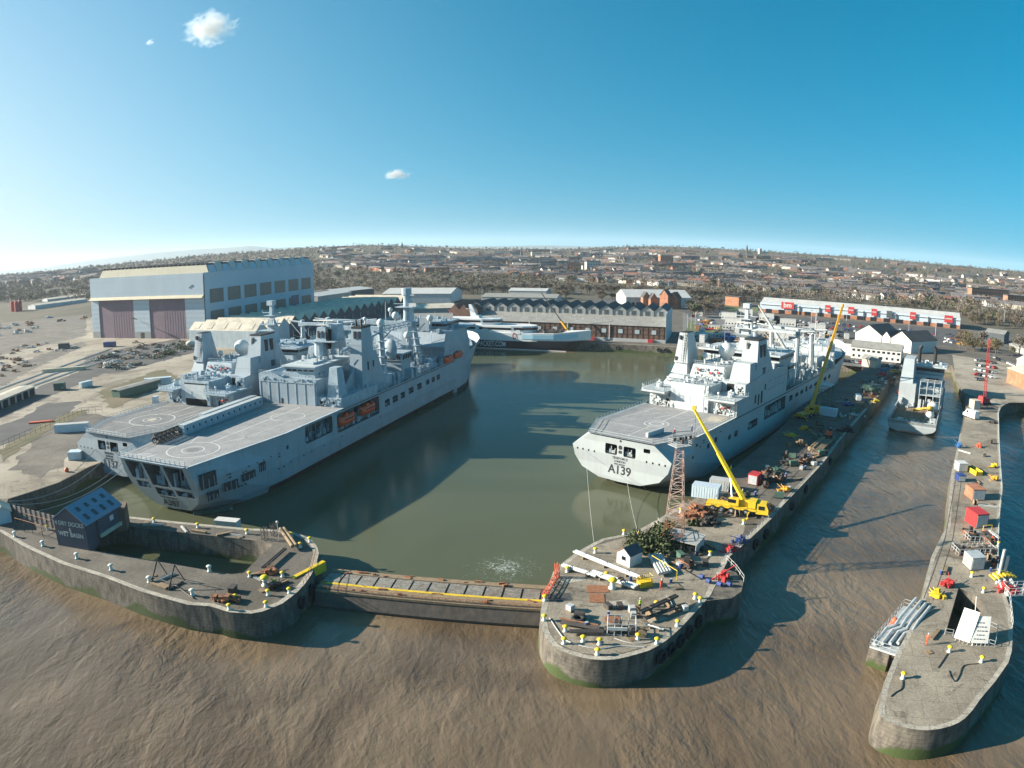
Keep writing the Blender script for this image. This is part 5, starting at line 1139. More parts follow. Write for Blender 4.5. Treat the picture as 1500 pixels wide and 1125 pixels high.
def brick(name, c1, c2, mortar, scale=1.0):
    m = bpy.data.materials.new(name); m.use_nodes = True; MATS[name] = m
    nt = m.node_tree; b = nt.nodes['Principled BSDF']; b.inputs['Roughness'].default_value = .9
    tc = N(nt, 'ShaderNodeTexCoord'); mp = N(nt, 'ShaderNodeMapping'); mp.inputs['Rotation'].default_value = (PI / 2, 0, 0); lnk(nt, tc.outputs['Object'], mp.inputs[0])
    br = N(nt, 'ShaderNodeTexBrick'); br.inputs['Scale'].default_value = scale; br.inputs['Color1'].default_value = (*c1, 1); br.inputs['Color2'].default_value = (*c2, 1); br.inputs['Mortar'].default_value = (*mortar, 1)
    br.inputs['Mortar Size'].default_value = .012; br.inputs['Brick Width'].default_value = .5; br.inputs['Row Height'].default_value = .2
    lnk(nt, mp.outputs[0], br.inputs[0])
    n = N(nt, 'ShaderNodeTexNoise'); n.inputs['Scale'].default_value = .35; n.inputs['Detail'].default_value = 8; lnk(nt, tc.outputs['Object'], n.inputs[0])
    mr = N(nt, 'ShaderNodeMapRange'); mr.inputs[1].default_value = .3; mr.inputs[2].default_value = .7; mr.inputs[3].default_value = .7; mr.inputs[4].default_value = 1.25; lnk(nt, n.outputs['Fac'], mr.inputs[0])
    mm = N(nt, 'ShaderNodeMix', data_type='RGBA', blend_type='MULTIPLY'); mm.inputs[0].default_value = 1; lnk(nt, br.outputs[0], mm.inputs[6]); lnk(nt, mr.outputs[0], mm.inputs[7]); lnk(nt, mm.outputs[2], b.inputs['Base Color'])
brick('brick_red', (0.17, 0.092, 0.066), (0.13, 0.075, 0.056), (0.16, 0.11, 0.08))
brick('brick_orange', (0.40, 0.17, 0.09), (0.34, 0.14, 0.08), (0.25, 0.16, 0.11))
def gable_roof(x0, x1, y0, y1, z0, zr, axis='x', ov=0.4, th=0.2):
    m = MB()
    if axis == 'x':
        ym = (y0 + y1) / 2; a = [(x0 - ov, y0 - ov, z0 - .15), (x0 - ov, ym, zr), (x0 - ov, y1 + ov, z0 - .15)]; b = [(x1 + ov, p[1], p[2]) for p in a]
    else:
        xm = (x0 + x1) / 2; a = [(x0 - ov, y0 - ov, z0 - .15), (xm, y0 - ov, zr), (x1 + ov, y0 - ov, z0 - .15)]; b = [(p[0], y1 + ov, p[2]) for p in a]
    up = lambda p: (p[0], p[1], p[2] + th)
    for k in (0, 1):
        m.quad(up(a[k]), up(b[k]), up(b[k + 1]), up(a[k + 1])); m.quad(a[k], a[k + 1], b[k + 1], b[k])
        m.quad(a[k], up(a[k]), up(a[k + 1]), a[k + 1]); m.quad(b[k], b[k + 1], up(b[k + 1]), up(b[k]))
    m.quad(a[0], b[0], up(b[0]), up(a[0])); m.quad(a[2], up(a[2]), up(b[2]), b[2])
    return m
def gable_walls(x0, x1, y0, y1, z0, z1, zr, axis='x'):
    m = MB()
    if axis == 'x':
        ym = (y0 + y1) / 2
        r = lambda x: [(x, y0, z0), (x, y1, z0), (x, y1, z1), (x, ym, zr), (x, y0, z1)]
        m.loft([r(x0), r(x1)])
    else:
        xm = (x0 + x1) / 2
        r = lambda y: [(x0, y, z0), (x1, y, z0), (x1, y, z1), (xm, y, zr), (x0, y, z1)]
        m.loft([r(y0), r(y1)])
    return m
# ---- great assembly hall
t = thing('assembly_hall', 'huge blue and cream clad shipbuilding hall with two tall mauve doors', 'hall', (-194.3, 419.7, 5), math.atan2(.976, .216))
m = MB(); m.box(0.6, 150, 0, 106, 0, 41.5); m.box(0, .6, 0, 16, 0, 27); m.box(0, .6, 48, 63, 0, 27); m.box(0, .6, 98, 106, 0, 27); m.box(-.2, .6, 0, 106, 28.4, 42.2); m.box(.6, 150.3, -.3, .3, 41.5, 42.4); m.build('wall', 'clad_blue', t)
m = MB(); m.add([(-.2, 0, 28.5), (-.2, 106, 28.5), (-2.6, 106, 26.6), (-2.6, 0, 26.6), (.5, 0, 26.4), (.5, 106, 26.4)], [(0, 1, 2, 3), (3, 2, 5, 4), (0, 3, 4), (1, 5, 2)]); m.build('canopy', 'clad_cream', t)
for (y0, y1) in ((16, 48), (63, 98)):
    d = MB(); n_ = 3; ys = [y0, y0 + (y1 - y0) * .62, y0 + (y1 - y0) * .82, y1]
    for k in range(3): d.box(.12 + k * .14, .6, ys[k], ys[k + 1] + .3, 0, 26.5)
    for k in range(14): y = y0 + (y1 - y0) * k / 14; d.box(.05, .13, y, y + .12, 0, 26.4) if k < 9 else None
    d.build('hangar_door', 'door_mauve', t)
m = MB(); m.box(-.1, 0.0, 0, 16, 0, 4.5); m.box(-.1, 0, 48, 63, 0, 4.5); m.box(-.1, 0, 98, 106, 0, 4.5); m.build('plinth', 'shed_grey', t)
MB().box(-.16, -.1, 54, 57.5, 0, 4).build_split('small_door', 'black', t)
m = MB(); m.fru((8, 150, 1.5, 104), (9, 149, 4, 101), 42, 47); m.build('roof', 'clad_cream', t)
m = MB()
for k in range(26): y = 4 + k * 3.85; m.box(9, 149, y, y + 1.6, 47, 48.1)
m.build('roof_ribs', 'roof_dark', t)
m = MB()
for k in range(9):
    x = 9 + k * 16.5; m.add([(x - 1, .9, 42.3), (x + 8.6, .9, 42.3), (x + 6.6, 3.3, 47), (x + 1, 3.3, 47)], [(0, 1, 2, 3)])
m.build('roof_panels', 'clad_blue', t)
m = MB()
for k in range(8):
    x = 18.5 + k * 16.5; m.add([(x - 2, .7, 42.4), (x + 5.6, .7, 42.4), (x + 5.0, 3.0, 48.6), (x - 1.4, 3.0, 48.6), (x - 2, 8, 42.4), (x + 5.6, 8, 42.4), (x + 5.0, 8, 48.6), (x - 1.4, 8, 48.6)], [(0, 1, 2, 3), (3, 2, 6, 7), (0, 3, 7, 4), (1, 5, 6, 2)])
m.build('roof_monitor', 'roof_white', t)
for row, (z0, z1) in enumerate(((8.5, 17.5), (22.5, 31.5))):
    for k in range(7):
        x0 = 6.5 + k * 20.4
        w_ = MB().box(x0, x0 + 15.6, -.08, 0.02, z0, z1).build('window', 'pane_brown', t)
m = MB(); m.box(112, 124, -.2, .1, 0, 19); m.build('side_door', 'door_mauve', t)
m = MB(); m.box(4, 24, -7, -.3, 0, 8.4); m.box(2, 20, -.16, .02, 3.8, 8.2); m.build('sheeted_bay', 'tarp_blue', t)
m = MB(); m.box(.2, .5, -.5, -.1, 0, 41); m.cyl((-.3, 9, 35), (-.3, 12, 33), .2, .2, 5); m.cyl((-.5, 60, 13), (-4, 60, 14), .25, .25, 5); m.box(-4.6, -3.6, 59, 61, 13.6, 14.6); m.build('wall_pipes', 'dark_steel', t)
# ---- saw tooth fabrication sheds
SO = (-131.2, 412.9); SH = math.atan2(-85.1 + 131.2, 582.3 - 412.9)
t = thing('fabrication_shed', 'long row of cream ridged roofs with dark gables behind the moored ships', 'shed', (SO[0], SO[1], 5), PI / 2 - SH)
pitch = 11.7
wd = MB(); rf = MB(); wl_ = MB()
for k in range(-3, 16):
    x0 = k * pitch - pitch / 2; x1 = x0 + pitch; xm = (x0 + x1) / 2
    target = wd if k >= 0 else wl_
    target.add([(x0, 0, 0), (x1, 0, 0), (x1, 0, 9.8), (xm, 0, 14.2), (x0, 0, 9.8)], [(0, 1, 2, 3, 4)])
    rf.add([(x0, -.4, 9.8), (x0, 50, 9.8), (xm, 50, 14.2), (xm, -.4, 14.2), (x1, -.4, 9.8), (x1, 50, 9.8)], [(0, 3, 2, 1), (3, 4, 5, 2)])
    for q in range(5): rf.add([(x0 + 1, 3 + q * 10, 10.8), (x0 + 1, 7 + q * 10, 10.8), (xm - 1, 7 + q * 10, 13.6), (xm - 1, 3 + q * 10, 13.6)], [(0, 3, 2, 1)])
wl_.add([(-3.5 * pitch, 0, 0), (-3.5 * pitch, 50, 0), (-3.5 * pitch, 50, 9.8), (-3.5 * pitch, 0, 9.8)], [(0, 3, 2, 1)])
wd.build('gable_wall', 'gable_dark', t); wl_.build('pale_gable_wall', 'gable_pale', t); rf.build('roof', 'roof_cream', t)
m = MB(); m.add([(0, -.1, 4.6), (175, -.1, 4.6), (175, -11, 2.2), (0, -11, 2.2)], [(0, 3, 2, 1)]); m.build('lean_to_roof', 'roof_dark', t)
m = MB(); m.box(0, 175, -11, -10.8, 0, 2.1); m.build('lean_to_wall', 'gable_pale', t)
m = MB()
for k in range(1, 16): x = k * pitch - pitch / 2; m.box(x - .12, x + .12, -.25, -.02, 0, 8.2)
m.build_split('downpipe', 'gable_pale', t)
def shed(name, label, px_l, px_r, depth, h, hr, wallm, roofm, z=5.0, win=None, axis='x', cat='shed', sides=True, group=None):
    a, b = P(*px_l), P(*px_r); L_ = math.hypot(b[0] - a[0], b[1] - a[1]); ang = math.atan2(b[1] - a[1], b[0] - a[0])
    t = thing(name, label, cat, (a[0], a[1], z), ang, group)
    gable_walls(0, L_, 0, depth, 0, h, hr, axis).build('wall', wallm, t); gable_roof(0, L_, 0, depth, h, hr, axis).build('roof', roofm, t)
    if win:
        m = MB(); n_, w_, h_, z0 = win
        for k in range(n_): x = L_ * (k + .5) / n_; m.box(x - w_ / 2, x + w_ / 2, -.06, .04, z0, z0 + h_)
        m.build('window_row', 'glass_dark', t)
    return t, L_
# brick transit shed at the head of the basin
a, b = (-36.0, 428.0), (86.5, 391.0)
ang = math.atan2(b[1] - a[1], b[0] - a[0]); L_ = math.hypot(b[0] - a[0], b[1] - a[1])
t = thing('brick_transit_shed', 'long brown brick quayside shed with a row of black gables', 'warehouse', (a[0], a[1], 5), ang)
m = MB(); m.box(14, L_, 0, 50, 0, 9.4); m.box(0, 14, 6, 50, 0, 9.4); m.build('brick_wall', 'brick_red', t)
m = MB(); m.add([(14, -.5, 9.3), (L_ + .3, -.5, 9.3), (L_ + .3, 14, 13.6), (14, 14, 13.6)], [(0, 1, 2, 3)]); m.quad((L_, 0, 9.2), (L_, 14, 9.2), (L_, 14, 13.5), (L_, 14, 13.4)); m.build('lean_to_roof', 'roof_grey', t)
m = MB()
for k in range(46): x = 16 + rnd.random() * (L_ - 20); y = rnd.uniform(2, 11); z = 9.3 + (y + .5) * 4.3 / 14.5; m.add([(x, y, z + .05), (x + .6, y, z + .05), (x + 1.0, y + 1.6, z + .55), (x + .4, y + 1.6, z + .55)], [(0, 1, 2, 3)])
m.build('rooflight', 'galv', t)
ng = 15; gp = (L_ - 6) / ng
wd = MB(); rf = MB(); fr_ = MB()
for k in range(ng):
    x0 = 6 + k * gp; x1 = x0 + gp; xm = (x0 + x1) / 2
    wd.add([(x0, 14, 9), (x1, 14, 9), (x1, 14, 16.6), (xm, 14, 19.4), (x0, 14, 16.6)], [(0, 1, 2, 3, 4)])
    rf.add([(x0, 13.6, 16.6), (x0, 50, 16.6), (xm, 50, 19.4), (xm, 13.6, 19.4), (x1, 13.6, 16.6), (x1, 50, 16.6)], [(0, 3, 2, 1), (3, 4, 5, 2)])
    fr_.box(x0 - .2, x0 + .2, 13.7, 13.95, 13, 17); fr_.box(xm - 1.2, xm + 1.2, 13.85, 13.97, 14, 16.6)
wd.build('timber_gable', 'shed_grey', t); rf.build('roof', 'roof_dark', t); fr_.build_split('gable_louvre', 'gable_dark', t)
m = MB(); m.box(L_ - .1, L_ + .1, 0, 50, 0, 16.8); m.build('side_cladding', 'gable_pale', t)
m = MB()
for k in range(3): x0 = -4 + k * 6; m.add([(x0, 5.9, 0), (x0 + 6, 5.9, 0), (x0 + 6, 5.9, 15), (x0 + 3, 5.9, 18), (x0, 5.9, 15)], [(0, 1, 2, 3, 4)]); m.add([(x0, 5.9, 15), (x0, 50, 15), (x0 + 3, 50, 18), (x0 + 3, 5.9, 18), (x0 + 6, 5.9, 15), (x0 + 6, 50, 15)], [(0, 3, 2, 1), (3, 4, 5, 2)])
m.build('end_gable', 'brick_red', t)
m = MB(); m.box(14, L_, -.12, 0, 0, 1.9); m.build('white_dado', 'offwhite', t)
m = MB()
for k in range(38): x = 15 + (L_ - 16) * k / 37; m.box(x - .1, x + .1, -.14, .02, 1.9, 9.2)
for z in (4.4, 7.2): m.box(14, L_, -.16, 0, z, z + .16)
m.build('wall_frame', 'dark_steel', t)
for k in range(11):
    x = 24 + k * 9.6; MB().box(x, x + 2.6, -.2, -.05, 4.7, 7.0).build_split('window', 'gable_pale', t)
m = MB()
for x in (48, 71, 95.5): m.box(x, x + .5, -.5, -.1, 1, 9.8)
m.build_split('downpipe', 'white', t)
for x, w_ in ((84, 3.2), (118, 3.0)): MB().box(x, x + w_, -1.5, -.3, 0, 2.0).build_split('red_bin', 'red', t)
# other sheds round the hall and the basin head
shed('flat_roof_workshop', 'plain pale workshop block between the hall and A137', (322, 506), (362, 506), 14, 11, 11.8, 'clad_cream', 'roof_white')
shed('white_roofed_store', 'white roofed store nearest the great hall', (466, 448), (515, 440), 36, 9, 11, 'shed_grey', 'roof_white')
shed('white_roofed_store', 'white roofed store with dark wall behind the ridged roofs', (500, 440), (548, 434), 40, 9, 11, 'gable_dark', 'roof_white')
shed('white_roofed_store', 'long white roofed store just left of the brick shed', (560, 444), (660, 444), 55, 9, 13, 'gable_pale', 'roof_white')
shed('grey_store', 'curved cream roofed store between white roof and grey shed', (606, 466), (668, 464), 26, 7, 9.5, 'shed_grey', 'roof_cream')
shed('grey_workshop', 'grey clad workshop beside the end of the brick shed', (600, 508), (663, 507), 30, 13, 16.5, 'shed_grey', 'roof_grey', win=(9, 2, 2, 1.5))
shed('low_store', 'long low grey roofed store behind the black gables', (705, 444), (815, 446), 34, 6, 8.4, 'offwhite', 'roof_grey')
shed('low_store', 'pale hipped store behind the black gables', (745, 437), (800, 438), 30, 8, 10, 'offwhite', 'roof_white')
shed('site_office', 'small white lean office at the foot of the brick shed end', (664, 504), (686, 504), 8, 4, 5, 'offwhite', 'roof_grey', win=(5, 1, 1.4, 1.2))
# retail store with the blue sign
t, L_ = shed('retail_warehouse', 'pale roofed store carrying a blue name board', (917, 448), (1012, 449), 45, 8, 14, 'offwhite', 'roof_white', win=(14, 3, 3, .3), cat='shop')
m = MB(); m.box(L_ * .56, L_ * .72, -1.2, -.8, 5, 12.5); m.build('sign_board', 'blue', t)
text('sign_lettering', 'Wickes', 4.6, 'white', t, frame((L_ * .64, -1.24, 8.6), (1, 0, 0), (0, 0, 1)), .03, bold=.06)
m = MB(); m.box(L_ * .72, L_, -.4, 0, 0, 7.6); m.build('blue_fascia', 'clad_blue', t)
# retail terrace with red boards
a, b = P(1113, 457), P(1406, 482); ang = math.atan2(b[1] - a[1], b[0] - a[0]); L_ = math.hypot(b[0] - a[0], b[1] - a[1])
t = thing('retail_terrace', 'long low retail terrace with red name boards above its car park', 'shops', (a[0], a[1], 5), ang)
MB().box(0, L_, 0, 45, 0, 9).build('wall', 'clad_blue', t)
m = MB(); m.add([(0, -1, 7.2), (L_, -1, 7.2), (L_, 16, 12.5), (0, 16, 12.5), (L_, 46, 9.5), (0, 46, 9.5)], [(0, 1, 2, 3), (3, 2, 4, 5)]); m.build('roof', 'roof_white', t)
MB().box(0, L_, -.3, 0, 0, 3.0).build('brick_plinth', 'brick_orange', t)
for f in np.linspace(.03, .95, 15): MB().box(L_ * f, L_ * f + 5.5, -.5, -.3, .2, 3.4).build_split('shop_window', 'glass_dark', t)
for f, w_, tx in ((.11, 11.5, 'bm'), (.33, 5, ''), (.445, 5.4, ''), (.56, 5, ''), (.75, 5.4, ''), (.92, 7.5, '')):
    s_ = MB().box(L_ * f, L_ * f + w_, -1.6, -1.2, 4.6, 10.6).build('sign_board', 'red', t)
    if tx: text('sign_lettering', tx, 6.0, 'white', t, frame((L_ * f + w_ / 2, -1.63, 7.8), (1, 0, 0), (0, 0, 1)), .03, bold=.12)
    else: MB().box(L_ * f + .8, L_ * f + w_ - .8, -1.66, -1.6, 7.4, 8.3).build('sign_strip', 'offwhite', t)
for f in (.2, .3, .52, .68, .84): MB().box(L_ * f, L_ * f + .5, -1.3, -.3, 0, 8).build_split('column', 'dark_steel', t)
MB().box(L_ * .635, L_ * .635 + 5, -1.5, -1.2, 4, 10).build('dark_sign', 'gable_dark', t)
# white sheds and long white office by the channel
ww = [((1252, 504), (1290, 510), 26, 7.5, 13, 'widest of the three white gabled sheds behind the white office'), ((1291, 510), (1303, 512), 24, 7, 10.5, 'narrow middle white gabled shed'), ((1304, 512), (1334, 518), 26, 7, 12, 'white gabled shed nearest the working ship')]
for pl_, pr_, dp, h, hr, lb in ww: shed('white_gabled_shed', lb, pl_, pr_, dp, h, hr, 'white', 'roof_dark', axis='y')
t, L_ = shed('white_office', 'long white quayside office with dark roof and parked cars in front', (1246, 524), (1319, 532), 13, 6.2, 9.0, 'white', 'roof_grey', win=(10, 1.6, 1.1, 4.0), cat='office')
m = MB()
for k in range(9): x = L_ * (k + .5) / 9; m.box(x - .6, x + .6, -.06, .04, 1, 2.2)
m.build_split('lower_window_row', 'glass_dark', t)
shed('white_annexe', 'small white annexe at the end of the long white office', (1232, 519), (1246, 521), 9, 4.5, 5.6, 'white', 'roof_white', cat='office')
shed('gate_hut', 'small pale stone hut at the corner of the dock', (1262, 536), (1282, 540), 5, 4, 5.6, 'pale_stone', 'roof_grey', cat='hut')
shed('brick_workshop', 'orange brick workshop with pale roof at the edge of the yard', (1474, 560), (1508, 574), 18, 7, 8.6, 'brick_orange', 'roof_cream', cat='workshop')
shed('white_shed', 'white walled shed behind the orange brick workshop', (1488, 545), (1530, 556), 14, 7, 9, 'white', 'roof_white')
t, L_ = shed('open_barn', 'open sided grey barn at the scrap yard', (1442, 500), (1470, 504), 18, 7, 9, 'gable_dark', 'roof_grey', cat='barn')
shed('low_barn', 'low brown roofed barn by the scrap yard', (1478, 512), (1506, 522), 22, 4, 7, 'shed_grey', 'roof_grey', cat='barn')
shed('brick_house_block', 'orange brick block above the grass bank', (1062, 447), (1082, 449), 14, 9, 9.6, 'brick_orange', 'roof_dark', cat='building')
for k, (pl_, pr_, hh) in enumerate((((942, 450), (952, 450), 14), ((953, 451), (963, 451), 13), ((966, 452), (978, 453), 17), ((980, 452), (992, 453), 15))):
    shed('brick_chimney_house', ['leftmost of the four orange gabled tops behind the brick shed', 'second orange gable behind the brick shed', 'tall orange gable behind the brick shed', 'rounded end orange gable behind the brick shed'][k], pl_, pr_, 7, hh - 5, hh, 'brick_orange', 'roof_dark', axis='y', cat='house')
# far left sheds
for k, (pl_, pr_, lb) in enumerate((((52, 456), (128, 446), 'pale roofed factory strip nearest the left edge yard'), ((70, 446), (128, 439), 'pale blue factory strip behind the first'), ((60, 438), (112, 432), 'thin pale factory strip by the wood'))):
    shed('factory_strip', lb, pl_, pr_, 22, 7, 8.5, 'gable_pale', 'roof_cream', cat='factory')
for k, px in enumerate(((19, 459), (25, 459), (30, 458))):
    c = P(*px); MB().cyl((0, 0, 0), (0, 0, 15), 2.2, 2.2, 12)
    o = MB().lathe((0, 0, 0), [(2.6, 0), (2.6, 14), (1.8, 15)], 12).build('storage_silo', 'red', None, False, (c[0], c[1], 5)); tag(o, ['leftmost of the three red silos', 'middle one of the three red silos', 'rightmost of the three red silos'][k], 'silo', 'red silos')
# building on the pier with the dark blue workshop with the sign
AX = math.atan2(114.5 - 105.5, 3.2); 
t = thing('pier_workshop', 'dark blue gabled building on the pier lettered DRY DOCKS & WET BASIN', 'building', (-84.0, 107.6, 5), math.radians(84))
# local: x runs along the length (away), y to the left
Lb, Wb = 11.6, 8.4
m = MB(); r = lambda x: [(x, -Wb / 2, 0), (x, Wb / 2, 0), (x, Wb / 2, 5.6), (x, 0, 8.2), (x, -Wb / 2, 5.6)]
m.loft([r(0), r(3.4)])
r = lambda x: [(x, -Wb / 2 - .5, 2.2), (x, Wb / 2, 2.2), (x, Wb / 2, 5.6), (x, 0, 8.2), (x, -Wb / 2 - .5, 5.2)]
m.loft([r(3.4), r(Lb)])
mat('pier_blue', (0.035, 0.055, 0.085), (0.05, 0.07, 0.10), 0.5, 0.6); mat('pier_roof', (0.16, 0.24, 0.33), (0.20, 0.28, 0.37), 0.5, 0.5)
m.build('wall', 'pier_blue', t)
rf = MB()
for sg in (1, -1):
    rf.add([(-.3, 0, 8.3), (Lb + .3, 0, 8.3), (Lb + .3, sg * (Wb / 2 + .7), 5.15), (-.3, sg * (Wb / 2 + .7), 5.15), (-.3, 0, 8.5), (Lb + .3, 0, 8.5), (Lb + .3, sg * (Wb / 2 + .7), 5.35), (-.3, sg * (Wb / 2 + .7), 5.35)], [(4, 5, 6, 7), (0, 3, 2, 1), (3, 7, 6, 2), (0, 4, 7, 3), (1, 2, 6, 5)])
rf.build('roof', 'pier_roof', t)
sk_ = MB()
for k in range(4):
    x = 1.2 + k * 2.7
    for (q0, q1) in ((.22, .42), (.58, .86)):
        ya, yb = -(Wb / 2 + .7) * q0, -(Wb / 2 + .7) * q1; za, zb = 8.52 - 3.15 * q0, 8.52 - 3.15 * q1
        sk_.quad((x, ya, za), (x, yb, zb), (x + 1.1, yb, zb), (x + 1.1, ya, za))
sk_.build('rooflight', 'gable_dark', t)
MB().box(3.4, Lb, -Wb / 2 - .9, -Wb / 2 - .5, 1.4, 2.2).build('floor_beam', 'pale_stone', t)
m = MB(); m.box(7.4, 8.6, -Wb / 2 - .56, -Wb / 2 - .5, 3.4, 4.4); m.build_split('window', 'white', t)
m = MB()
for x in (4.5, 11.0): m.cyl((x, -Wb / 2 - .6, 2.2), (x + 1, -Wb / 2 - .4, -3), .15, .15, 5)
m.build_split('brace', 'dark_steel', t)
fr = lambda z: frame((-.05, -.0, z), (0, -1, 0), (0, 0, 1))
text('sign_lettering', '4 DRY DOCKS', 1.2, 'white', t, fr(4.9), .02, bold=.02); text('sign_ampersand', '&', 1.05, 'white', t, fr(3.75), .02, bold=.02); text('sign_lettering', 'WET BASIN', 1.3, 'white', t, fr(2.7), .02, bold=.02)
c = P(172, 775); o = MB().box(-2, 2, -2.4, 2.4, 0, 4.6).build('brick_store', 'brick_red', None, False, (c[0], c[1] + 1, 5), .4); tag(o, 'small plain brown store at the end of the pier building', 'store')
# far town church and tower landmarks
def far_at(px, py): 
    # march the ray until it meets the terrain
    X, Y, Z = ray(px, py); t = 300.0
    while t < 5200:
        x, y, z = X * t, Y * t, HGT + Z * t
        if z < landz(x, y) : return x, y, landz(x, y)
        t += 8
    return None
def steeple(px, py, label, h, w_, spire):
    q = far_at(px, py)
    if not q: return
    t = thing('church_tower', label, 'church', q, 0.3)
    MB().box(-w_ / 2, w_ / 2, -w_ / 2, w_ / 2, -3, h).build('tower', 'pale_stone' if not spire else 'roof_dark', t)
    if spire: MB().add([(-w_ / 2, -w_ / 2, h), (w_ / 2, -w_ / 2, h), (w_ / 2, w_ / 2, h), (-w_ / 2, w_ / 2, h), (0, 0, h * 2.4)], [(0, 1, 4), (1, 2, 4), (2, 3, 4), (3, 0, 4)]).build('spire', 'roof_dark', t)
    MB().box(w_ / 2, w_ * 3.2, -w_ / 2.5, w_ / 2.5, -3, h * .5).build('nave', 'pale_stone', t)
steeple(764, 378, 'dark church spire on the middle of the skyline', 13, 6, True)
steeple(1094, 372, 'thin church spire on the ridge above the retail terrace', 14, 6, True)
steeple(1113, 372, 'square church tower on the ridge above the retail terrace', 18, 10, False)
steeple(589, 364, 'thin spire on the wooded hill', 10, 6, True)
for (x, y, w_, h, lb) in ((782, 377, 14, 15, 'pale yellow tower block on the skyline'), (975, 388, 30, 20, 'brick office block on the right hand hill'), (840, 398, 22, 15, 'red brick flats above the terraces'), (1447, 440, 70, 16, 'wide orange brick block far right'), (1490, 448, 44, 13, 'second orange brick block far right'), (868, 396, 26, 15, 'white and blue flats above the terraces'), (640, 402, 40, 10, 'orange flats by the black slate hill')):
    q = far_at(x, y)
    if q:
        t = thing('flats_block', lb, 'building', q, rnd.uniform(-.3, .3)); MB().box(-w_ / 2, w_ / 2, -6, 6, -3, h).build('wall', 'offwhite' if 'white' in lb else ('clad_cream' if 'yellow' in lb else 'brick_orange'), t)
        MB().box(-w_ / 2 - .5, w_ / 2 + .5, -6.5, 6.5, h, h + 1.2).build('roof', 'roof_white' if 'office' in lb else 'roof_dark', t)
        m = MB()
        for k in range(int(w_ / 5)):
            for z in np.arange(2, h - 2, 4): x_ = -w_ / 2 + 2 + k * 5; m.box(x_, x_ + 2, -6.1, -5.9, z, z + 1.8)
        m.build('window_row', 'glass_dark', t)
# ================================================================== CRANES, TOWERS AND THINGS ON THE PIERS
def at(px, py, z=5.02): a = P(px, py, z); return (a[0], a[1], z)
mat('cap_white', (0.66, 0.68, 0.62), (0.52, 0.56, 0.50), 2, .7)
def bollard_proto(name, cap, body, s=1.0):
    t = thing(name, 'x', 'bollard')
    MB().lathe((0, 0, 0), [(.42 * s, 0), (.40 * s, .12), (.28 * s, .2), (.25 * s, .75 * s), (.30 * s, .85 * s)], 12).build_split('post', body, t, True)
    MB().lathe((0, 0, .82 * s), [(.34 * s, 0), (.46 * s, .06), (.47 * s, .16), (.34 * s, .28), (.05, .33)], 12).build('cap', cap, t, True)
    return proto(t)
by = bollard_proto('mooring_bollard', 'yellow', 'cap_white', .9)
bwt = bollard_proto('mooring_bollard', 'cap_white', 'cap_white', 1.05)
first = True
for (x, y) in [(888, 846), (831, 838), (872, 810), (798, 880), (797, 909), (826, 943), (854, 940), (828, 925), (878, 944), (875, 959), (934, 937), (962, 943), (992, 917), (1018, 877), (961, 889), (1040, 814), (1089, 768), (914, 783), (936, 787), (997, 751), (1025, 883)]:
    place(by, first, at(x, y), 0, 'yellow capped bollard on the rounded head of the middle pier', 'bollard', 'bollards on the middle pier'); first = False
for (x, y) in [(366, 845), (403, 857), (393, 872), (414, 845), (345, 879), (390, 889), (424, 869), (440, 802), (427, 787), (454, 794), (226, 765), (290, 773), (362, 782), (70, 776), (336, 893)]:
    place(by, False, at(x, y), 0, 'yellow capped bollard on the pier with the dark blue workshop round the old dock', 'bollard', 'yellow bollards on the pier with the dark blue workshop')
for (x, y) in [(1322, 994), (1390, 955), (1437, 970), (1423, 845), (1440, 868), (1462, 800)]:
    place(by, False, at(x, y), 0, 'yellow capped bollard on the pier with the red store', 'bollard', 'bollards on the pier with the red store')
first = True
for (x, y) in [(113, 818), (163, 835), (219, 853), (282, 872), (307, 837), (63, 800), (22, 786)]:
    place(bwt, first, at(x, y), 0, 'faded white bollard along the river edge of the pier with the dark blue workshop', 'bollard', 'white bollards on the pier with the dark blue workshop'); first = False
for (x, y, lb) in ((897, 862, 'largest yellow capped bollard beside the rusty plate'), (389, 858, 'largest yellow capped bollard near the end of the pier with the dark blue workshop')):
    b_ = place(by, False, at(x, y), 0, lb, 'bollard', None, 1.8)
    if 'group' in b_: del b_['group']
# ---- entrance gate (caisson) between the two piers
ga, gb_, gc, gd = [Vector((*P(*p, 3.6), 0)) for p in ((472, 858), (499, 829), (806, 854), (787, 889))]
A_ = Vector((*P(462, 861, 3.6), 0)); B_ = Vector((*P(788, 890, 3.6), 0)); D_ = Vector((*P(497, 831, 3.6), 0))
ux = (B_ - A_).normalized(); uy = Vector((-ux.y, ux.x, 0)); wd_ = 8.0; ln = (B_ - A_).length + 3
mat('gate_side', (0.05, 0.045, 0.04), (0.10, 0.085, 0.07), .8, .85, streak=.4)
t = thing('dock_gate', 'long floating dock gate with a yellow walkway line closing the basin', 'dock gate', (A_.x, A_.y, 0), math.atan2(ux.y, ux.x))
m = MB(); m.loft([[(x, 0, -2), (x, -1.2, 1), (x, 0, 3.5), (x, wd_, 3.5), (x, wd_ + .6, 1), (x, wd_, -2)] for x in (0, ln)]); m.build('gate_body', 'gate_side', t)
mat('gate_deck', (0.15, 0.14, 0.12), (0.27, 0.25, 0.215), 1.2, .85, grain=.35, stain=.5, stain_col=(.10, .055, .03))
m = MB()
for k in range(13):
    x = .3 + k * ln / 13; m.box(x, x + ln / 13 - .35, 2.6, wd_ - 1.9, 3.5, 3.62)
m.build('deck_plate', 'gate_deck', t)
m = MB(); m.box(0, ln, .3, 2.0, 3.5, 3.58); m.box(.2, ln, wd_ - 1.5, wd_ - .2, 3.5, 3.58); m.build('walkway', 'timber', t)
MB().box(0, ln, 2.0, 2.6, 3.5, 3.64).build('yellow_line', 'yellow', t)
m = MB()
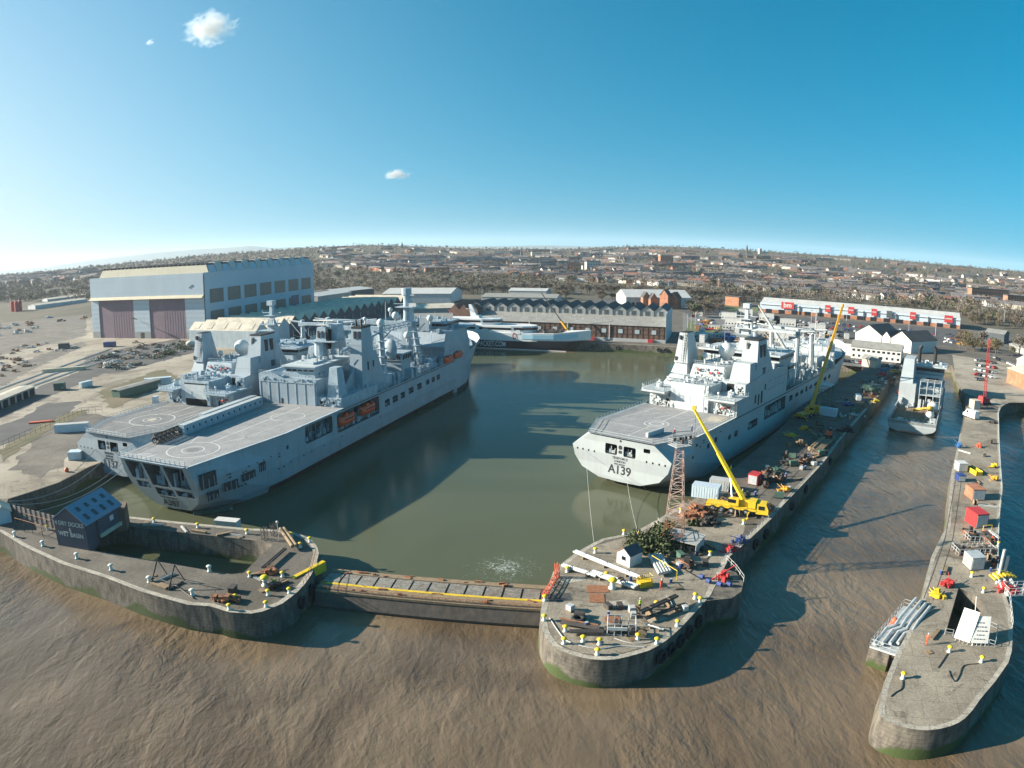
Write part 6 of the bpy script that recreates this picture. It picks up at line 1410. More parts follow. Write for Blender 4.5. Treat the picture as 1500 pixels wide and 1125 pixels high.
for k in range(26):
    x = rnd.uniform(.5, ln - 1); y = rnd.choice((rnd.uniform(.3, 2.4), rnd.uniform(wd_ - 1.6, wd_ - .3))); m.obox((x, y, 3.58), rnd.uniform(.3, 1.6), rnd.uniform(.15, .5), rnd.uniform(.1, .35), rnd.uniform(-.6, .6))
m.build('deck_fittings', 'rust', t)
rl = MB(); rail(rl, [(.1, .15, 3.5), (ln, .15, 3.5)], .55, 1.1, .05, 2); rl.build('edge_rail', 'rust', t)
m = MB(); m.box(.1, ln, -.35, -.1, 3.1, 3.5); m.build('rubbing_strake', 'timber', t)
# yellow steel gate roller on the pier with the dark blue workshop end and orange winch frame on the right
g1 = at(452, 835); o = MB(); o.obox((0, 0, -1.6), 8.0, .8, 1.8, 0); o = o.build('gate_fender', 'yellow', None, False, g1, math.radians(62)); tag(o, 'yellow steel fender along the gate end of the pier with the dark blue workshop', 'fender')
t = thing('winch_gantry', 'orange steel lattice frame above the right end of the dock gate', 'frame', at(806, 862), math.radians(72))
m = MB(); lattice(m, (-3.6, 0, .5), (4.2, 0, .5), .6, .6, 8, .04); lattice(m, (4.2, 0, 0), (4.2, 0, 2.6), .6, .6, 3, .05); lattice(m, (-3.6, 0, 0), (-3.6, 0, 1.4), .5, .5, 2, .04); m.build('lattice', 'orange', t)
# ---- mobile cranes
def mobile_crane(label, base, ang, slew, tip, m, longboom, dark=False, knee=.45):
    t = thing('mobile_crane', label, 'crane', base, ang)
    c = MB(); c.box(-6.4, 4.6, -1.3, 1.3, 1.1, 1.6); c.box(-6.4, 2.4, -1.3, 1.3, 1.5, 1.75); c.build('carrier', m, t)
    cb = MB(); cb.add([(4.3, -1.3, .7), (6.9, -1.3, .7), (6.9, 1.3, .7), (4.3, 1.3, .7), (4.3, -1.3, 2.9), (6.3, -1.25, 2.9), (6.3, 1.25, 2.9), (4.3, 1.3, 2.9), (6.9, -1.3, 1.8), (6.9, 1.3, 1.8)], [(0, 1, 8, 5, 4), (3, 7, 6, 9, 2), (1, 2, 9, 8), (8, 9, 6, 5), (4, 5, 6, 7), (0, 4, 7, 3)]); cbo = cb.build('driver_cab', m, t)
    w_ = MB(); w_.quad((6.92, -1.1, 1.85), (6.92, 1.1, 1.85), (6.34, 1.05, 2.8), (6.34, -1.05, 2.8)); w_.box(4.8, 6.0, -1.36, -1.3, 1.7, 2.5); w_.box(4.8, 6.0, 1.3, 1.36, 1.7, 2.5); w_.build('cab_window', 'glass_dark', cbo)
    for x in (-4.9, -3.0, -.9, 1.0 + 1.2):
        for y in (-1.15, 1.15):
            wh = MB().cyl((x, y - .3, .72), (x, y + .3, .72), .72, .72, 14).build('wheel', 'rubber', t)
            MB().cyl((x, y - .33, .72), (x, y + .33, .72), .34, .34, 10).build('rim', 'galv', wh)
    for x in (-6.0, 2.9):
        og = MB(); og.box(x - .15, x + .15, -2.9, 2.9, .75, 1.0)
        for y in (-2.9, 2.9): og.cyl((x, y, 0), (x, y, 1.2), .1, .1, 6); og.cyl((x, y, 0), (x, y, .1), .35, .35, 8)
        og.build_split('outrigger', m, t)
    R_ = Matrix.Rotation(slew, 3, 'Z')
    def rt(mb): mb.v = [tuple(R_ @ Vector(p)) for p in mb.v]; return mb
    s_ = MB(); s_.box(-3.4, 1.4, -1.2, .5, 1.8, 3.0); s_.box(-4.2, -2.6, -1.3, 1.3, 1.8, 3.2); s_.cyl((0, 0, 1.7), (0, 0, 1.95), 1.1, 1.1, 14); rt(s_).build('slewing_body', m, t)
    oc = MB(); oc.box(-.6, 1.6, .55, 1.5, 1.9, 3.4); rt(oc).build('operator_cab', m, t); ow = MB(); ow.box(.0, 1.64, .6, 1.54, 2.5, 3.25); rt(ow).build('operator_window', 'glass_dark', t)
    # boom in local space
    inv = Matrix.Rotation(-ang, 3, 'Z'); tp = inv @ (Vector(tip) - Vector(base)); foot = R_ @ Vector((-1.6, 0, 2.6))
    d = tp - foot
    bm_ = MB(); segs = 3 if longboom else 2
    fr0 = [0, knee, .72, 1.0] if longboom else [0, knee, 1.0]; rr = [.85, .7, .55] if longboom else [.55, .36]
    for k in range(segs): bm_.cyl(foot + d * fr0[k], foot + d * fr0[k + 1], rr[k], rr[k] * .92, 4)
    bm_.build('boom', m, t)
    hd_ = MB(); hd_.obox(tuple(tp), .9, .6, .8, 0); hd_.build('boom_head', m, t)
    rm = MB(); rm.cyl(R_ @ Vector((1.0, 0, 2.2)), foot + d * .28, .2, .16, 8); rm.build('luffing_ram', 'chrome' if not dark else m, t)
    hk = MB(); hk.cyl(tp + Vector((.4, 0, .2)), tp + Vector((.4, 0, -6)), .035, .035, 4); hk.obox(tuple(tp + Vector((.4, 0, -6.7))), .4, .3, .7); hk.build('hook_block', 'dark_steel', t)
    return t
mobile_crane('bright yellow four axle mobile crane on the middle pier by the stern of A139', (46.4, 132.8, 5.02), math.radians(-28), math.radians(178), PD(1017, 600, 147), 'yellow', False, False, .52)
mobile_crane('amber mobile crane with a very long boom standing in the shade beside A139', (98.5, 215.5, 5.02), math.radians(35), math.radians(195), PD(1234, 449, 226), 'amber', True, True, .4)
# white boom rising from the deck of A139
cb = PD(1158, 524, 262); ct = PD(1111, 447, 266)
t = thing('telescopic_crane', 'white telescopic boom reaching up and left above the deck of A139', 'crane', cb)
m = MB(); d = Vector(ct) - Vector(cb)
m.cyl((0, 0, 0), d * .45, .75, .65, 4); m.cyl(d * .45, d * .8, .55, .45, 4); m.cyl(d * .8, d, .38, .3, 4); m.build('boom', 'white', t); MB().obox((0, 0, -2.5), 2.4, 2.0, 3.2, .4).build('turret', 'pale_stone', t)
# orange telehandler boom by the brick shed
c0, c1 = PD(838, 486, 400), PD(793, 429, 408)
t = thing('quay_crane', 'orange and dark crane boom standing behind the ferry bow', 'crane', (c0[0], c0[1], 5), 0)
m = MB(); e0 = Vector((0, 0, 2.5)); e1 = Vector((c1[0] - c0[0], c1[1] - c0[1], c1[2] - 5)); m.cyl(e0, e0.lerp(e1, .35), .8, .7, 4); m.build('lower_boom', 'amber', t); m = MB(); m.cyl(e0.lerp(e1, .35), e1, .35, .25, 4); m.build('upper_boom', 'dark_steel', t); MB().box(-3, 3, -1.5, 1.5, .5, 3).build('carrier', 'amber', t)
# rusty lattice lighting tower
tb = P(985, 803); zt = 24.5
t = thing('lighting_tower', 'tall rusty and white lattice floodlight tower on the middle pier', 'tower', (tb[0], tb[1], 5), .4)
tint = [('lower_lattice', 'rust', 0, .34), ('upper_lattice', 'pale_rust', .34, 1.0)]
mat('pale_rust', (0.36, 0.15, 0.09), (0.60, 0.52, 0.46), 0.5, .8)
a0 = Vector((0, 0, 0)); a1 = Vector((0, 0, zt - 5))
for nm, mm_, f0, f1 in tint:
    m = MB(); lattice(m, a0.lerp(a1, f0), a0.lerp(a1, f1), 3.8 + (1.2 - 3.8) * f0, 3.8 + (1.2 - 3.8) * f1, 4 if f0 == 0 else 10, .06); m.build(nm, mm_, t)
m = MB(); m.box(-1.6, 1.6, -1.4, 1.4, zt - 5, zt - 4.9); rail(m, [(-1.6, -1.4, zt - 4.9), (1.6, -1.4, zt - 4.9), (1.6, 1.4, zt - 4.9), (-1.6, 1.4, zt - 4.9)], 1.1, .8, .04, 3, True)
for z in (.5, 1.2, 1.9): m.cyl((-2.6, -1.2, zt - 4 + z), (1.6, -1.2, zt - 4.2 + z), .06, .06, 4)
m.build('platform', 'offwhite', t)
m = MB()
for x in (-2.2, -1.0, .2, 1.2): m.box(x - .25, x + .25, -1.5, -1.2, zt - 3.6, zt - 3.1)
m.box(.6, 1.3, .2, .9, zt - 4.9, zt - 3.9); m.build_split('floodlight', 'dark_steel', t)
for sx_ in (-2.3, 2.3):
    for sy_ in (-2.3, 2.3): MB().obox((sx_, sy_, 0), .9, .9, .8).build('footing', 'pale_stone', t)
# red lattice mast crane on the pier with the red store
rb_ = P(1441, 592)
t = thing('lattice_crane', 'thin red lattice crane jib standing upright on the pier with the red store', 'crane', (rb_[0], rb_[1], 5), .3)
m = MB(); lattice(m, (0, 0, 1.5), (1.2, 1.5, 25.5), 1.0, .8, 22, .06); m.build('jib', 'red', t)
m = MB(); m.box(-3, 2.4, -1.4, 1.4, .8, 2.4); m.box(-2.8, -1, -1.2, 1.2, 2.4, 3.4); m.build('body', 'red', t)
for y in (-1.3, 1.3): MB().box(-3, 3, y - .35, y + .35, 0, .8).build('crawler_track', 'rubber', t)
# ---- huts and sheds on the middle pier
hp = P(903, 824); hq = P(922, 832); hr_ = P(938, 824)
wv = Vector(hq) - Vector(hp); lv = Vector(hr_) - Vector(hq)
t = thing('white_hut', 'small white hut with an orange and dark panelled roof on the middle pier', 'hut', (hp[0], hp[1], 5.02), math.atan2(wv.y, wv.x))
W_ = wv.length; Lh_ = max(lv.length, 3.2)
gable_walls(0, W_, 0, Lh_, 0, 2.1, 3.2, 'y').build('wall', 'white', t)
rr_ = gable_roof(0, W_, 0, Lh_, 2.1, 3.2, 'y', .12, .08)
xm = W_ / 2
MB().add([(-.15, -.15, 2.05), (xm, -.15, 3.25), (xm, Lh_ + .15, 3.25), (-.15, Lh_ + .15, 2.05), (-.15, -.15, 2.15), (xm, -.15, 3.35), (xm, Lh_ + .15, 3.35), (-.15, Lh_ + .15, 2.15)], [(4, 5, 6, 7), (0, 3, 2, 1), (0, 1, 5, 4), (2, 3, 7, 6), (3, 0, 4, 7)]).build('left_roof_slope', 'brick_orange', t)
MB().add([(W_ + .15, -.15, 2.05), (xm, -.15, 3.25), (xm, Lh_ + .15, 3.25), (W_ + .15, Lh_ + .15, 2.05), (W_ + .15, -.15, 2.15), (xm, -.15, 3.35), (xm, Lh_ + .15, 3.35), (W_ + .15, Lh_ + .15, 2.15)], [(5, 4, 7, 6), (0, 1, 2, 3), (1, 0, 4, 5), (3, 2, 6, 7), (0, 3, 7, 4)]).build('right_roof_slope', 'gable_dark', t)
MB().box(W_ * .38, W_ * .68, -.05, .05, 1.0, 1.7).build_split('window', 'glass_dark', t); MB().box(W_ - .03, W_ + .05, Lh_ * .45, Lh_ * .7, 1.0, 1.6).build_split('side_window', 'clad_blue', t)
t = thing('open_shelter', 'grey flat roofed open fronted shelter beside the lighting tower', 'shelter', at(1001, 803), math.radians(-38))
MB().add([(-3.4, -2, 2.0), (3.4, -2, 2.0), (3.4, 2.2, 2.5), (-3.4, 2.2, 2.5), (-3.4, -2, 2.15), (3.4, -2, 2.15), (3.4, 2.2, 2.65), (-3.4, 2.2, 2.65)], [(4, 5, 6, 7), (0, 3, 2, 1), (0, 1, 5, 4), (1, 2, 6, 5), (2, 3, 7, 6), (3, 0, 4, 7)]).build('roof', 'shed_grey', t)
m = MB(); m.box(3.1, 3.2, -1.8, 2, 0, 2.1); m.box(-3.2, 3.2, 1.9, 2, 0, 2.3); m.build('wall', 'offwhite', t)
m = MB()
for x in (-3.1, -1, 1): m.cyl((x, -1.8, 0), (x, -1.8, 2), .07, .07, 5)
m.build_split('post', 'dark_steel', t)
# ---- generic props
def box_thing(name, label, cat, px, py, size, ang, m, lid=None, z=5.02, group=None, ribs=True):
    l, w_, h = size
    t = thing(name, label, cat, at(px, py, z) if z < 5.1 else (*P(px, py, z), z), ang, group)
    b_ = MB().box(-l / 2, l / 2, -w_ / 2, w_ / 2, 0.12, h)
    if ribs:
        for k in range(int(l / .6)): x = -l / 2 + .3 + k * .6; b_.box(x, x + .12, -w_ / 2 - .05, -w_ / 2, .25, h - .15); b_.box(x, x + .12, w_ / 2, w_ / 2 + .05, .25, h - .15)
    b_.build('body', m, t)
    MB().box(-l / 2 - .04, l / 2 + .04, -w_ / 2 - .07, w_ / 2 + .07, h, h + .12).build('roof', lid or m, t)
    d = MB(); d.box(-l / 2 - .06, -l / 2, -w_ / 2 + .15, w_ / 2 - .15, .2, h - .15); d.box(l / 2 - .9, l / 2 - .3, -w_ / 2 - .07, -w_ / 2 - .05, .9, 1.5 if h > 1.8 else h * .7); d.build('door', 'galv' if m != 'galv' else 'offwhite', t)
    f_ = MB(); f_.box(-l / 2, l / 2, -w_ / 2, -w_ / 2 + .15, 0, .12); f_.box(-l / 2, l / 2, w_ / 2 - .15, w_ / 2, 0, .12); f_.build('base_rail', 'dark_steel', t)
    return t
A2 = math.radians
mat('pale_blue', (0.50, 0.60, 0.66), (0.42, 0.52, 0.58), .5, .6)
box_thing('portable_cabin', 'pale blue white portable cabin at the quay edge behind the yellow crane', 'cabin', 1034, 728, (6, 2.9, 2.8), A2(-28), 'pale_blue', 'clad_blue')
box_thing('portable_cabin', 'dull white portable cabin just behind the pale blue one', 'cabin', 1054, 717, (4.5, 2.4, 2.5), A2(-28), 'offwhite')
box_thing('welfare_unit', 'faded white cabin further back in shade by the hull of A139', 'cabin', 1105, 708, (3, 2.4, 2.4), A2(50), 'red')
box_thing('shipping_container', 'grey blue container in shade right of the amber crane', 'container', 1213, 609, (6, 2.6, 2.6), A2(-40), 'clad_blue')
box_thing('shipping_container', 'left one of two dark green containers on the quay', 'container', 1270, 573, (4, 2.6, 2.6), A2(-35), 'green_paint')
box_thing('shipping_container', 'right one of two dark green containers on the quay', 'container', 1283, 577, (4, 2.6, 2.6), A2(-35), 'green_paint')
box_thing('red_store', 'bright red store box standing on the pier with the red store', 'store', 1429, 768, (4.6, 3.2, 3.0), A2(88), 'red')
box_thing('orange_container', 'faded orange container on the pier with the red store above the red store', 'container', 1427, 729, (4.4, 3.6, 2.6), A2(82), 'brick_orange')
box_thing('white_tank_box', 'small white box on the river side of the pier with the red store', 'box', 1407, 689, (3.0, 2.8, 2.2), A2(80), 'offwhite', 'white')
box_thing('blue_skip', 'small blue skip below the white box on the pier with the red store', 'skip', 1406, 704, (2.4, 2.2, 1.6), A2(80), 'blue')
box_thing('yellow_cabin', 'pale yellow cabin near the red lattice crane', 'cabin', 1427, 598, (4.0, 3.0, 3.2), A2(85), 'clad_cream')
box_thing('grey_hut', 'grey hut with a pale sloping roof by the machinery frames', 'hut', 1425, 830, (3.4, 3.0, 2.4), A2(84), 'shed_grey', 'galv')
box_thing('barge_cabin', 'white cabin roof of a workboat lying behind the pier with the dark blue workshop', 'cabin', 334, 773, (5.4, 2.2, 1.8), A2(-5), 'white', z=1.2)
box_thing('dock_pontoon', 'low grey green work pontoon by the stern of A387', 'pontoon', 313, 750, (9.5, 2.6, .9), A2(28), 'green_paint', z=.2, ribs=False)
box_thing('yard_trailer', 'long pale blue white trailer parked beside A137', 'trailer', 106, 632, (12, 2.6, 2.6), A2(20), 'pale_blue', 'offwhite')
box_thing('quay_box', 'pale blue crate on the quay under the stern of A137', 'crate', 112, 672, (4, 3, 2.2), A2(15), 'pale_blue')
box_thing('pale_blue_container', 'long pale blue container by the bow side of A137 hangar', 'container', 232, 563, (12, 3, 2.8), A2(25), 'pale_blue')
box_thing('blue_tank', 'pale blue crate standing on the quay by the rail of A137', 'crate', 228, 590, (2, 2, 2.4), 0, 'clad_blue')
# vehicles
def vehicle_proto(name, kind, m):
    t = thing(name, 'x', kind)
    if kind == 'van':
        b_ = MB(); b_.loft([[(x, -.95, .35), (x, .95, .35), (x, .9, z), (x, -.9, z)] for x, z in ((-2.6, 2.3), (1.2, 2.3), (1.9, 1.3), (2.6, 1.1))]); b_.build('body', m, t)
        w_ = MB(); w_.quad((1.22, -.8, 2.2), (1.9, -.82, 1.36), (1.9, .82, 1.36), (1.22, .8, 2.2)); w_.box(.3, 1.1, -.95, -.9, 1.4, 2.0); w_.box(.3, 1.1, .9, .95, 1.4, 2.0); w_.build_split('window', 'glass_dark', t)
    else:
        b_ = MB(); b_.loft([[(x, -.85, .3), (x, .85, .3), (x, .8, z), (x, -.8, z)] for x, z in ((-2.1, .8), (-1.9, .95), (1.0, .95), (2.0, .75), (2.1, .6))]); b_.loft([[(x, -.72, .9), (x, .72, .9), (x, .6, z), (x, -.6, z)] for x, z in ((-1.8, 1.0), (-1.1, 1.45), (.4, 1.45), (1.1, .95))]); b_.build('body', m, t)
        w_ = MB(); w_.quad((.44, -.6, 1.43), (1.08, -.68, 1.0), (1.08, .68, 1.0), (.44, .6, 1.43)); w_.quad((-1.14, -.6, 1.43), (-1.14, .6, 1.43), (-1.76, .68, 1.05), (-1.76, -.68, 1.05)); w_.box(-1.0, .5, -.70, -.64, 1.05, 1.36); w_.box(-1.0, .5, .64, .70, 1.05, 1.36); w_.build_split('window', 'glass_dark', t)
    wh = MB()
    for x in (-1.35, 1.35):
        for y in (-.8, .8): wh.cyl((x, y - .12, .33), (x, y + .12, .33), .33, .33, 10)
    wh.build_split('wheels', 'rubber', t)
    return proto(t)
CARM = {}
for nm, c in (('car_white', (.72, .72, .7)), ('car_silver', (.42, .44, .46)), ('car_black', (.02, .02, .025)), ('car_red', (.42, .03, .03)), ('car_blue', (.03, .07, .25)), ('car_grey', (.12, .13, .14))): mat(nm, c, rough=.3); CARM[nm] = nm
v = vehicle_proto('white_van', 'van', 'car_white'); place(v, True, at(1256, 586), A2(75), 'white van parked in the shade on the long quay', 'van')
v = vehicle_proto('dark_blue_car', 'car', 'car_blue'); place(v, True, at(1243, 594), A2(10), 'dark blue car beside the white van on the quay', 'car')
v = vehicle_proto('white_truck', 'van', 'car_white'); place(v, True, at(1422, 612), A2(95), 'white van at the head of the pier with the red store', 'van', None, 1.3)
# excavator
t = thing('excavator', 'small dark digger with red tracks standing on the long quay', 'excavator', at(1214, 640), A2(60))
MB().box(-1.2, 1.0, -.9, .9, .8, 1.9).build('body', 'orange', t); MB().box(-.2, .9, -.8, .1, 1.9, 2.7).build('cab', 'glass_dark', t)
m = MB(); m.cyl((.8, .4, 1.5), (2.6, .4, 4.2), .18, .15, 5); m.cyl((2.6, .4, 4.2), (3.8, .4, 2.2), .14, .12, 5); m.build('digging_arm', 'dark_steel', t)
for y in (-.8, .8): MB().box(-1.5, 1.5, y - .25, y + .25, 0, .8).build('track', 'rubber', t)
# scaffold stair tower up to A139
t = thing('stair_tower', 'green scaffold access tower with sheeting beside A139', 'scaffold', at(1206, 603), A2(50))
m = MB()
for x in (-2.5, 2.5):
    for y in (-2, 2): m.cyl((x, y, 0), (x, y, 9.5), .1, .1, 5)
for z in (2.4, 4.8, 7.2, 9.4):
    m.cyl((-2.5, -2, z), (2.5, -2, z), .08, .08, 4); m.cyl((-2.5, 2, z), (2.5, 2, z), .08, .08, 4); m.cyl((-2.5, -2, z), (-2.5, 2, z), .08, .08, 4); m.cyl((2.5, -2, z), (2.5, 2, z), .08, .08, 4)
for z in (0, 4.8): m.cyl((-2.5, -2, z), (2.5, -2, z + 4.6), .08, .08, 4); m.cyl((2.5, 2, z), (-2.5, 2, z + 4.6), .08, .08, 4)
m.build('frame', 'green_paint', t); m = MB(); m.box(-3.2, 3.2, -2.6, 2.6, 9.4, 9.6); m.box(-6.5, -2.5, -1, 1, 9.0, 9.2); m.build('platform', 'offwhite', t); MB().box(-2.4, 2.4, 1.9, 1.96, .2, 5).build('sheeting', 'green_paint', t)
# pipes, beams, frames on the middle pier
def bundle(name, label, cat, p0, p1, n, r, m, z=5.02, sep=None, h=.35, group=None, bands=True):
    a, b = Vector(at(*p0, z)), Vector(at(*p1, z)); c = (a + b) / 2; d = b - a; ang = math.atan2(d.y, d.x); L2 = d.length / 2
    t = thing(name, label, cat, c, ang, group)
    mb = MB(); sep = sep or r * 2.15
    for k in range(n): mb.cyl((-L2, (k - (n - 1) / 2) * sep, h + r), (L2, (k - (n - 1) / 2) * sep, h + r), r, r, 9)
    mb.build('pipe', m, t, False)
    if bands:
        q = MB()
        for k in range(max(2, int(L2 * 2 / 4))): x = -L2 + L2 * 2 * (k + .5) / max(2, int(L2 * 2 / 4)); q.box(x - .12, x + .12, -(n * sep) / 2 - .1, n * sep / 2 + .1, 0, h + .02); q.box(x - .05, x + .05, -(n * sep) / 2, n * sep / 2, h + 2 * r, h + 2 * r + .05)
        q.build_split('bearer', 'timber', t)
    return t
bundle('steel_pipe', 'pair of long silver pipes running from the quay edge to the yellow basket', 'pipes', (842, 812), (936, 850), 2, .26, 'galv')
bundle('steel_pipe', 'bundle of three silver green pipes in front of the white hut', 'pipes', (824, 832), (874, 848), 2, .24, 'galv')
bundle('steel_pipe', 'continuing silver pipe run ending beside the yellow basket', 'pipes', (866, 842), (932, 864), 3, .24, 'galv')
for k in range(5): bundle('roller_tube', 'short blue and white roller lying in the rack by the hut', 'roller', (951 + k * 4.0, 818 - k * .4), (966 + k * 4.0, 846 - k * 1.0), 1, .28, ('galv', 'offwhite')[k % 2], group='rollers in the rack by the hut', bands=False)
t = thing('barrier_rack', 'yellow railed rack standing over the rollers', 'rack', at(972, 838), A2(-64)); m = MB(); rail(m, [(-3.5, 0, 0), (3.5, 0, 0)], 1.7, 3.4, .09, 1); m.build('rail', 'yellow', t)
t = thing('access_basket', 'yellow man basket standing on the middle pier', 'basket', at(944, 858), A2(15))
m = MB()
for z in (0.1, .9, 1.8): rail(m, [(-1.1, -.7, z), (1.1, -.7, z), (1.1, .7, z), (-1.1, .7, z)], .06, 2, .06, 1, True)
for x in np.linspace(-1.1, 1.1, 7): m.cyl((x, -.7, 0), (x, -.7, 1.85), .04, .04, 4); m.cyl((x, .7, 0), (x, .7, 1.85), .04, .04, 4)
m.build('cage', 'yellow', t); MB().box(-1.1, 1.1, -.7, .7, 0, .95).build('panel', 'yellow', t)
def plate(name, label, pts, m, z=5.05, th=.03, cat='plate'):
    p = [at(*q, z) for q in pts]; c = Vector(p[0]); t = MB().prism([((Vector(q) - c).x, (Vector(q) - c).y) for q in p], 0, th).build(name, m, None, False, tuple(c)); tag(t, label, cat)
plate('steel_plate', 'rusty steel plate lying left of the big bollard', [(859, 857), (892, 858), (892, 868), (860, 868)], 'rust')
plate('steel_plate', 'second rusty steel plate overlapping below the first', [(864, 869), (885, 870), (886, 883), (863, 882)], 'rust', 5.06)
o = MB().cyl((0, 0, 0), (0, 0, .04), 1.2, 1.2, 20).build('steel_disc', 'rust', None, False, at(897, 907, 5.05)); tag(o, 'round rusty steel disc lying on the middle pier', 'plate')
for (px, py, w_, h_, a_) in ((820, 875, 3.6, 2.6, .1), (850, 915, 4.6, 1.1, .05), (905, 885, 3.6, 2.2, .2), (960, 905, 3, 2, .4), (840, 850, 4, 1.5, .3)):
    o = MB().obox((0, 0, 0), w_, h_, .012, a_).build('concrete_patch', 'asphalt' if px in (820,) else 'coping', None, False, at(px, py, 5.03)); tag(o, kind='structure')
bundle('steel_beam', 'dark steel beams lying near the rim of the middle pier', 'beams', (822, 915), (878, 925), 3, .16, 'dark_steel', bands=False)
bundle('steel_beam', 'rusty long beam behind the dark beams on the pier', 'beams', (820, 912), (876, 922), 1, .14, 'rust', h=.6, bands=False)
bundle('steel_beam', 'second set of dark beams with hoses near the rim', 'beams', (834, 929), (884, 929), 3, .15, 'dark_steel', bands=False)
bundle('timber_stack', 'stack of long timbers on the quay in the shade', 'timber', (1193, 668), (1214, 648), 4, .3, 'timber', h=.5)
bundle('timber_stack', 'pale topped bin of timbers beside the first stack', 'timber', (1188, 662), (1205, 646), 2, .35, 'timber', h=.7)
bundle('gangway_beam', 'long dark boom with red ends resting on the pier edge', 'boom', (936, 909), (990, 884), 2, .22, 'dark_steel', h=1.2)
bundle('gangway_beam', 'second dark boom lying beside the red ended boom', 'boom', (944, 912), (1004, 890), 2, .18, 'dark_steel', h=.5)
bundle('hydraulic_arm', 'pale hinged pipe arm lying on the pier by the generator frame', 'arm', (946, 918), (972, 926), 1, .16, 'galv', h=.3)
t = thing('machine_frame', 'grey steel machine frame with white front on the middle pier', 'frame', at(910, 925), A2(-8))
m = MB()
for z in (.1, 1.0, 1.9): rail(m, [(-2, -1.3, z), (2, -1.3, z), (2, 1.3, z), (-2, 1.3, z)], .08, 3, .07, 1, True)
for x in (-2, -1, 0, 1, 2): m.cyl((x, -1.3, 0), (x, -1.3, 2), .07, .07, 4); m.cyl((x, 1.3, 0), (x, 1.3, 2), .07, .07, 4)
m.build('frame', 'galv', t); m = MB(); clutter(m, -1.7, 1.7, -1, 1, .1, 20, hmax=1.4); m.build('machinery', 'dark_steel', t); MB().box(-2, .8, -1.5, -1.35, 1.0, 1.5).build('white_panel', 'white', t)
m = MB().lathe((0, 0, 0), [(.9, 0), (1.15, .2), (1.15, .7), (.9, .95), (.55, .9), (.5, .1)], 16); o = m.build('rubber_fender', 'rubber', None, True, at(847, 912)); tag(o, 'black rubber fender lying by the beams on the middle pier', 'fender')
def hose(name, label, pts, r, m, z=5.1, cat='hose'):
    p = [Vector(at(*q, z)) for q in pts]; c = p[0].copy(); mb = MB()
    q = []
    for i in range(len(p) - 1):
        for k in range(6):
            t_ = k / 6; p0, p1, p2, p3 = p[max(i - 1, 0)], p[i], p[i + 1], p[min(i + 2, len(p) - 1)]
            q.append(.5 * ((2 * p1) + (p2 - p0) * t_ + (2 * p0 - 5 * p1 + 4 * p2 - p3) * t_ ** 2 + (3 * p1 - p0 - 3 * p2 + p3) * t_ ** 3))
    q.append(p[-1]); mb.path([tuple(x - c) for x in q], r, 5); o = mb.build(name, m, None, False, tuple(c)); tag(o, label, cat)
hose('white_hose', 'pale hose curving along the left rim of the middle pier', [(805, 905), (818, 925), (830, 938), (852, 946), (880, 950), (910, 946), (944, 948)], .09, 'offwhite')
hose('mooring_rope', 'pale rope curling over the front rim of the middle pier', [(900, 935), (925, 942), (950, 941), (965, 932)], .07, 'offwhite', cat='rope')
hose('black_cable', 'black cable looping from the bollard on the pier', [(1040, 812), (1030, 826), (1020, 828), (1010, 838)], .06, 'rubber', cat='cable')
hose('chain', 'rusty chain trailing from the left bollard of the pier with the red store', [(1322, 996), (1321, 1008), (1312, 1014), (1305, 1020)], .08, 'dark_steel', cat='chain')
hose('chain', 'dark chain curving between two bollards of the pier with the red store', [(1434, 972), (1412, 975), (1405, 990), (1399, 998), (1393, 992), (1390, 982)], .08, 'dark_steel', cat='chain')
hose('chain', 'dark chain hanging below the middle bollard of the pier with the red store', [(1388, 957), (1381, 968), (1374, 978)], .08, 'dark_steel', cat='chain')
# bush, scrap
def bush(name, label, c, rad, n, m, seed, sz=.7, cat='bush'):
    R = random.Random(seed); mb = MB()
    for _ in range(n):
        u, v_, q = R.gauss(0, 1), R.gauss(0, 1), abs(R.gauss(0, 1)); L_ = math.sqrt(u * u + v_ * v_ + q * q) + 1e-6; rr = rad * R.random() ** .4 * (1 + .25 * math.sin(3 * u))
        p = Vector((u / L_ * rr, v_ / L_ * rr, q / L_ * rr * sz)); s = R.uniform(.12, .32)
        a = Vector((R.gauss(0, 1), R.gauss(0, 1), R.gauss(0, 1))).normalized(); b_ = a.orthogonal().normalized() * s; a = a * s
        mb.add([p + a, p + b_, p - a * .8, p - b_], [(0, 1, 2, 3)])
    o = mb.build(name, m, None, False, c); tag(o, label, cat); return o
mat('leaf_green', (0.028, 0.042, 0.012), (0.070, 0.085, 0.026), 1.5, .8)
bush('ivy_bush', 'large dark green bush between the white hut and the lighting tower', at(957, 801), 4.7, 4200, 'leaf_green', 1)
bush('low_bush', 'low green bush at the foot of the lighting tower', at(976, 779), 2.6, 900, 'leaf_green', 2)
bush('weeds', 'small bright green weed patch by the rusty scrap', at(1017, 768), 1.4, 350, 'leaf_green', 3)
def heap(name, label, cat, px, py, w_, d, n, m, seed, h=1.4, ang=0, group=None, big=1.0):
    R = random.Random(seed); mb = MB()
    for _ in range(n):
        x, y = R.gauss(0, .4) * w_ / 2, R.gauss(0, .4) * d / 2; z = max(0, h * (1 - (2 * x / w_) ** 2 - (2 * y / d) ** 2)) * R.random() * .8
        if R.random() < .5: L_ = R.uniform(.5, 2.2) * big; a = R.uniform(0, PI); e = R.uniform(-.5, .6); mb.cyl((x, y, z + .1), (x + L_ * math.cos(a), y + L_ * math.sin(a), max(.08, z + .1 + L_ * e)), .07 * big, .07 * big, 5)
        else: mb.obox((x, y, z), R.uniform(.3, 1.3) * big, R.uniform(.2, .9) * big, R.uniform(.15, .7) * big, R.uniform(0, PI))
    o = mb.build(name, m, None, False, at(px, py), ang); tag(o, label, cat, group); return o
heap('scrap_heap', 'tangled rusty scrap frame heap left of the yellow crane', 'scrap', 1023, 757, 7, 5, 130, 'rust', 5, 3.0, big=1.3)
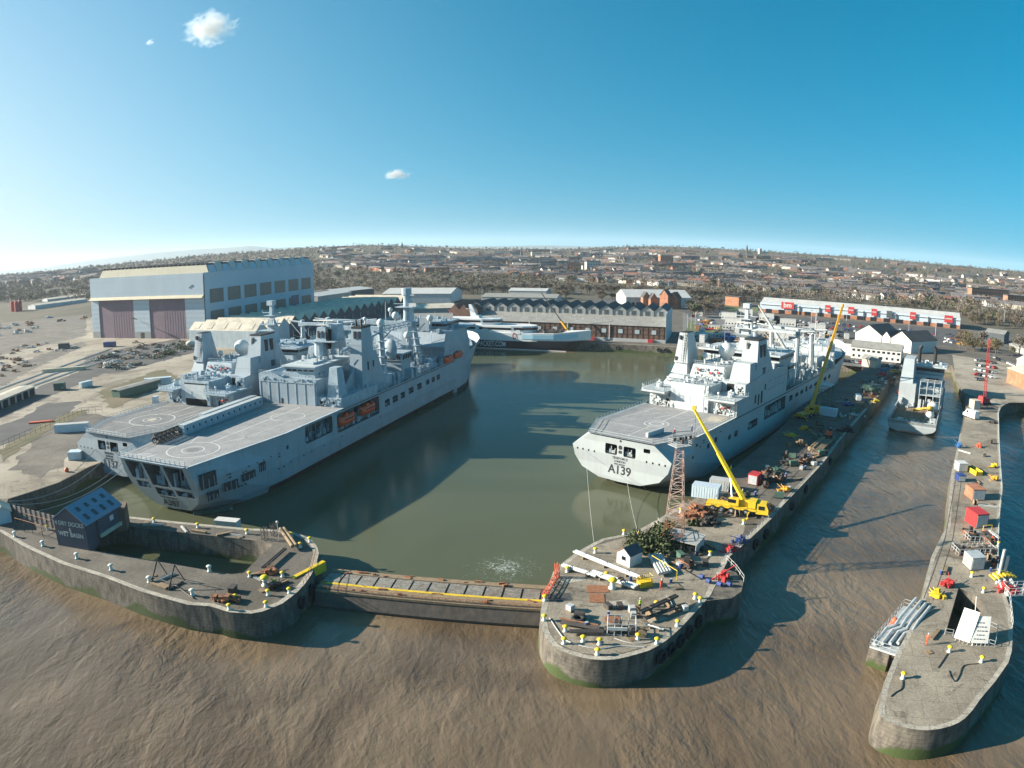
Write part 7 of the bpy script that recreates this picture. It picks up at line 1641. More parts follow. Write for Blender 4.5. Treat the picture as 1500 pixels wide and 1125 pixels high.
heap('scrap_heap', 'dark scrap pile behind the rusty heap', 'scrap', 1038, 768, 5, 3, 50, 'dark_steel', 6, 1.6)
heap('brick_rubble', 'pale rubble blocks on the quay edge by the bush', 'rubble', 965, 772, 3.4, 2.4, 26, 'pale_stone', 7, .8)
heap('red_gear', 'red and pink gear piled at the bend of the quay edge', 'gear', 1120, 748, 5, 3, 60, 'orange', 8, 1.2)
heap('white_gear', 'white bags and boards beside the red gear', 'gear', 1112, 743, 5, 3, 40, 'offwhite', 9, 1.0)
for k, (px, py, w_, d, n, m_, lb) in enumerate([(1155, 680, 5, 4, 40, 'dark_steel', 'dark machinery pile in the shade under A139'), (1140, 692, 4, 3, 30, 'green_paint', 'green bags piled by the quay edge in shade'), (1172, 652, 4, 3, 34, 'timber', 'pale pallets in the shade under A139'),
        (1158, 640, 4, 2, 26, 'yellow', 'yellow hoses heaped in shade by the hull'), (1178, 630, 3, 2, 20, 'amber', 'amber boxes near the amber crane'), (1240, 632, 8, 4, 60, 'black', 'black sheeting heap on the quay'), (1250, 610, 6, 3, 40, 'offwhite', 'white bags and boards at the quay edge'),
        (1265, 596, 6, 3, 40, 'timber', 'timber pallets at the quay edge by the containers'), (1283, 590, 4, 3, 20, 'yellow', 'yellow crates by the quay edge'), (1293, 550, 10, 4, 60, 'red', 'red machinery parked at the head of the quay'), (1310, 545, 9, 5, 60, 'amber', 'amber machinery parked at the head of the quay'), (1318, 540, 12, 5, 70, 'dark_steel', 'dark plant at the head of the quay'), (1300, 543, 8, 3, 40, 'tarp_blue', 'blue plant at the head of the quay'),
        (1150, 720, 3, 2, 18, 'amber', 'amber pallet on the quay in shade'), (1128, 705, 3, 3, 30, 'dark_steel', 'dark generator heap near the cabins'), (1195, 600, 6, 3, 50, 'blue', 'blue reels under the stair tower'),
        (1085, 795, 3, 1.6, 34, 'blue', 'blue hoses piled along the quay rail'), (1072, 808, 3, 1.6, 30, 'red', 'red pipes piled along the quay rail'),
        (1345, 535, 10, 5, 80, 'amber', 'yellow and red plant beside the working ship'), (1455, 620, 4, 3, 30, 'dark_steel', 'dark pump set beside the railing of the pier with the red store'), (1455, 685, 3, 1.6, 14, 'yellow', 'yellow barrier parts on the pier with the red store'), (1456, 704, 3, 1.6, 14, 'amber', 'amber barrier parts on the pier with the red store'),
        (1389, 860, 2.6, 2, 30, 'red', 'red winch beside the pit on the pier with the red store'), (1373, 873, 2.2, 2, 26, 'yellow', 'yellow post machine by the silver pipes'), (1470, 864, 3.6, 2.4, 40, 'red', 'red valves at the foot of the yellow pipe roof'), (1434, 655, 2, 2, 12, 'orange', 'round orange buoy pile on the pier with the red store'), (1404, 656, 3, 2, 24, 'tarp_blue', 'blue sheeted gear on the river side of the pier with the red store')]):
    heap('gear_heap', lb, 'gear', px, py, w_, d, n, m_, 30 + k, 1.3)
# machinery frames on the pier with the red store
for (px, py, l, w_, lb) in ((1433, 790, 6, 3.2, 'upper steel machinery frame on the pier with the red store'), (1425, 808, 8.5, 3.6, 'lower larger steel machinery frame on the pier with the red store')):
    t = thing('pump_frame', lb, 'frame', at(px, py), A2(-8)); m = MB()
    rail(m, [(-l / 2, -w_ / 2, 0), (l / 2, -w_ / 2, 0), (l / 2, w_ / 2, 0), (-l / 2, w_ / 2, 0)], 1.3, 1.2, .07, 2, True); m.build('frame', 'galv', t)
    m = MB(); clutter(m, -l / 2 + .5, l / 2 - .5, -w_ / 2 + .4, w_ / 2 - .4, 0, 36, hmax=1.2); m.build('machinery', 'dark_steel', t)
    MB().box(-l / 2, l / 2, -w_ / 2, w_ / 2, .02, .1).build('base', 'rust', t)
t = thing('yellow_trough', 'long yellow sided trough on the pier with the red store', 'trough', at(1426, 692), A2(86)); m = MB(); m.box(-3, 3, -1.1, -.9, 0, 1.2); m.box(-3, 3, .9, 1.1, 0, 1.2); m.box(-3, -2.8, -.9, .9, 0, 1.0); m.build('side', 'yellow', t); MB().box(-2.8, 3, -.9, .9, .1, .2).build('floor', 'timber', t)
t = thing('gas_bottles', 'pair of white and orange cylinders behind the red store', 'cylinders', at(1452, 788), A2(84))
for y in (-.7, .7): m = MB(); m.cyl((-2, y, .6), (2, y, .6), .45, .45, 12); m.build('cylinder', 'offwhite' if y < 0 else 'orange', t, True)
m = MB(); rail(m, [(2.2, -1.1, 0), (2.2, 1.1, 0)], 1.9, 2.2, .1, 1); m.build('hoop', 'yellow', t)
# floating pontoon with silver pipe gangway
pa, pb_ = Vector((*P(1352, 890, 4), 0)), Vector((*P(1306, 950, 4), 0)); c = (pa + pb_) / 2; d = pb_ - pa
t = thing('pipe_gangway', 'silver pipe gangway stepping down beside the pier with the red store', 'gangway', (c.x - 1.0, c.y, 3.6), math.atan2(d.y, d.x)); L2 = d.length / 2
m = MB()
for k, y in enumerate((-1.5, -.5, .5, 1.5)): m.path([(-L2 + k * .5, y + .8, 2.0), (-L2 * .2, y + .4, 1.4), (L2 * .2, y + .5, 1.2), (L2 * .35, y - .4, 1.0), (L2 - .8 * k, y - .5, .6)], .3, 8)
m.build('pipe', 'galv', t)
m = MB(); m.box(-L2, L2, -2.6, 2.4, -.2, .1); rail(m, [(-L2, -2.6, .1), (L2, -2.6, .1), (L2, 2.4, .1), (-L2, 2.4, .1)], 1.2, 1.6, .05, 2, True); m.build('walkway', 'galv', t); MB().box(L2 - 1.6, L2 + .2, -2.6, .8, -3.2, -.2).build('float', 'quay_wall', t)
bu = MB().sph((0, 0, 0), .6, 10, 1.6); o = bu.build('orange_buoy', 'orange', None, True, (*P(1309, 915, 4), 4.4)); tag(o, 'orange buoy hanging at the top of the pipe gangway', 'buoy')
# pipes with yellow roof on the right side
t = thing('yellow_pipe_bridge', 'yellow roofed pipe bridge with upright silver pipes near the grey hut', 'pipe bridge', at(1466, 856), A2(-5)); m = MB()
for k in range(-3, 4): m.box(k * .75 - .2, k * .75 + .2, -1.1, 1.1, 2.0 - .12 * abs(k) ** 1.4, 2.25 - .12 * abs(k) ** 1.4)
m.build('hood', 'yellow', t); m = MB()
for x, h in ((-.7, 6.5), (.5, 5.2)): m.cyl((x, .4, -1), (x, .4, h), .32, .32, 9)
for x in (-1.4, -.2, 1.2): m.path([(x, 1, 1.6), (x, -1.5, 1.2), (x + .5, -2.6, .2)], .35, 8)
m.build('pipe', 'galv', t)
t = thing('link_bridge', 'white railed red jointed walkway reaching out from the pier with the red store', 'walkway', at(1492, 868), A2(-12)); m = MB(); m.box(-3, 6, -1.3, 1.3, 0, .3); rail(m, [(-3, -1.3, .3), (6, -1.3, .3), (6, 1.3, .3), (-3, 1.3, .3)], 1.2, 1.5, .06, 2, True); m.build('deck', 'offwhite', t); m = MB(); clutter(m, -2, 5, -1, 1, .3, 16, hmax=1.2); m.build('valves', 'red', t)
# notice boards
for (pl_, pr_, hgt, lb, lines) in (((1396, 938), (1419, 946), 4.4, 'larger blank white board facing the river on the pier with the red store', 0), ((1421, 946), (1446, 947), 3.8, 'white notice board with lines of writing beside the blank board', 1)):
    a, b = at(*pl_), at(*pr_); ang = math.atan2(b[1] - a[1], b[0] - a[0]); w_ = math.hypot(b[0] - a[0], b[1] - a[1])
    t = thing('notice_board', lb, 'board', a, ang)
    tilt = .45
    MB().add([(0, 0, .5), (w_, 0, .5), (w_, tilt * hgt, hgt + .3), (0, tilt * hgt, hgt + .3), (0, .12, .45), (w_, .12, .45), (w_, tilt * hgt + .12, hgt + .25), (0, tilt * hgt + .12, hgt + .25)], [(0, 1, 2, 3), (4, 7, 6, 5), (0, 4, 5, 1), (1, 5, 6, 2), (2, 6, 7, 3), (3, 7, 4, 0)]).build('panel', 'white', t)
    m = MB()
    for k in range(4): x = w_ * (k + .5) / 4; m.cyl((x, .1, 0), (x, .1, .6), .06, .06, 5); m.cyl((x, 1.2, 0), (x, tilt * hgt * .8, hgt * .8), .05, .05, 5)
    m.build_split('post', 'galv', t)
    if lines:
        m = MB(); R = random.Random(3)
        for k in range(5):
            z = .5 + (hgt - .6) * (.15 + .17 * k); y = tilt * (z - .5) * hgt / (hgt - .2) - .03; x0 = w_ * R.uniform(.1, .3); x1 = w_ * R.uniform(.65, .9)
            xx = x0
            while xx < x1: l = R.uniform(.15, .5); m.quad((xx, y, z), (xx + l, y, z), (xx + l, y + .07, z + .14), (xx, y + .07, z + .14)); xx += l + .12
        m.build('writing', 'gable_dark', t)
t = thing('flag_pole', 'thin white pole leaning up between the two boards', 'pole', at(1424, 946), 0); MB().cyl((0, 0, 0), (1.0, 3.2, 6.5), .09, .06, 6).build('pole', 'white', t)
# rails along piers
def quay_rail(label, pts, m='galv', z=5.02, h=1.1, step=2.0, r=.045):
    p = [Vector(at(*q, z)) for q in pts]; c = p[0]; mb = MB(); rail(mb, [tuple(q - c) for q in p], h, step, r, 2); o = mb.build('railing', m, None, False, tuple(c)); tag(o, label, 'railing')
quay_rail('steel railing along the channel side of the middle pier', [(1056, 828), (1069, 813), (1087, 797), (1130, 757), (1147, 738)])
quay_rail('railing along the seaward right edge of the pier with the red store', [(1462, 606), (1463, 650), (1465, 690), (1467, 718), (1463, 752), (1461, 792), (1460, 840)])
quay_rail('rusty red railing across the end of the pier with the dark blue workshop', [(445, 858), (456, 838), (463, 812)], 'rust')
quay_rail('pale railing round the pit on the pier with the red store', [(1383, 930), (1395, 932)], 'galv')
quay_rail('pale railing right of the boards on the pier with the red store', [(1447, 946), (1456, 949), (1460, 925), (1444, 918)], 'galv')
quay_rail('bent white railing on the right flank of the pier with the red store', [(1462, 850), (1478, 880), (1482, 920)], 'white')
# dolphin beside the middle pier
pts = [(1034, 880), (1044, 852), (1058, 832), (1078, 838), (1089, 853), (1086, 866), (1072, 876)]
m = MB(); q = [P(*p) for p in pts]; c = q[0]; m.prism([(a_[0] - c[0], a_[1] - c[1]) for a_ in q], -8, 0.02); o = m.build('fender_dolphin', 'quay_wall', None, False, (c[0], c[1], 4.96)); tag(o, 'dark stone dolphin jutting into the channel from the middle pier', 'dolphin')
quay_rail('white topped red railing round the channel dolphin', [(1064, 822), (1078, 836), (1089, 852)], 'white')
t = thing('winch', 'red winch with blue drums on the channel dolphin', 'winch', at(1057, 848), A2(40)); m = MB(); clutter(m, -1.2, 1.2, -.9, .9, 0, 14, s=(.2, .8), hmax=1.2); m.cyl((-1.5, 1, 0), (2.2, -1.2, 2.2), .15, .12, 5); m.build('frame', 'red', t)
m = MB()
for x, y in ((-2.4, -1.2), (-2.8, .8), (-1.4, -2.4), (-2.2, 2.6)): m.cyl((x, y - .4, .38), (x, y + .4, .38), .38, .38, 10)
m.build_split('drum', 'blue', t)
# left pier things
t = thing('lifting_frame', 'dark timber and steel frame lying on the pier with the dark blue workshop', 'frame', at(244, 855), A2(-20)); m = MB()
for x in (-2.2, 2.2): m.cyl((x, -1.6, .1), (x - .6, 1.2, 3.4), .13, .13, 5); m.cyl((x, -1.6, .15), (x, 2, .15), .16, .16, 5); m.cyl((x - .6, 1.2, 3.4), (x, 2.4, .1), .1, .1, 5)
m.cyl((-2.2, -.8, 1), (2.2, -.8, 1), .1, .1, 5); m.cyl((2.2, 0, .3), (8, -1.6, .2), .12, .12, 5); m.build('frame', 'dark_steel', t); MB().box(-2.4, 1.6, -1.8, -.4, .1, .35).build('timber', 'timber', t)
bundle('gangway_truss', 'yellowish truss gangway lying near the tip of the pier with the dark blue workshop', 'gangway', (414, 780), (432, 806), 2, .35, 'timber', h=.5, bands=False)
bundle('gangway_truss', 'dark truss lying from the dock corner of the pier with the dark blue workshop', 'gangway', (386, 836), (418, 808), 2, .2, 'dark_steel', h=.4, bands=False)
heap('rusty_winch', 'red rusty machinery left of the bollards on the pier with the dark blue workshop', 'machinery', 330, 880, 6, 1.6, 40, 'rust', 77, .8)
heap('black_chain_heap', 'black chain heap behind the large yellow bollard', 'chain', 402, 862, 3, 2, 34, 'black', 78, .9)
heap('rusty_winch', 'rusty turntable machinery by the dark truss', 'machinery', 397, 840, 4, 3, 34, 'rust', 79, .7)
t = thing('lamp_post', 'slim white lamp post near the tip of the pier with the dark blue workshop', 'lamp post', at(409, 792), 0); MB().cyl((0, 0, 0), (0, 0, 3.6), .08, .06, 8).build_split('post', 'white', t); MB().sph((0, 0, 3.8), .28, 10).build('lamp', 'white', t, True)
for k, (px, py) in enumerate(((388, 790), (402, 784))):
    t = thing('gate_post', ['left dark mesh gate leaf on the pier with the dark blue workshop', 'right dark mesh gate leaf on the pier with the dark blue workshop'][k], 'gate', at(px, py), .3); m = MB(); lattice(m, (0, 0, 0), (0, 0, 2.6), .9, .9, 4, .04); m.build('mesh', 'dark_steel', t)
# tall rusty fence at the root of the pier with the dark blue workshop
pts = [at(a_, b_) for a_, b_ in ((20, 757), (40, 763), (62, 769), (84, 775))]; c = Vector(pts[0])
t = thing('sheet_fence', 'tall rusty sheet and mesh fence along the dock edge left of the pier building', 'fence', tuple(c)); m = MB(); mp_ = MB()
for a_, b_ in zip(pts, pts[1:]):
    a_ = Vector(a_) - c; b_ = Vector(b_) - c
    for k in range(3):
        p = a_.lerp(b_, k / 3); q = a_.lerp(b_, (k + .88) / 3); m.add([p, q, q + Vector((0, 0, 2.9)), p + Vector((0, 0, 2.9)), p + Vector((.05, .08, 0)), q + Vector((.05, .08, 0)), q + Vector((.05, .08, 2.9)), p + Vector((.05, .08, 2.9))], [(0, 1, 2, 3), (5, 4, 7, 6), (3, 2, 6, 7)]); mp_.cyl(p, p + Vector((0, 0, 3.1)), .1, .1, 5)
mat('fence_rust', (0.24, 0.19, 0.16), (0.30, 0.27, 0.25), 1, .9); m.build('panel', 'fence_rust', t); mp_.build_split('post', 'dark_steel', t)
t = thing('canopy_frame', 'open rusty canopy frame left of the pier building', 'frame', at(52, 778), A2(-14)); m = MB()
for x in (-5, -2, 1, 4.5):
    for y in (-1.5, 1.5): m.cyl((x, y, 0), (x, y, 2.6), .07, .07, 4)
for y in (-1.5, 1.5): m.cyl((-5, y, 2.6), (4.5, y, 2.6), .08, .08, 4)
for x in (-5, -2, 1, 4.5): m.cyl((x, -1.5, 2.6), (x, 1.5, 2.6), .06, .06, 4)
m.build('frame', 'rust', t)
shed('pale_blue_house', 'pale blue gabled hut at the far left edge by the fence', (-6, 770), (18, 765), 5, 2.6, 3.8, 'pale_blue', 'roof_cream', axis='y', cat='hut')
# mooring lines of the moored ships
def rope(label, a, b, sag, r=.032):
    a = Vector(a); b = Vector(b); mb = MB(); pts = []
    for k in range(15): t_ = k / 14; p = a.lerp(b, t_); p.z -= sag * 4 * t_ * (1 - t_); pts.append(tuple(p - a))
    mb.path(pts, r, 4); o = mb.build('mooring_line', 'offwhite', None, False, tuple(a)); tag(o, label, 'mooring line')
wst = lambda y, z: tloc(W_O, W_H, 0, y, z); tst = lambda y, z: tloc(T_O, T_H, 0, y, z)
rope('mooring line from the middle of the stern of A137 to the yard quay, topmost', wst(-2, 9), at(14, 734), 3.5, .09); rope('mooring line from the right side of the stern of A137, second down', wst(-9, 8.5), at(16, 738), 4.0, .09); rope('mooring line from the far right of the stern of A137, lowest', wst(-11, 8), at(30, 752), 3.0, .09); rope('short mooring line from the left ports of A137', wst(6, 8.3), at(60, 712), 2, .09)
rope('mooring line from the stern of A139 to the bollard by the white hut', tst(-2, 4), at(937, 786), 1.5); rope('mooring line from the left side of the stern of A139', tst(10, 8), at(872, 809), 2.0)
# people
person('person in hi-vis yellow walking on the middle pier', at(937, 893), 2.2)
person('person in orange overalls standing by the yellow basket', at(968, 864), -1.2, 'orange', 'orange')
person('person in red overalls beside the yellow crane', at(1078, 731), 1.0, 'red', 'red')
person('person in green hi-vis next to the hull of A139', at(1070, 693), .3, 'hivis', 'cloth_dark')
person('person in orange at the bend of the quay, nearer the rail', at(1127, 757), .7, 'orange', 'orange'); person('person in orange bending over gear at the quay bend', at(1120, 749), 2.7, 'orange', 'orange')
person('person in hi-vis green by the yellow crane front', at(1087, 729), 2.0, 'hivis'); person('person in hi-vis yellow on the shaded quay', at(1232, 616), 2, 'hivis'); person('person in white helmet on the shaded quay beside the sheeting', at(1244, 619), 0, 'offwhite')
person('person in orange bending near the pipe gangway on the pier with the red store', at(1356, 945), .3, 'orange', 'orange')
person('person in dark clothes at the open hangar of A139', tloc(T_O, T_H, 36.8, 7.0, 13.05), 2.0, 'cloth_dark'); person('person in red near the right edge of the flight deck of A139', tloc(T_O, T_H, 9.5, -9.6, 13.05), 2.0, 'red', 'cloth_dark'); person('person in blue near the right edge of the flight deck of A139', tloc(T_O, T_H, 15.2, -11.6, 13.05), 2.0, 'tarp_blue', 'cloth_dark')
person('person in hi-vis walking on the funnel deck of A139', tloc(T_O, T_H, 56, 5.0, 24.3), 2.0); person('person in hi-vis at the port side of the funnel deck of A139', tloc(T_O, T_H, 60, 3.6, 24.3), 1.0)
# tyre fenders hung on the quay walls
def tyre(px, py, first, lab, grp, z=3.0):
    i = min(range(len(shore)), key=lambda k: math.hypot(shore[k][0] - P(px, py)[0], shore[k][1] - P(px, py)[1])); a_, b_ = Vector(shore[max(i - 1, 0)]), Vector(shore[min(i + 1, len(shore) - 1)]); d = (b_ - a_).normalized(); n_ = Vector((d.y, -d.x)); q = Vector(P(px, py)) + n_ * .45
    global TY
    if first:
        m = MB(); R_, r_ = .85, .3; ns, nt_ = 16, 8
        for a in range(ns):
            for b in range(nt_):
                u, v = 2 * PI * a / ns, 2 * PI * b / nt_; m.v.append(((R_ + r_ * math.cos(v)) * math.cos(u), r_ * math.sin(v), (R_ + r_ * math.cos(v)) * math.sin(u)))
        for a in range(ns):
            for b in range(nt_): m.f.append((a * nt_ + b, ((a + 1) % ns) * nt_ + b, ((a + 1) % ns) * nt_ + (b + 1) % nt_, a * nt_ + (b + 1) % nt_))
        TY = m.build('tyre_fender', 'rubber', None, True); o = TY
    else: o = TY.copy(); COL.objects.link(o)
    o.location = (q.x, q.y, z); o.rotation_euler.z = math.atan2(d.y, d.x); tag(o, lab, 'tyre', grp)
fst = True
for (x, y) in ((968, 943), (982, 933), (996, 921), (1008, 908), (1022, 893), (1106, 782), (1122, 768), (1160, 728), (1180, 705), (1215, 665)): tyre(x, y, fst, 'black tyre hung as a fender on the channel side wall of the middle pier', 'tyres on the middle pier wall'); fst = False
for (x, y) in ((868, 502.5), (905, 504), (930, 505), (965, 507), (975, 507.5)): tyre(x, y, False, 'black tyre hung on the quay wall before the brick shed', 'tyres on the far quay wall')
for (x, y) in ((437, 866), (452, 848)): tyre(x, y, False, 'black tyre hung at the rounded tip of the pier with the dark blue workshop', 'tyres on the pier with the dark blue workshop tip')
# rails sunk in the quays
def sunk(pts, name='crane_rail', w_=.16, gap=3.2, n=2):
    p = [P(*q) for q in pts]; m = MB()
    for k in range(n):
        o = offset(p, k * gap); o2 = offset(p, k * gap + w_)
        for i in range(len(p) - 1): m.quad((*o[i], 5.035), (*o2[i], 5.035), (*o2[i + 1], 5.035), (*o[i + 1], 5.035))
    tag(m.build(name, 'dark_steel'), kind='structure')
sunk([(1110, 730), (1180, 658), (1250, 592)], gap=2.4); sunk([(1150, 735), (1210, 668), (1262, 612)]); sunk([(1367, 880), (1396, 790), (1405, 730), (1412, 680)], gap=1.6)

# ---- small everyday gear strewn over the quays
R5 = random.Random(77)
def gear_protos():
    out = []
    t = thing('pallet', 'x', 'pallet'); m = MB()
    for k in range(5): m.box(-.6, .6, -.5 + k * .22, -.36 + k * .22, .1, .14)
    m.build('deck', 'timber', t); MB().box(-.6, .6, -.05, .05, 0, .1).build('bearer', 'timber', t); out.append((proto(t), 'wooden pallet lying flat', 'pallet', 'pallets'))
    t = thing('loaded_pallet', 'x', 'pallet'); MB().box(-.6, .6, -.5, .5, 0, .14).build('pallet', 'timber', t); MB().box(-.5, .5, -.45, .45, .14, 1.0).build('load', 'offwhite', t); out.append((proto(t), 'pallet with a pale wrapped load', 'pallet', 'loaded pallets'))
    t = thing('steel_drum', 'x', 'drum'); MB().lathe((0, 0, 0), [(.3, 0), (.3, .3), (.32, .33), (.3, .36), (.3, .9)], 12).build('barrel', 'blue', t); MB().cyl((0, 0, .9), (0, 0, .93), .27, .27, 12).build('lid', 'galv', t); out.append((proto(t), 'dark blue steel drum', 'drum', 'steel drums'))
    t = thing('cable_reel', 'x', 'reel'); MB().cyl((0, -.4, .7), (0, .4, .7), .45, .45, 12).build('cable', 'rubber', t)
    for y in (-.42, .42): MB().cyl((0, y - .04, .7), (0, y + .04, .7), .7, .7, 14).build('flange', 'timber', t)
    out.append((proto(t), 'wooden reel of black cable', 'reel', 'cable reels'))
    t = thing('tool_crate', 'x', 'crate'); MB().box(-.8, .8, -.5, .5, 0, .8).build('body', 'dark_steel', t); MB().box(-.84, .84, -.54, .54, .8, .9).build('lid', 'dark_steel', t); out.append((proto(t), 'dark steel tool crate', 'crate', 'dark tool crates'))
    t = thing('scaffold_bundle', 'x', 'scaffolding'); m = MB()
    for k in range(7): m.cyl((-2.4, -.3 + .1 * k, .12 + .1 * (k % 3)), (2.4, -.3 + .1 * k, .12 + .1 * (k % 3)), .05, .05, 5)
    m.build('tubes', 'galv', t); MB().box(-1.5, -1.4, -.45, .45, 0, .1).build('bearer', 'timber', t); out.append((proto(t), 'bundle of scaffold tubes', 'scaffolding', 'scaffold tube bundles'))
    t = thing('plank_stack', 'x', 'planks'); m = MB()
    for k in range(5): m.box(-1.9 + R5.uniform(-.1, .1), 1.9, -.35, .35, .08 + k * .07, .13 + k * .07)
    m.build('planks', 'timber', t); MB().box(-1.4, -1.3, -.4, .4, 0, .08).build('bearer', 'dark_steel', t); out.append((proto(t), 'low stack of weathered planks', 'planks', 'plank stacks'))
    t = thing('generator', 'x', 'generator'); MB().box(-1.1, 1.1, -.55, .55, .25, 1.4).build('body', 'green_paint', t); MB().box(-1.2, 1.2, -.6, .6, .1, .25).build('base', 'rubber', t); MB().cyl((.6, 0, 1.4), (.6, 0, 1.8), .07, .07, 6).build('exhaust', 'dark_steel', t); out.append((proto(t), 'green skid mounted generator', 'generator', 'skid generators'))
    t = thing('rusty_bin', 'x', 'bin'); MB().add([(-1.1, -.6, 0), (1.1, -.6, 0), (1.1, .6, 0), (-1.1, .6, 0), (-1.5, -.8, 1.1), (1.5, -.8, 1.1), (1.5, .8, 1.1), (-1.5, .8, 1.1)], [(0, 3, 2, 1), (0, 1, 5, 4), (1, 2, 6, 5), (2, 3, 7, 6), (3, 0, 4, 7)]).build('body', 'rust', t); clutter(MB(), -1, 1, -.5, .5, .5, 6).build('scrap', 'dark_steel', t); out.append((proto(t), 'open rusty scrap bin', 'bin', 'rusty scrap bins'))
    return out
GP = gear_protos(); ug = set()
def strew(n, poly, where, z=5.03, kinds=None, inside=None):
    c = 0; tries = 0
    xs = [p[0] for p in poly]; ys = [p[1] for p in poly]
    while c < n and tries < n * 30:
        tries += 1; x = R5.uniform(min(xs), max(xs)); y = R5.uniform(min(ys), max(ys)); ins = False; j = len(poly) - 1
        for i in range(len(poly)):
            if (poly[i][1] > y) != (poly[j][1] > y) and x < (poly[j][0] - poly[i][0]) * (y - poly[i][1]) / (poly[j][1] - poly[i][1]) + poly[i][0]: ins = not ins
            j = i
        if not ins: continue
        k = R5.choice(kinds or range(len(GP))); g_ = GP[k]
        place(g_[0], k not in ug, at(x, y, z), R5.uniform(0, 6.28), g_[1] + ' ' + where, g_[2], g_[3] + ' ' + where, R5.uniform(.75, 1.05)); ug.add(k); c += 1
strew(95, [(1105, 705), (1145, 735), (1200, 678), (1285, 577), (1262, 560), (1180, 625)], 'on the shaded quay beside A139')
strew(34, [(1255, 560), (1320, 540), (1322, 555), (1285, 575)], 'at the head of the long quay')
strew(24, [(1040, 735), (1090, 765), (1130, 745), (1105, 712)], 'around the yellow crane')
strew(18, [(815, 850), (850, 940), (930, 945), (985, 920), (1020, 880), (1000, 850), (900, 850)], 'on the head of the middle pier', kinds=[0, 1, 2, 3, 4, 5, 6])
strew(26, [(955, 835), (1040, 830), (1060, 800), (1010, 790)], 'by the open shelter')
strew(9, [(200, 850), (320, 880), (400, 880), (430, 840), (390, 840), (250, 835)], 'on the pier with the dark blue workshop', kinds=[0, 4, 5, 6])
strew(10, [(200, 765), (360, 785), (360, 788), (195, 768)], 'on the strip beside the old dock', kinds=[0, 5, 6])
strew(24, [(1412, 610), (1460, 612), (1458, 840), (1372, 850), (1392, 780), (1400, 700)], 'along the pier with the red store')
strew(2, [(1345, 905), (1380, 930), (1440, 960), (1400, 960), (1350, 960)], 'at the end of the pier with the red store', kinds=[0, 5, 6])
# ================================================================== TOWN, WOODS, CAR PARKS
NR = np.random.default_rng(5)
SA_, SZ_ = np.array(SA), np.array(SZ)
def landz_np(x, y):
    r = np.hypot(x, y); az = np.arctan2(x, y); top = np.interp(az, SA_, SZ_); s = np.clip((r - 760) / (RS - 760), 0, None)
    b = (np.sin(x * .006 + 1) * np.cos(y * .005) + .6 * np.sin(x * .013 + y * .009)) * 3.5 * np.minimum(1, s * 3) * (1 - s)
    z = 5 - .4 + (top - 5) * s ** 1.15 + np.maximum(b, -4 * s)
    return np.where(r > RS, top - (r - RS) * .06, np.where(r < 640, 5.0, z))
def ground(px, py):
    px = np.asarray(px, float); py = np.asarray(py, float)
    dx, dy = px - 750, 562.5 - py; r = np.hypot(dx, dy) + 1e-9; t = r / FPX; a = np.sin(t)
    X, U, F = a * dx / r, a * dy / r, np.cos(t); Y = F * CP + U * SP; Z = U * CP - F * SP
    res = np.full((len(px), 3), np.nan); alive = np.ones(len(px), bool); d = 250.0
    while d < 2900 and alive.any():
        x, y, z = X * d, Y * d, HGT + Z * d; h = landz_np(x, y); hit = alive & (z <= h)
        res[hit] = np.stack([x, y, h], 1)[hit]; alive &= ~hit; d += 3 + d * .0035
    return res
def sky_px(x): return np.interp(x, SKX, SKY)
# ---- tree prototypes
mat('bark', (0.09, 0.07, 0.05), (0.13, 0.10, 0.075), 2, .9)
mat('twig_brown', (0.105, 0.083, 0.060), (0.175, 0.138, 0.100), 0.5, .95)
mat('twig_olive', (0.11, 0.095, 0.050), (0.175, 0.15, 0.085), 0.5, .95)
mat('twig_grey', (0.12, 0.102, 0.08), (0.19, 0.163, 0.13), 0.5, .95)
mat('evergreen', (0.03, 0.045, 0.018), (0.06, 0.075, 0.03), 0.6, .9)
def crown_mesh(seed, n, rad, h0, h1, bare=True, size=1.0):
    R = random.Random(seed); mb = MB(); lobes = [(R.uniform(-.4, .4) * rad, R.uniform(-.4, .4) * rad, R.uniform(.35, .8), R.uniform(.45, .75)) for _ in range(6)]
    for _ in range(n):
        lx_, ly_, lz, lr = R.choice(lobes)
        v_ = Vector((R.gauss(0, 1), R.gauss(0, 1), R.gauss(0, .9))).normalized() * (R.random() ** .5) * lr * rad
        c = Vector((lx_, ly_, h0 + (h1 - h0) * lz)) + Vector((v_.x, v_.y, v_.z * (h1 - h0) / rad * .45))
        if c.z < h0 * .6: continue
        s = R.uniform(.28, .72) * size
        if bare:
            up = Vector((v_.x + R.gauss(0, .5) * rad, v_.y + R.gauss(0, .5) * rad, rad * .3 + R.gauss(0, .45) * rad)).normalized(); sd_ = up.orthogonal().normalized(); sd_ = (sd_ * math.cos(R.random() * 6) + up.cross(sd_) * math.sin(R.random() * 6)).normalized()
            mb.add([c - up * s, c + sd_ * s * .3, c + up * s, c - sd_ * s * .3], [(0, 1, 2, 3)])
        else:
            a = Vector((R.gauss(0, 1), R.gauss(0, 1), R.gauss(0, 1))).normalized(); b_ = a.orthogonal().normalized() * s * .7; a = a * s
            mb.add([c + a, c + b_, c - a * .8, c - b_], [(0, 1, 2, 3)])
    return mb
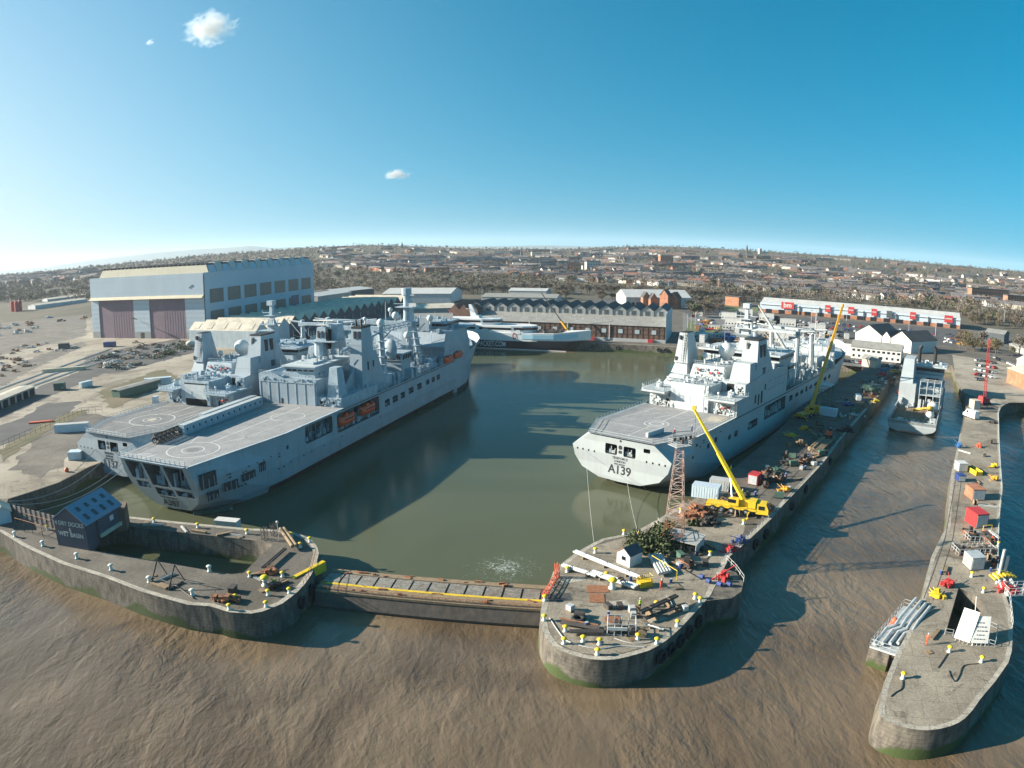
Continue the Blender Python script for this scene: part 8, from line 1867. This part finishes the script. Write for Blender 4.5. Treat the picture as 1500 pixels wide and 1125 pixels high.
def tree_proto(name, seed, m, rad, h, bare):
    R = random.Random(seed); t = thing(name, 'x', 'tree')
    tr = MB(); tr.cyl((0, 0, -1), (0, 0, h * .45), h * .035, h * .022, 6); tr.cyl((0, 0, h * .45), (R.uniform(-.4, .4), 0, h * .8), h * .022, h * .008, 5)
    for k in range(6): a = R.uniform(0, 6.28); z = h * R.uniform(.25, .5); tr.cyl((0, 0, z), (math.cos(a) * rad * .65, math.sin(a) * rad * .65, z + h * R.uniform(.18, .35)), h * .014, h * .005, 4)
    tr.build('trunk', 'bark', t); crown_mesh(seed, 900 if bare else 500, rad, h * .35, h, bare, h / 9).build('crown', m, t)
    return proto(t)
protos = [tree_proto('bare_tree', 1, 'twig_brown', 4.0, 9.5, True), tree_proto('bare_tree', 2, 'twig_grey', 4.6, 11, True), tree_proto('bare_tree', 3, 'twig_olive', 4.2, 8.5, True), tree_proto('evergreen_tree', 4, 'evergreen', 3.6, 8.5, False)]
plabel = [('brown leafless tree in the belt of woodland between docks and town', 'brown leafless trees beyond the docks'), ('grey leafless tree in the belt of woodland between docks and town', 'grey leafless trees beyond the docks'), ('olive tinted leafless tree in the belt of woodland beyond the docks', 'olive tinted leafless trees beyond the docks'), ('dark evergreen tree among the leafless ones beyond the docks', 'dark evergreens beyond the docks')]
# building blockers so that trees and houses do not stand inside the big sheds
def blocked(x, y):
    for o in BLK:
        if o[0] - 6 < x < o[1] + 6 and o[2] - 6 < y < o[3] + 6: return True
    return False
BLK = []
bpy.context.view_layer.update()
for o in list(bpy.data.objects):
    if o.type == 'MESH' and (o.name.startswith('wall') or o.name.startswith('brick_wall') or o.name.startswith('roof')):
        c = [o.matrix_world @ Vector(q) for q in o.bound_box]; BLK.append((min(p.x for p in c), max(p.x for p in c), min(p.y for p in c), max(p.y for p in c)))
def sample(n, poly):
    xs = [p[0] for p in poly]; ys = [p[1] for p in poly]; out = []
    while len(out) < n:
        x = NR.uniform(min(xs), max(xs)); y = NR.uniform(min(ys), max(ys)); ins = False; j = len(poly) - 1
        for i in range(len(poly)):
            if (poly[i][1] > y) != (poly[j][1] > y) and x < (poly[j][0] - poly[i][0]) * (y - poly[i][1]) / (poly[j][1] - poly[i][1]) + poly[i][0]: ins = not ins
            j = i
        if ins: out.append((x, y))
    return out
near = []   # (x, y, z, kind)
def belt(n, poly, w_):
    g_ = ground(*zip(*sample(n, poly)))
    for q in g_:
        if not np.isnan(q[0]) and not blocked(q[0], q[1]): near.append((q[0], q[1], q[2], int(NR.choice(4, p=w_))))
belt(620, [(462, 430), (560, 418), (740, 414), (830, 416), (900, 424), (1000, 430), (1110, 436), (1110, 444), (1010, 440), (860, 432), (740, 432), (560, 431), (470, 440)], [.5, .35, .1, .05])
belt(260, [(1000, 428), (1120, 432), (1260, 440), (1420, 452), (1440, 470), (1400, 462), (1240, 446), (1090, 438)], [.3, .1, .55, .05])
belt(130, [(1412, 458), (1500, 452), (1510, 484), (1470, 482), (1415, 474)], [.35, .2, .4, .05])
belt(34, [(1000, 446), (1050, 446), (1056, 462), (1012, 466)], [.3, .2, .4, .1])
belt(46, [(-10, 428), (126, 420), (126, 436), (-10, 448)], [.5, .4, .05, .05])
belt(14, [(700, 436), (760, 434), (905, 440), (905, 450), (860, 442), (760, 438)], [.3, .2, .3, .2])
belt(16, [(1410, 505), (1500, 520), (1500, 528), (1400, 512)], [.3, .2, .4, .1])
near.sort(key=lambda q: math.hypot(q[0], q[1]))
used = set()
for q in near[:295]:
    k = q[3]; s = NR.uniform(.75, 1.3)
    place(protos[k], k not in used, (q[0], q[1], q[2] - .2), NR.uniform(0, 6.28), plabel[k][0], 'tree', plabel[k][1], (s * NR.uniform(.9, 1.2), s * NR.uniform(.9, 1.2), s)); used.add(k)
# ---- far woodland as one mass
def scatter_mass(name, meshes, pts, scl, m, label, cat):
    V, F = [], []; off = 0
    for i, (x, y, z) in enumerate(pts):
        mb = meshes[i % len(meshes)]; a = NR.uniform(0, 6.28); s = scl[i]; ca, sa = math.cos(a) * s, math.sin(a) * s
        v_ = mb[0]; vv = np.empty_like(v_); vv[:, 0] = v_[:, 0] * ca - v_[:, 1] * sa + x; vv[:, 1] = v_[:, 0] * sa + v_[:, 1] * ca + y; vv[:, 2] = v_[:, 2] * s + z
        V.append(vv); F.append(mb[1] + off); off += len(v_)
    V = np.concatenate(V); F = np.concatenate(F); me = bpy.data.meshes.new(name)
    me.vertices.add(len(V)); me.vertices.foreach_set('co', V.ravel()); me.loops.add(F.size); me.loops.foreach_set('vertex_index', F.ravel().astype(np.int32)); me.polygons.add(len(F)); me.polygons.foreach_set('loop_start', np.arange(0, F.size, F.shape[1], dtype=np.int32)); me.update(calc_edges=True)
    me.materials.append(MATS[m]); o = bpy.data.objects.new(name, me); COL.objects.link(o); tag(o, label, cat, None, 'stuff'); return o
def small_crown(seed, n=34, bare=True):
    mb = crown_mesh(seed, n, 4.2, 2.2, 8.5, bare, 2.1); return (np.array(mb.v), np.array([f for f in mb.f if len(f) == 4]))
sets = {'twig_brown': [], 'twig_olive': [], 'twig_grey': [], 'evergreen': []}
names_ = list(sets)
for q in near[295:]: sets[names_[q[3] if q[3] < 3 else 3]].append(q[:3])
sx1 = np.concatenate([NR.uniform(-60, 1560, 8000), NR.uniform(-60, 470, 3000)]); f = NR.uniform(0, 1, 11000) ** 1.2
low = np.interp(sx1, [-60, 130, 460, 760, 1000, 1250, 1400, 1560], [446, 440, 426, 414, 422, 438, 450, 457])
sy1 = sky_px(sx1) + 1.5 + f * (low - sky_px(sx1) - 1.5)
g_ = ground(sx1, sy1)
kk = NR.choice(4, len(g_), p=[.45, .15, .28, .12])
for i in range(len(g_)):
    if not np.isnan(g_[i][0]) and not blocked(g_[i][0], g_[i][1]): sets[names_[kk[i]]].append(tuple(g_[i]))
# ridge line trees
az = NR.uniform(-.75, .75, 900); rr = NR.uniform(2350, RS, 900)
for a, r in zip(az, rr): x, y = r * math.sin(a), r * math.cos(a); sets[names_[int(NR.choice(4, p=[.5, .05, .3, .15]))]].append((x, y, float(landz_np(np.array([x]), np.array([y]))[0])))
for k, nm in enumerate(names_):
    p = np.array(sets[nm]); ms_ = [small_crown(50 + 7 * k + j, 40, nm != 'evergreen') for j in range(5)]
    scatter_mass('distant_woodland', ms_, p - np.array([0, 0, 1.5]), NR.uniform(.7, 1.45, len(p)), nm, ['brown leafless woodland scattered over the town and hills', 'olive tinted leafless woodland scattered over the town', 'grey leafless woodland scattered over the town and hills', 'dark evergreen trees scattered over the town and hills'][k], 'woodland')
# ---- houses
mat('wall_cream', (0.55, 0.50, 0.41), (0.44, 0.40, 0.33), .1, .8); mat('wall_white', (0.66, 0.65, 0.62), (0.58, 0.57, 0.54), .1, .8)
mat('slate', (0.085, 0.083, 0.088), (0.14, 0.13, 0.128), .3, .8); mat('tile_red', (0.23, 0.10, 0.07), (0.17, 0.085, 0.06), .3, .85); mat('tile_brown', (0.14, 0.105, 0.085), (0.10, 0.08, 0.07), .3, .85)
def house_proto(wallm, roofm, w_, d, h, hr, chim=True):
    t = thing('house', 'x', 'house')
    gable_walls(-w_ / 2, w_ / 2, -d / 2, d / 2, -3, h, hr, 'x').build('wall', wallm, t)
    rf = gable_roof(-w_ / 2, w_ / 2, -d / 2, d / 2, h, hr, 'x', .35, .15).build('roof', roofm, t)
    if chim: MB().box(-w_ / 2 + .4, -w_ / 2 + 1.3, -.5, .5, h, hr + 1.3).build('chimney', 'brick_red', rf)
    m = MB()
    for x in np.arange(-w_ / 2 + 1.4, w_ / 2 - 1, 2.8):
        for z in (1.0, 3.7):
            if z + 1.2 < h: m.box(x, x + 1.2, -d / 2 - .05, -d / 2 + .05, z, z + 1.2)
    m.build('window_row', 'glass_dark', t)
    return proto(t)
hp_ = [(house_proto('brick_red', 'slate', 9, 8, 5.6, 8.4), 'red brick house with slate roof in the town beyond the woods', 'red brick and slate houses'), (house_proto('wall_cream', 'slate', 10, 8, 5.6, 8.2), 'cream walled house with slate roof in the town beyond the woods', 'cream and slate houses'),
       (house_proto('wall_white', 'tile_brown', 9, 8, 5.4, 8.0), 'white walled house with brown tiled roof in the town', 'white and brown roofed houses'), (house_proto('brick_red', 'tile_red', 10, 8, 5.4, 8.2), 'brick house with red tiled roof in the town', 'red roofed brick houses'), (house_proto('brick_orange', 'slate', 12, 9, 6, 9), 'broad orange brick house with dark roof in the town', 'orange brick houses')]
rows = []
hx = []
for _ in range(760):
    px = NR.uniform(470, 1540) if NR.random() < .85 else NR.uniform(-40, 130)
    lo = float(np.interp(px, [-60, 130, 460, 560, 700, 860, 1000, 1250, 1400, 1560], [420, 410, 392, 398, 406, 414, 420, 436, 448, 452])); s0 = float(sky_px(px)) + 4
    py = s0 + (lo - s0) * NR.random() ** .8; rows.append((px, py))
gr = ground(*zip(*rows))
for q in gr:
    if np.isnan(q[0]): continue
    a = NR.choice([.15, .5, -.4, -.9, 1.2]) + NR.uniform(-.1, .1); n_ = int(NR.integers(2, 10)); st_ = int(NR.choice(5, p=[.38, .30, .18, .08, .06]))
    for k in range(n_):
        x = q[0] + math.cos(a) * k * 10.5; y = q[1] + math.sin(a) * k * 10.5
        if blocked(x, y): continue
        hx.append((x, y, a, st_ if NR.random() < .8 else int(NR.choice(5))))
# dark slate terraces on the hill behind the brick shed
for (x0, y0, x1, y1, rws) in ((600, 398, 720, 376, 5), (840, 408, 990, 402, 3)):
    for r_ in range(rws):
        e_ = ground([x0 + r_ * 6, x1 + r_ * 14], [y0 - r_ * 1.2, y1 + r_ * 1.5])
        if np.isnan(e_).any(): continue
        d = e_[1] - e_[0]; L2 = math.hypot(d[0], d[1]); a = math.atan2(d[1], d[0])
        for k in range(int(min(L2, 900) / 9.5)): hx.append((e_[0][0] + math.cos(a) * k * 9.5, e_[0][1] + math.sin(a) * k * 9.5, a, 0))
hx = [(x, y, float(landz_np(np.array([x]), np.array([y]))[0]), a, s) for x, y, a, s in hx if math.hypot(x, y) > 700 and abs(math.atan2(x, y)) < .8]
hx.sort(key=lambda q: math.hypot(q[0], q[1])); used = set()
for q in hx[:290]:
    k = q[4]; place(hp_[k][0], k not in used, (q[0], q[1], q[2]), q[3], hp_[k][1], 'house', hp_[k][2]); used.add(k)
for k in range(5):
    if k not in used: place(hp_[k][0], True, (q[0] + 20 * k, q[1] + 30, q[2]), 0, hp_[k][1], 'house', hp_[k][2])
me = bpy.data.meshes.new('distant_houses'); V, F, MI = [], [], []
WM = ['brick_red', 'wall_cream', 'wall_white', 'brick_red', 'brick_orange', 'slate', 'slate', 'tile_brown', 'tile_red', 'slate']
for (x, y, z, a, s) in hx[290:]:
    w_, d, h, hr = 5.0, 4, 5.4, 8.2; ca, sa = math.cos(a), math.sin(a); b0 = len(V)
    for (u, v_, zz) in ((-w_, -d, -3), (w_, -d, -3), (w_, d, -3), (-w_, d, -3), (-w_, -d, h), (w_, -d, h), (w_, d, h), (-w_, d, h), (-w_, 0, hr), (w_, 0, hr), (-w_ - .3, -d - .4, h - .1), (w_ + .3, -d - .4, h - .1), (w_ + .3, d + .4, h - .1), (-w_ - .3, d + .4, h - .1), (-w_ - .3, 0, hr + .2), (w_ + .3, 0, hr + .2)):
        V.append((x + u * ca - v_ * sa, y + u * sa + v_ * ca, z + zz))
    for f_ in ((0, 1, 5, 4), (2, 3, 7, 6), (1, 2, 6, 9, 5), (3, 0, 4, 8, 7)): F.append(tuple(i + b0 for i in f_)); MI.append(s)
    for f_ in ((10, 11, 15, 14), (14, 15, 12, 13)): F.append(tuple(i + b0 for i in f_)); MI.append(5 + s)
me.from_pydata(V, [], F)
for nm in WM: me.materials.append(MATS[nm])
me.polygons.foreach_set('material_index', MI); me.update(); o = bpy.data.objects.new('distant_houses', me); COL.objects.link(o); tag(o, 'packed houses of the town climbing to the ridge', 'houses', None, 'stuff')
# ---- cars
cps = [(vehicle_proto('parked_car', 'car', c), lb) for c, lb in (('car_white', 'white'), ('car_silver', 'silver'), ('car_black', 'black'), ('car_red', 'red'), ('car_blue', 'blue'), ('car_grey', 'grey'))]
usedc = set()
def car(x, y, rz, where, grp, z=5.02):
    k = int(NR.choice(6, p=[.26, .22, .2, .1, .1, .12])); place(cps[k][0], k not in usedc, (x, y, z), rz, cps[k][1] + ' car ' + where, 'car', cps[k][1] + ' ' + grp); usedc.add(k)
a, b = P(1125, 467), P(1400, 492); d = Vector((b[0] - a[0], b[1] - a[1])); n_ = d.normalized(); pn = Vector((n_.y, -n_.x)); ca_ = math.atan2(pn.y, pn.x)
sheet([P(1110, 461), P(1412, 484), P(1400, 507), P(1100, 484)], 5.03, 'car_park', 'asphalt', True)
cnt = 0
for row in range(4):
    for k in range(34):
        if NR.random() < .28: continue
        p = Vector(a) + n_ * (k * d.length / 34) + pn * (row * 17 - 2 + (row % 2) * -6); car(p.x, p.y, ca_ + (PI if NR.random() < .5 else 0), 'parked in the retail car park', 'cars in the retail car park')
sheet([(1225, 527), (1330, 536), (1335, 545), (1225, 534)], 5.04, 'office_apron', 'road_mat')
for k in range(17): p = P(1232 + k * 5.6, 529.5 + k * .62); car(p[0], p[1], -1.9, 'parked in front of the long white office', 'cars by the white office')
sheet([(1395, 520), (1500, 535), (1520, 590), (1478, 590), (1464, 597), (1412, 575), (1400, 556)], 5.05, 'yard_apron', 'yard')
for k in range(22):
    px, py = (1432 + (k % 5) * 6 + rnd.uniform(-1, 1), 529 + (k // 5) * 7 + (k % 5) * 1.0); p = P(px, py); car(p[0], p[1], rnd.choice((.3, .4, 2.9)), 'parked in the open yard by the channel', 'cars in the open yard by the channel')
for k in range(16): p = P(1452 + k * 4, 523 + k * 1.7); car(p[0], p[1], .9, 'in the angled row along the yard wall', 'cars along the yard wall')
for k in range(26): p = P(rnd.uniform(1010, 1110), rnd.uniform(466, 490)); car(p[0], p[1], rnd.uniform(0, 3), 'standing in the lot behind A139', 'cars behind A139')
sheet([(1000, 452), (1110, 455), (1230, 490), (1235, 520), (1000, 505)], 5.03, 'service_yard', 'road_mat')
sheet([(870, 436), (1110, 446), (1110, 462), (1010, 462), (985, 450), (870, 444)], 5.04, 'access_road', 'asphalt')
sheet([(1010, 470), (1060, 478), (1050, 500), (1000, 496)], 5.06, 'lawn', 'grass_mat'); sheet([(1060, 446), (1112, 450), (1108, 459), (1060, 455)], 5.07, 'lawn', 'grass_mat')
# site cabins, containers and plant in the service yard behind A139
def small_box(name, cat, size, m, lid):
    t = thing(name, 'x', cat); l, w_, h = size; MB().box(-l / 2, l / 2, -w_ / 2, w_ / 2, 0, h).build('body', m, t); MB().box(-l / 2 - .1, l / 2 + .1, -w_ / 2 - .1, w_ / 2 + .1, h, h + .18).build('roof', lid, t)
    w2 = MB()
    for x in np.arange(-l / 2 + .6, l / 2 - .8, 2.2): w2.box(x, x + 1, -w_ / 2 - .04, -w_ / 2, 1.1, 2.0)
    w2.build('window_row', 'glass_dark', t); return proto(t)
kinds = [(small_box('site_cabin', 'cabin', (8, 3, 2.8), 'offwhite', 'roof_white'), 'white site cabin in the service yard behind A139', 'cabin', 'white site cabins'), (small_box('storage_container', 'container', (6, 2.5, 2.6), 'tarp_blue', 'tarp_blue'), 'blue storage container in the service yard behind A139', 'container', 'blue containers'), (small_box('storage_container', 'container', (6, 2.5, 2.6), 'shed_grey', 'shed_grey'), 'grey storage container in the service yard behind A139', 'container', 'grey containers'), (small_box('storage_container', 'container', (6, 2.5, 2.6), 'rust', 'rust'), 'rusty storage container in the service yard behind A139', 'container', 'rusty containers'), (small_box('site_cabin', 'cabin', (12, 3, 5.4), 'white', 'roof_white'), 'tall double stacked white cabin in the service yard', 'cabin', 'double stacked cabins')]
u2 = set()
for k in range(86):
    while True:
        px, py = rnd.uniform(1020, 1240), rnd.uniform(462, 512)
        if py > 462 + (px - 1110) * .2 and not (px > 1225 and py > 498): break
    q = P(px, py)
    if blocked(*q): continue
    i = rnd.choice((0, 0, 0, 1, 2, 2, 3, 4)); place(kinds[i][0], i not in u2, (q[0], q[1], 5.05), -.42 + rnd.choice((0, 0, 1.57)), kinds[i][1], kinds[i][2], kinds[i][3]); u2.add(i)
for k in range(24):
    px, py = rnd.uniform(1030, 1230), rnd.uniform(470, 515); heap('yard_stock', 'small pile of mixed plant in the service yard behind A139', 'stock', px, py, rnd.uniform(4, 9), rnd.uniform(3, 5), 24, rnd.choice(('dark_steel', 'timber', 'galv', 'amber', 'tarp_blue', 'red')), 200 + k, 1.8, 0, 'piles in the service yard', 1.4)
for k in range(12): px = rnd.uniform(1345, 1420); heap('scrap_stock', 'coloured scrap and plant heap by the open barn', 'scrap', px + 40, 500 + (px - 1345) * .12 + rnd.uniform(-4, 4), 8, 5, 30, rnd.choice(('tarp_blue', 'amber', 'white', 'rust', 'orange')), 300 + k, 2.5, 0, 'scrap heaps by the open barn', 1.6)
for k, (x, y) in enumerate(((1007, 481), (1012, 482), (1018, 482))):
    t = thing('flag_pole', 'white flag pole on the grass beside the brick shed', 'flag pole', at(x, y), 0, 'three flag poles'); MB().cyl((0, 0, 0), (0, 0, 10), .12, .08, 6).build('pole', 'white', t); m = MB(); m.box(0, 2.2, -.04, .04, 8, 9.8); m.build('flag', ('white', 'red', 'white')[k], t)
for (x, y, h) in ((1188, 478, 12), (1296, 470, 14), (1370, 492, 22), (1470, 480, 24), (1240, 470, 12), (1018, 456, 10), (1085, 470, 14), (545, 428, 12), (706, 434, 10), (1330, 500, 12)):
    t = thing('light_column', 'tall thin grey light column beyond the docks', 'lamp post', at(x, y), 0, 'light columns beyond the docks'); MB().cyl((0, 0, 0), (0, 0, h), .22, .1, 6).build('column', 'galv', t); MB().box(-.9, .9, -.2, .2, h, h + .25).build('lamp_head', 'galv', t)
# ---- left hand yard: tracks, stored steel, heaps
def track(pts, gap=1.5):
    p = [P(*q) for q in pts]; m = MB()
    for k in (0, 1):
        o = offset(p, k * gap); o2 = offset(p, k * gap + .35)
        for i in range(len(p) - 1): m.add([(*o[i], 5.07), (*o2[i], 5.07), (*o2[i + 1], 5.07), (*o[i + 1], 5.07), (*o[i], 5.35), (*o2[i], 5.35), (*o2[i + 1], 5.35), (*o[i + 1], 5.35)], [(4, 5, 6, 7), (0, 4, 7, 3), (1, 2, 6, 5)])
    tag(m.build('railway_track', 'galv'), kind='structure')
track([(-40, 601), (60, 562), (190, 517)]); track([(-40, 594), (60, 556), (180, 513)], 1.5); track([(-40, 586), (60, 549), (165, 511)], 1.5)
R3 = random.Random(9)
def piles(n, poly, mats_, label, group, w_=(4, 9), h=1.5, big=1.2, seed=400):
    for k, (px, py) in enumerate(sample(n, poly)):
        q = P(px, py)
        if blocked(*q): continue
        heap('steel_stock', label, 'stock', px, py, R3.uniform(*w_), R3.uniform(2.5, 4), 18, R3.choice(mats_), seed + k, h, R3.uniform(.1, .5), group, big)
piles(95, [(135, 522), (262, 494), (288, 508), (180, 543), (150, 545)], ['dark_steel', 'green_paint', 'galv', 'timber', 'dark_steel', 'offwhite'], 'row of dark stored steelwork in the yard left of A137', 'stored steelwork in the long yard rows', seed=400)
piles(16, [(132, 500), (245, 493), (240, 500), (140, 505)], ['rust', 'timber', 'red', 'dark_steel', 'galv'], 'scattered steelwork before the doors of the great hall', 'steelwork before the hall doors', seed=450)
piles(12, [(40, 505), (120, 500), (125, 512), (50, 520)], ['galv', 'offwhite', 'dark_steel', 'rust'], 'loose steelwork in the far left yard', 'far left steelwork', seed=480)
piles(10, [(180, 500), (215, 496), (220, 500), (190, 504)], ['green_paint', 'dark_steel', 'timber'], 'low mixed stock behind the railway tracks', 'stock behind the tracks', seed=500)
piles(26, [(-10, 520), (40, 505), (40, 540), (-10, 560)], ['dark_steel', 'timber', 'offwhite', 'rust'], 'scattered stock on the open left yard', 'stock on the open left yard', (3, 8), 1.4, 1.2, 560)
piles(14, [(-10, 470), (126, 462), (126, 480), (-10, 495)], ['offwhite', 'rust', 'dark_steel', 'gable_pale', 'red'], 'works plant on the far left ground', 'works plant far left', (8, 16), 3, 2.2, 520)
heap('white_boat_cover', 'white wrapped tank lying at the hall corner', 'tank', 278, 508, 4, 3, 4, 'white', 600, 1)
o = MB().sph((0, 0, 1.8), 2.4, 12, .8, 1.3, .9).build('white_tank', 'white', None, True, at(279, 508)); tag(o, 'large white tank lying near the corner of the great hall', 'tank')
box_thing('blue_plant', 'dark blue plant box standing before the great hall', 'plant', 161, 508, (8, 3, 3), .2, 'blue')
box_thing('dark_container', 'dark blue container left of the tracks', 'container', 94, 511, (7, 3.5, 3.5), .2, 'gable_dark')
box_thing('site_truck', 'small pale tipper truck on the yard track', 'truck', 126, 567, (6, 2.4, 2.4), 1.2, 'pale_blue')
box_thing('site_truck', 'green grey loader beside the concrete bays', 'loader', 88, 571, (5, 3, 3), .3, 'green_paint')
t, L_ = shed('concrete_bays', 'long low concrete bay building at the left edge of the yard', (-40, 618), (52, 578), 9, 3.6, 3.9, 'shed_grey', 'pale_stone', cat='building')
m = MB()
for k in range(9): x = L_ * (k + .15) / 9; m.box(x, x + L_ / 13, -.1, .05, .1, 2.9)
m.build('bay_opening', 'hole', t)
m = MB(); m.box(0, 24, -1, 1, 0, 1.8); o = m.build('barrier_wall', 'clad_cream', None, False, at(63, 546), .36); tag(o, 'long low yellowish barrier wall beside the tracks', 'wall')
quay_rail('long wire fence along the scrub by the hall yard', [(-20, 668), (60, 632), (120, 606), (150, 604)], 'dark_steel', 5.02, 2.2, 3.0, .06)
t, L_ = shed('mesh_store', 'long low mesh roofed store on the quay beside A137', (176, 583), (236, 566), 5, 3.0, 3.2, 'green_paint', 'roof_grey', cat='store')
o = MB().sph((0, 0, .5), .7, 8).build('orange_buoy', 'orange', None, True, at(98, 691)); tag(o, 'orange buoy lying on the yard quay edge', 'buoy')
o = MB().obox((0, 0, 0), 9, 2, .5, 0).build('orange_barrier', 'orange', None, False, at(60, 619), .4); tag(o, 'orange plastic barriers by the scrub strip', 'barrier')
bush('yard_bush', 'low dark scrub beside the stored steel', at(245, 520), 5, 700, 'evergreen', 40); bush('yard_bush', 'dark scrub clump nearest A137 funnel', at(268, 512), 6, 800, 'evergreen', 41)
# ================================================================== HAZE AND CLOUDS
def vol_mat(name, dens, col, aniso=0.3):
    m = bpy.data.materials.new(name); m.use_nodes = True; nt = m.node_tree; nt.nodes.clear()
    o = N(nt, 'ShaderNodeOutputMaterial'); v = N(nt, 'ShaderNodeVolumePrincipled'); v.inputs['Density'].default_value = dens; v.inputs['Color'].default_value = (*col, 1); v.inputs['Anisotropy'].default_value = aniso
    lnk(nt, v.outputs[0], o.inputs['Volume']); MATS[name] = m; return m, v, nt
def cloud(name, label, c, size, seed, dens=.02):
    m, v, nt = vol_mat(name + '_mat%d' % seed, dens, (.98, .98, .98), .35)
    tc = N(nt, 'ShaderNodeTexCoord'); n = N(nt, 'ShaderNodeTexNoise'); n.inputs['Scale'].default_value = 2.6; n.inputs['Detail'].default_value = 9; n.inputs['Roughness'].default_value = .62; n.inputs['Distortion'].default_value = .6
    mp = N(nt, 'ShaderNodeMapping'); mp.inputs['Location'].default_value = (seed, seed * 2, 0); lnk(nt, tc.outputs['Object'], mp.inputs[0]); lnk(nt, mp.outputs[0], n.inputs['Vector'])
    ln_ = N(nt, 'ShaderNodeVectorMath', operation='LENGTH'); lnk(nt, tc.outputs['Object'], ln_.inputs[0])
    fall = N(nt, 'ShaderNodeMapRange'); fall.inputs[1].default_value = .15; fall.inputs[2].default_value = 1.0; fall.inputs[3].default_value = .22; fall.inputs[4].default_value = -.36; lnk(nt, ln_.outputs['Value'], fall.inputs[0])
    ad = N(nt, 'ShaderNodeMath', operation='ADD'); lnk(nt, n.outputs['Fac'], ad.inputs[0]); lnk(nt, fall.outputs[0], ad.inputs[1])
    mr = N(nt, 'ShaderNodeMapRange'); mr.inputs[1].default_value = .46; mr.inputs[2].default_value = .60; mr.inputs[3].default_value = 0; mr.inputs[4].default_value = dens; lnk(nt, ad.outputs[0], mr.inputs[0]); lnk(nt, mr.outputs[0], v.inputs['Density'])
    mb = MB().sph((0, 0, 0), 1.0, 20); o = mb.build(name, m, None, True, c); o.scale = size; o.rotation_euler = (0, 0, 0); tag(o, label, 'cloud', None, 'thing'); return o
def sky_at(px, py, d): X, Y, Z = ray(px, py); return (X * d, Y * d, HGT + Z * d)
cloud('cloud', 'larger ragged white cloud high in the left sky', sky_at(308, 42, 9000), (560, 300, 360), 3, .016)
cloud('cloud', 'small flat white cloud low in the middle sky', sky_at(581, 256, 9000), (290, 170, 120), 11, .018)
cloud('cloud', 'tiny wisp of cloud left of the larger cloud', sky_at(220, 62, 9000), (110, 60, 70), 17, .009)
HZ = MB().box(-9500, 9500, -300, 10700, -4, 190)
m, v, nt_ = vol_mat('haze_mat', 0.00007, (0.80, 0.90, 1.0), .2)
o = HZ.build('haze', m); tag(o, 'thin pale haze over the docks and the distant town', 'haze', None, 'stuff')
SC.cycles.volume_step_rate = 4; SC.cycles.volume_max_steps = 96
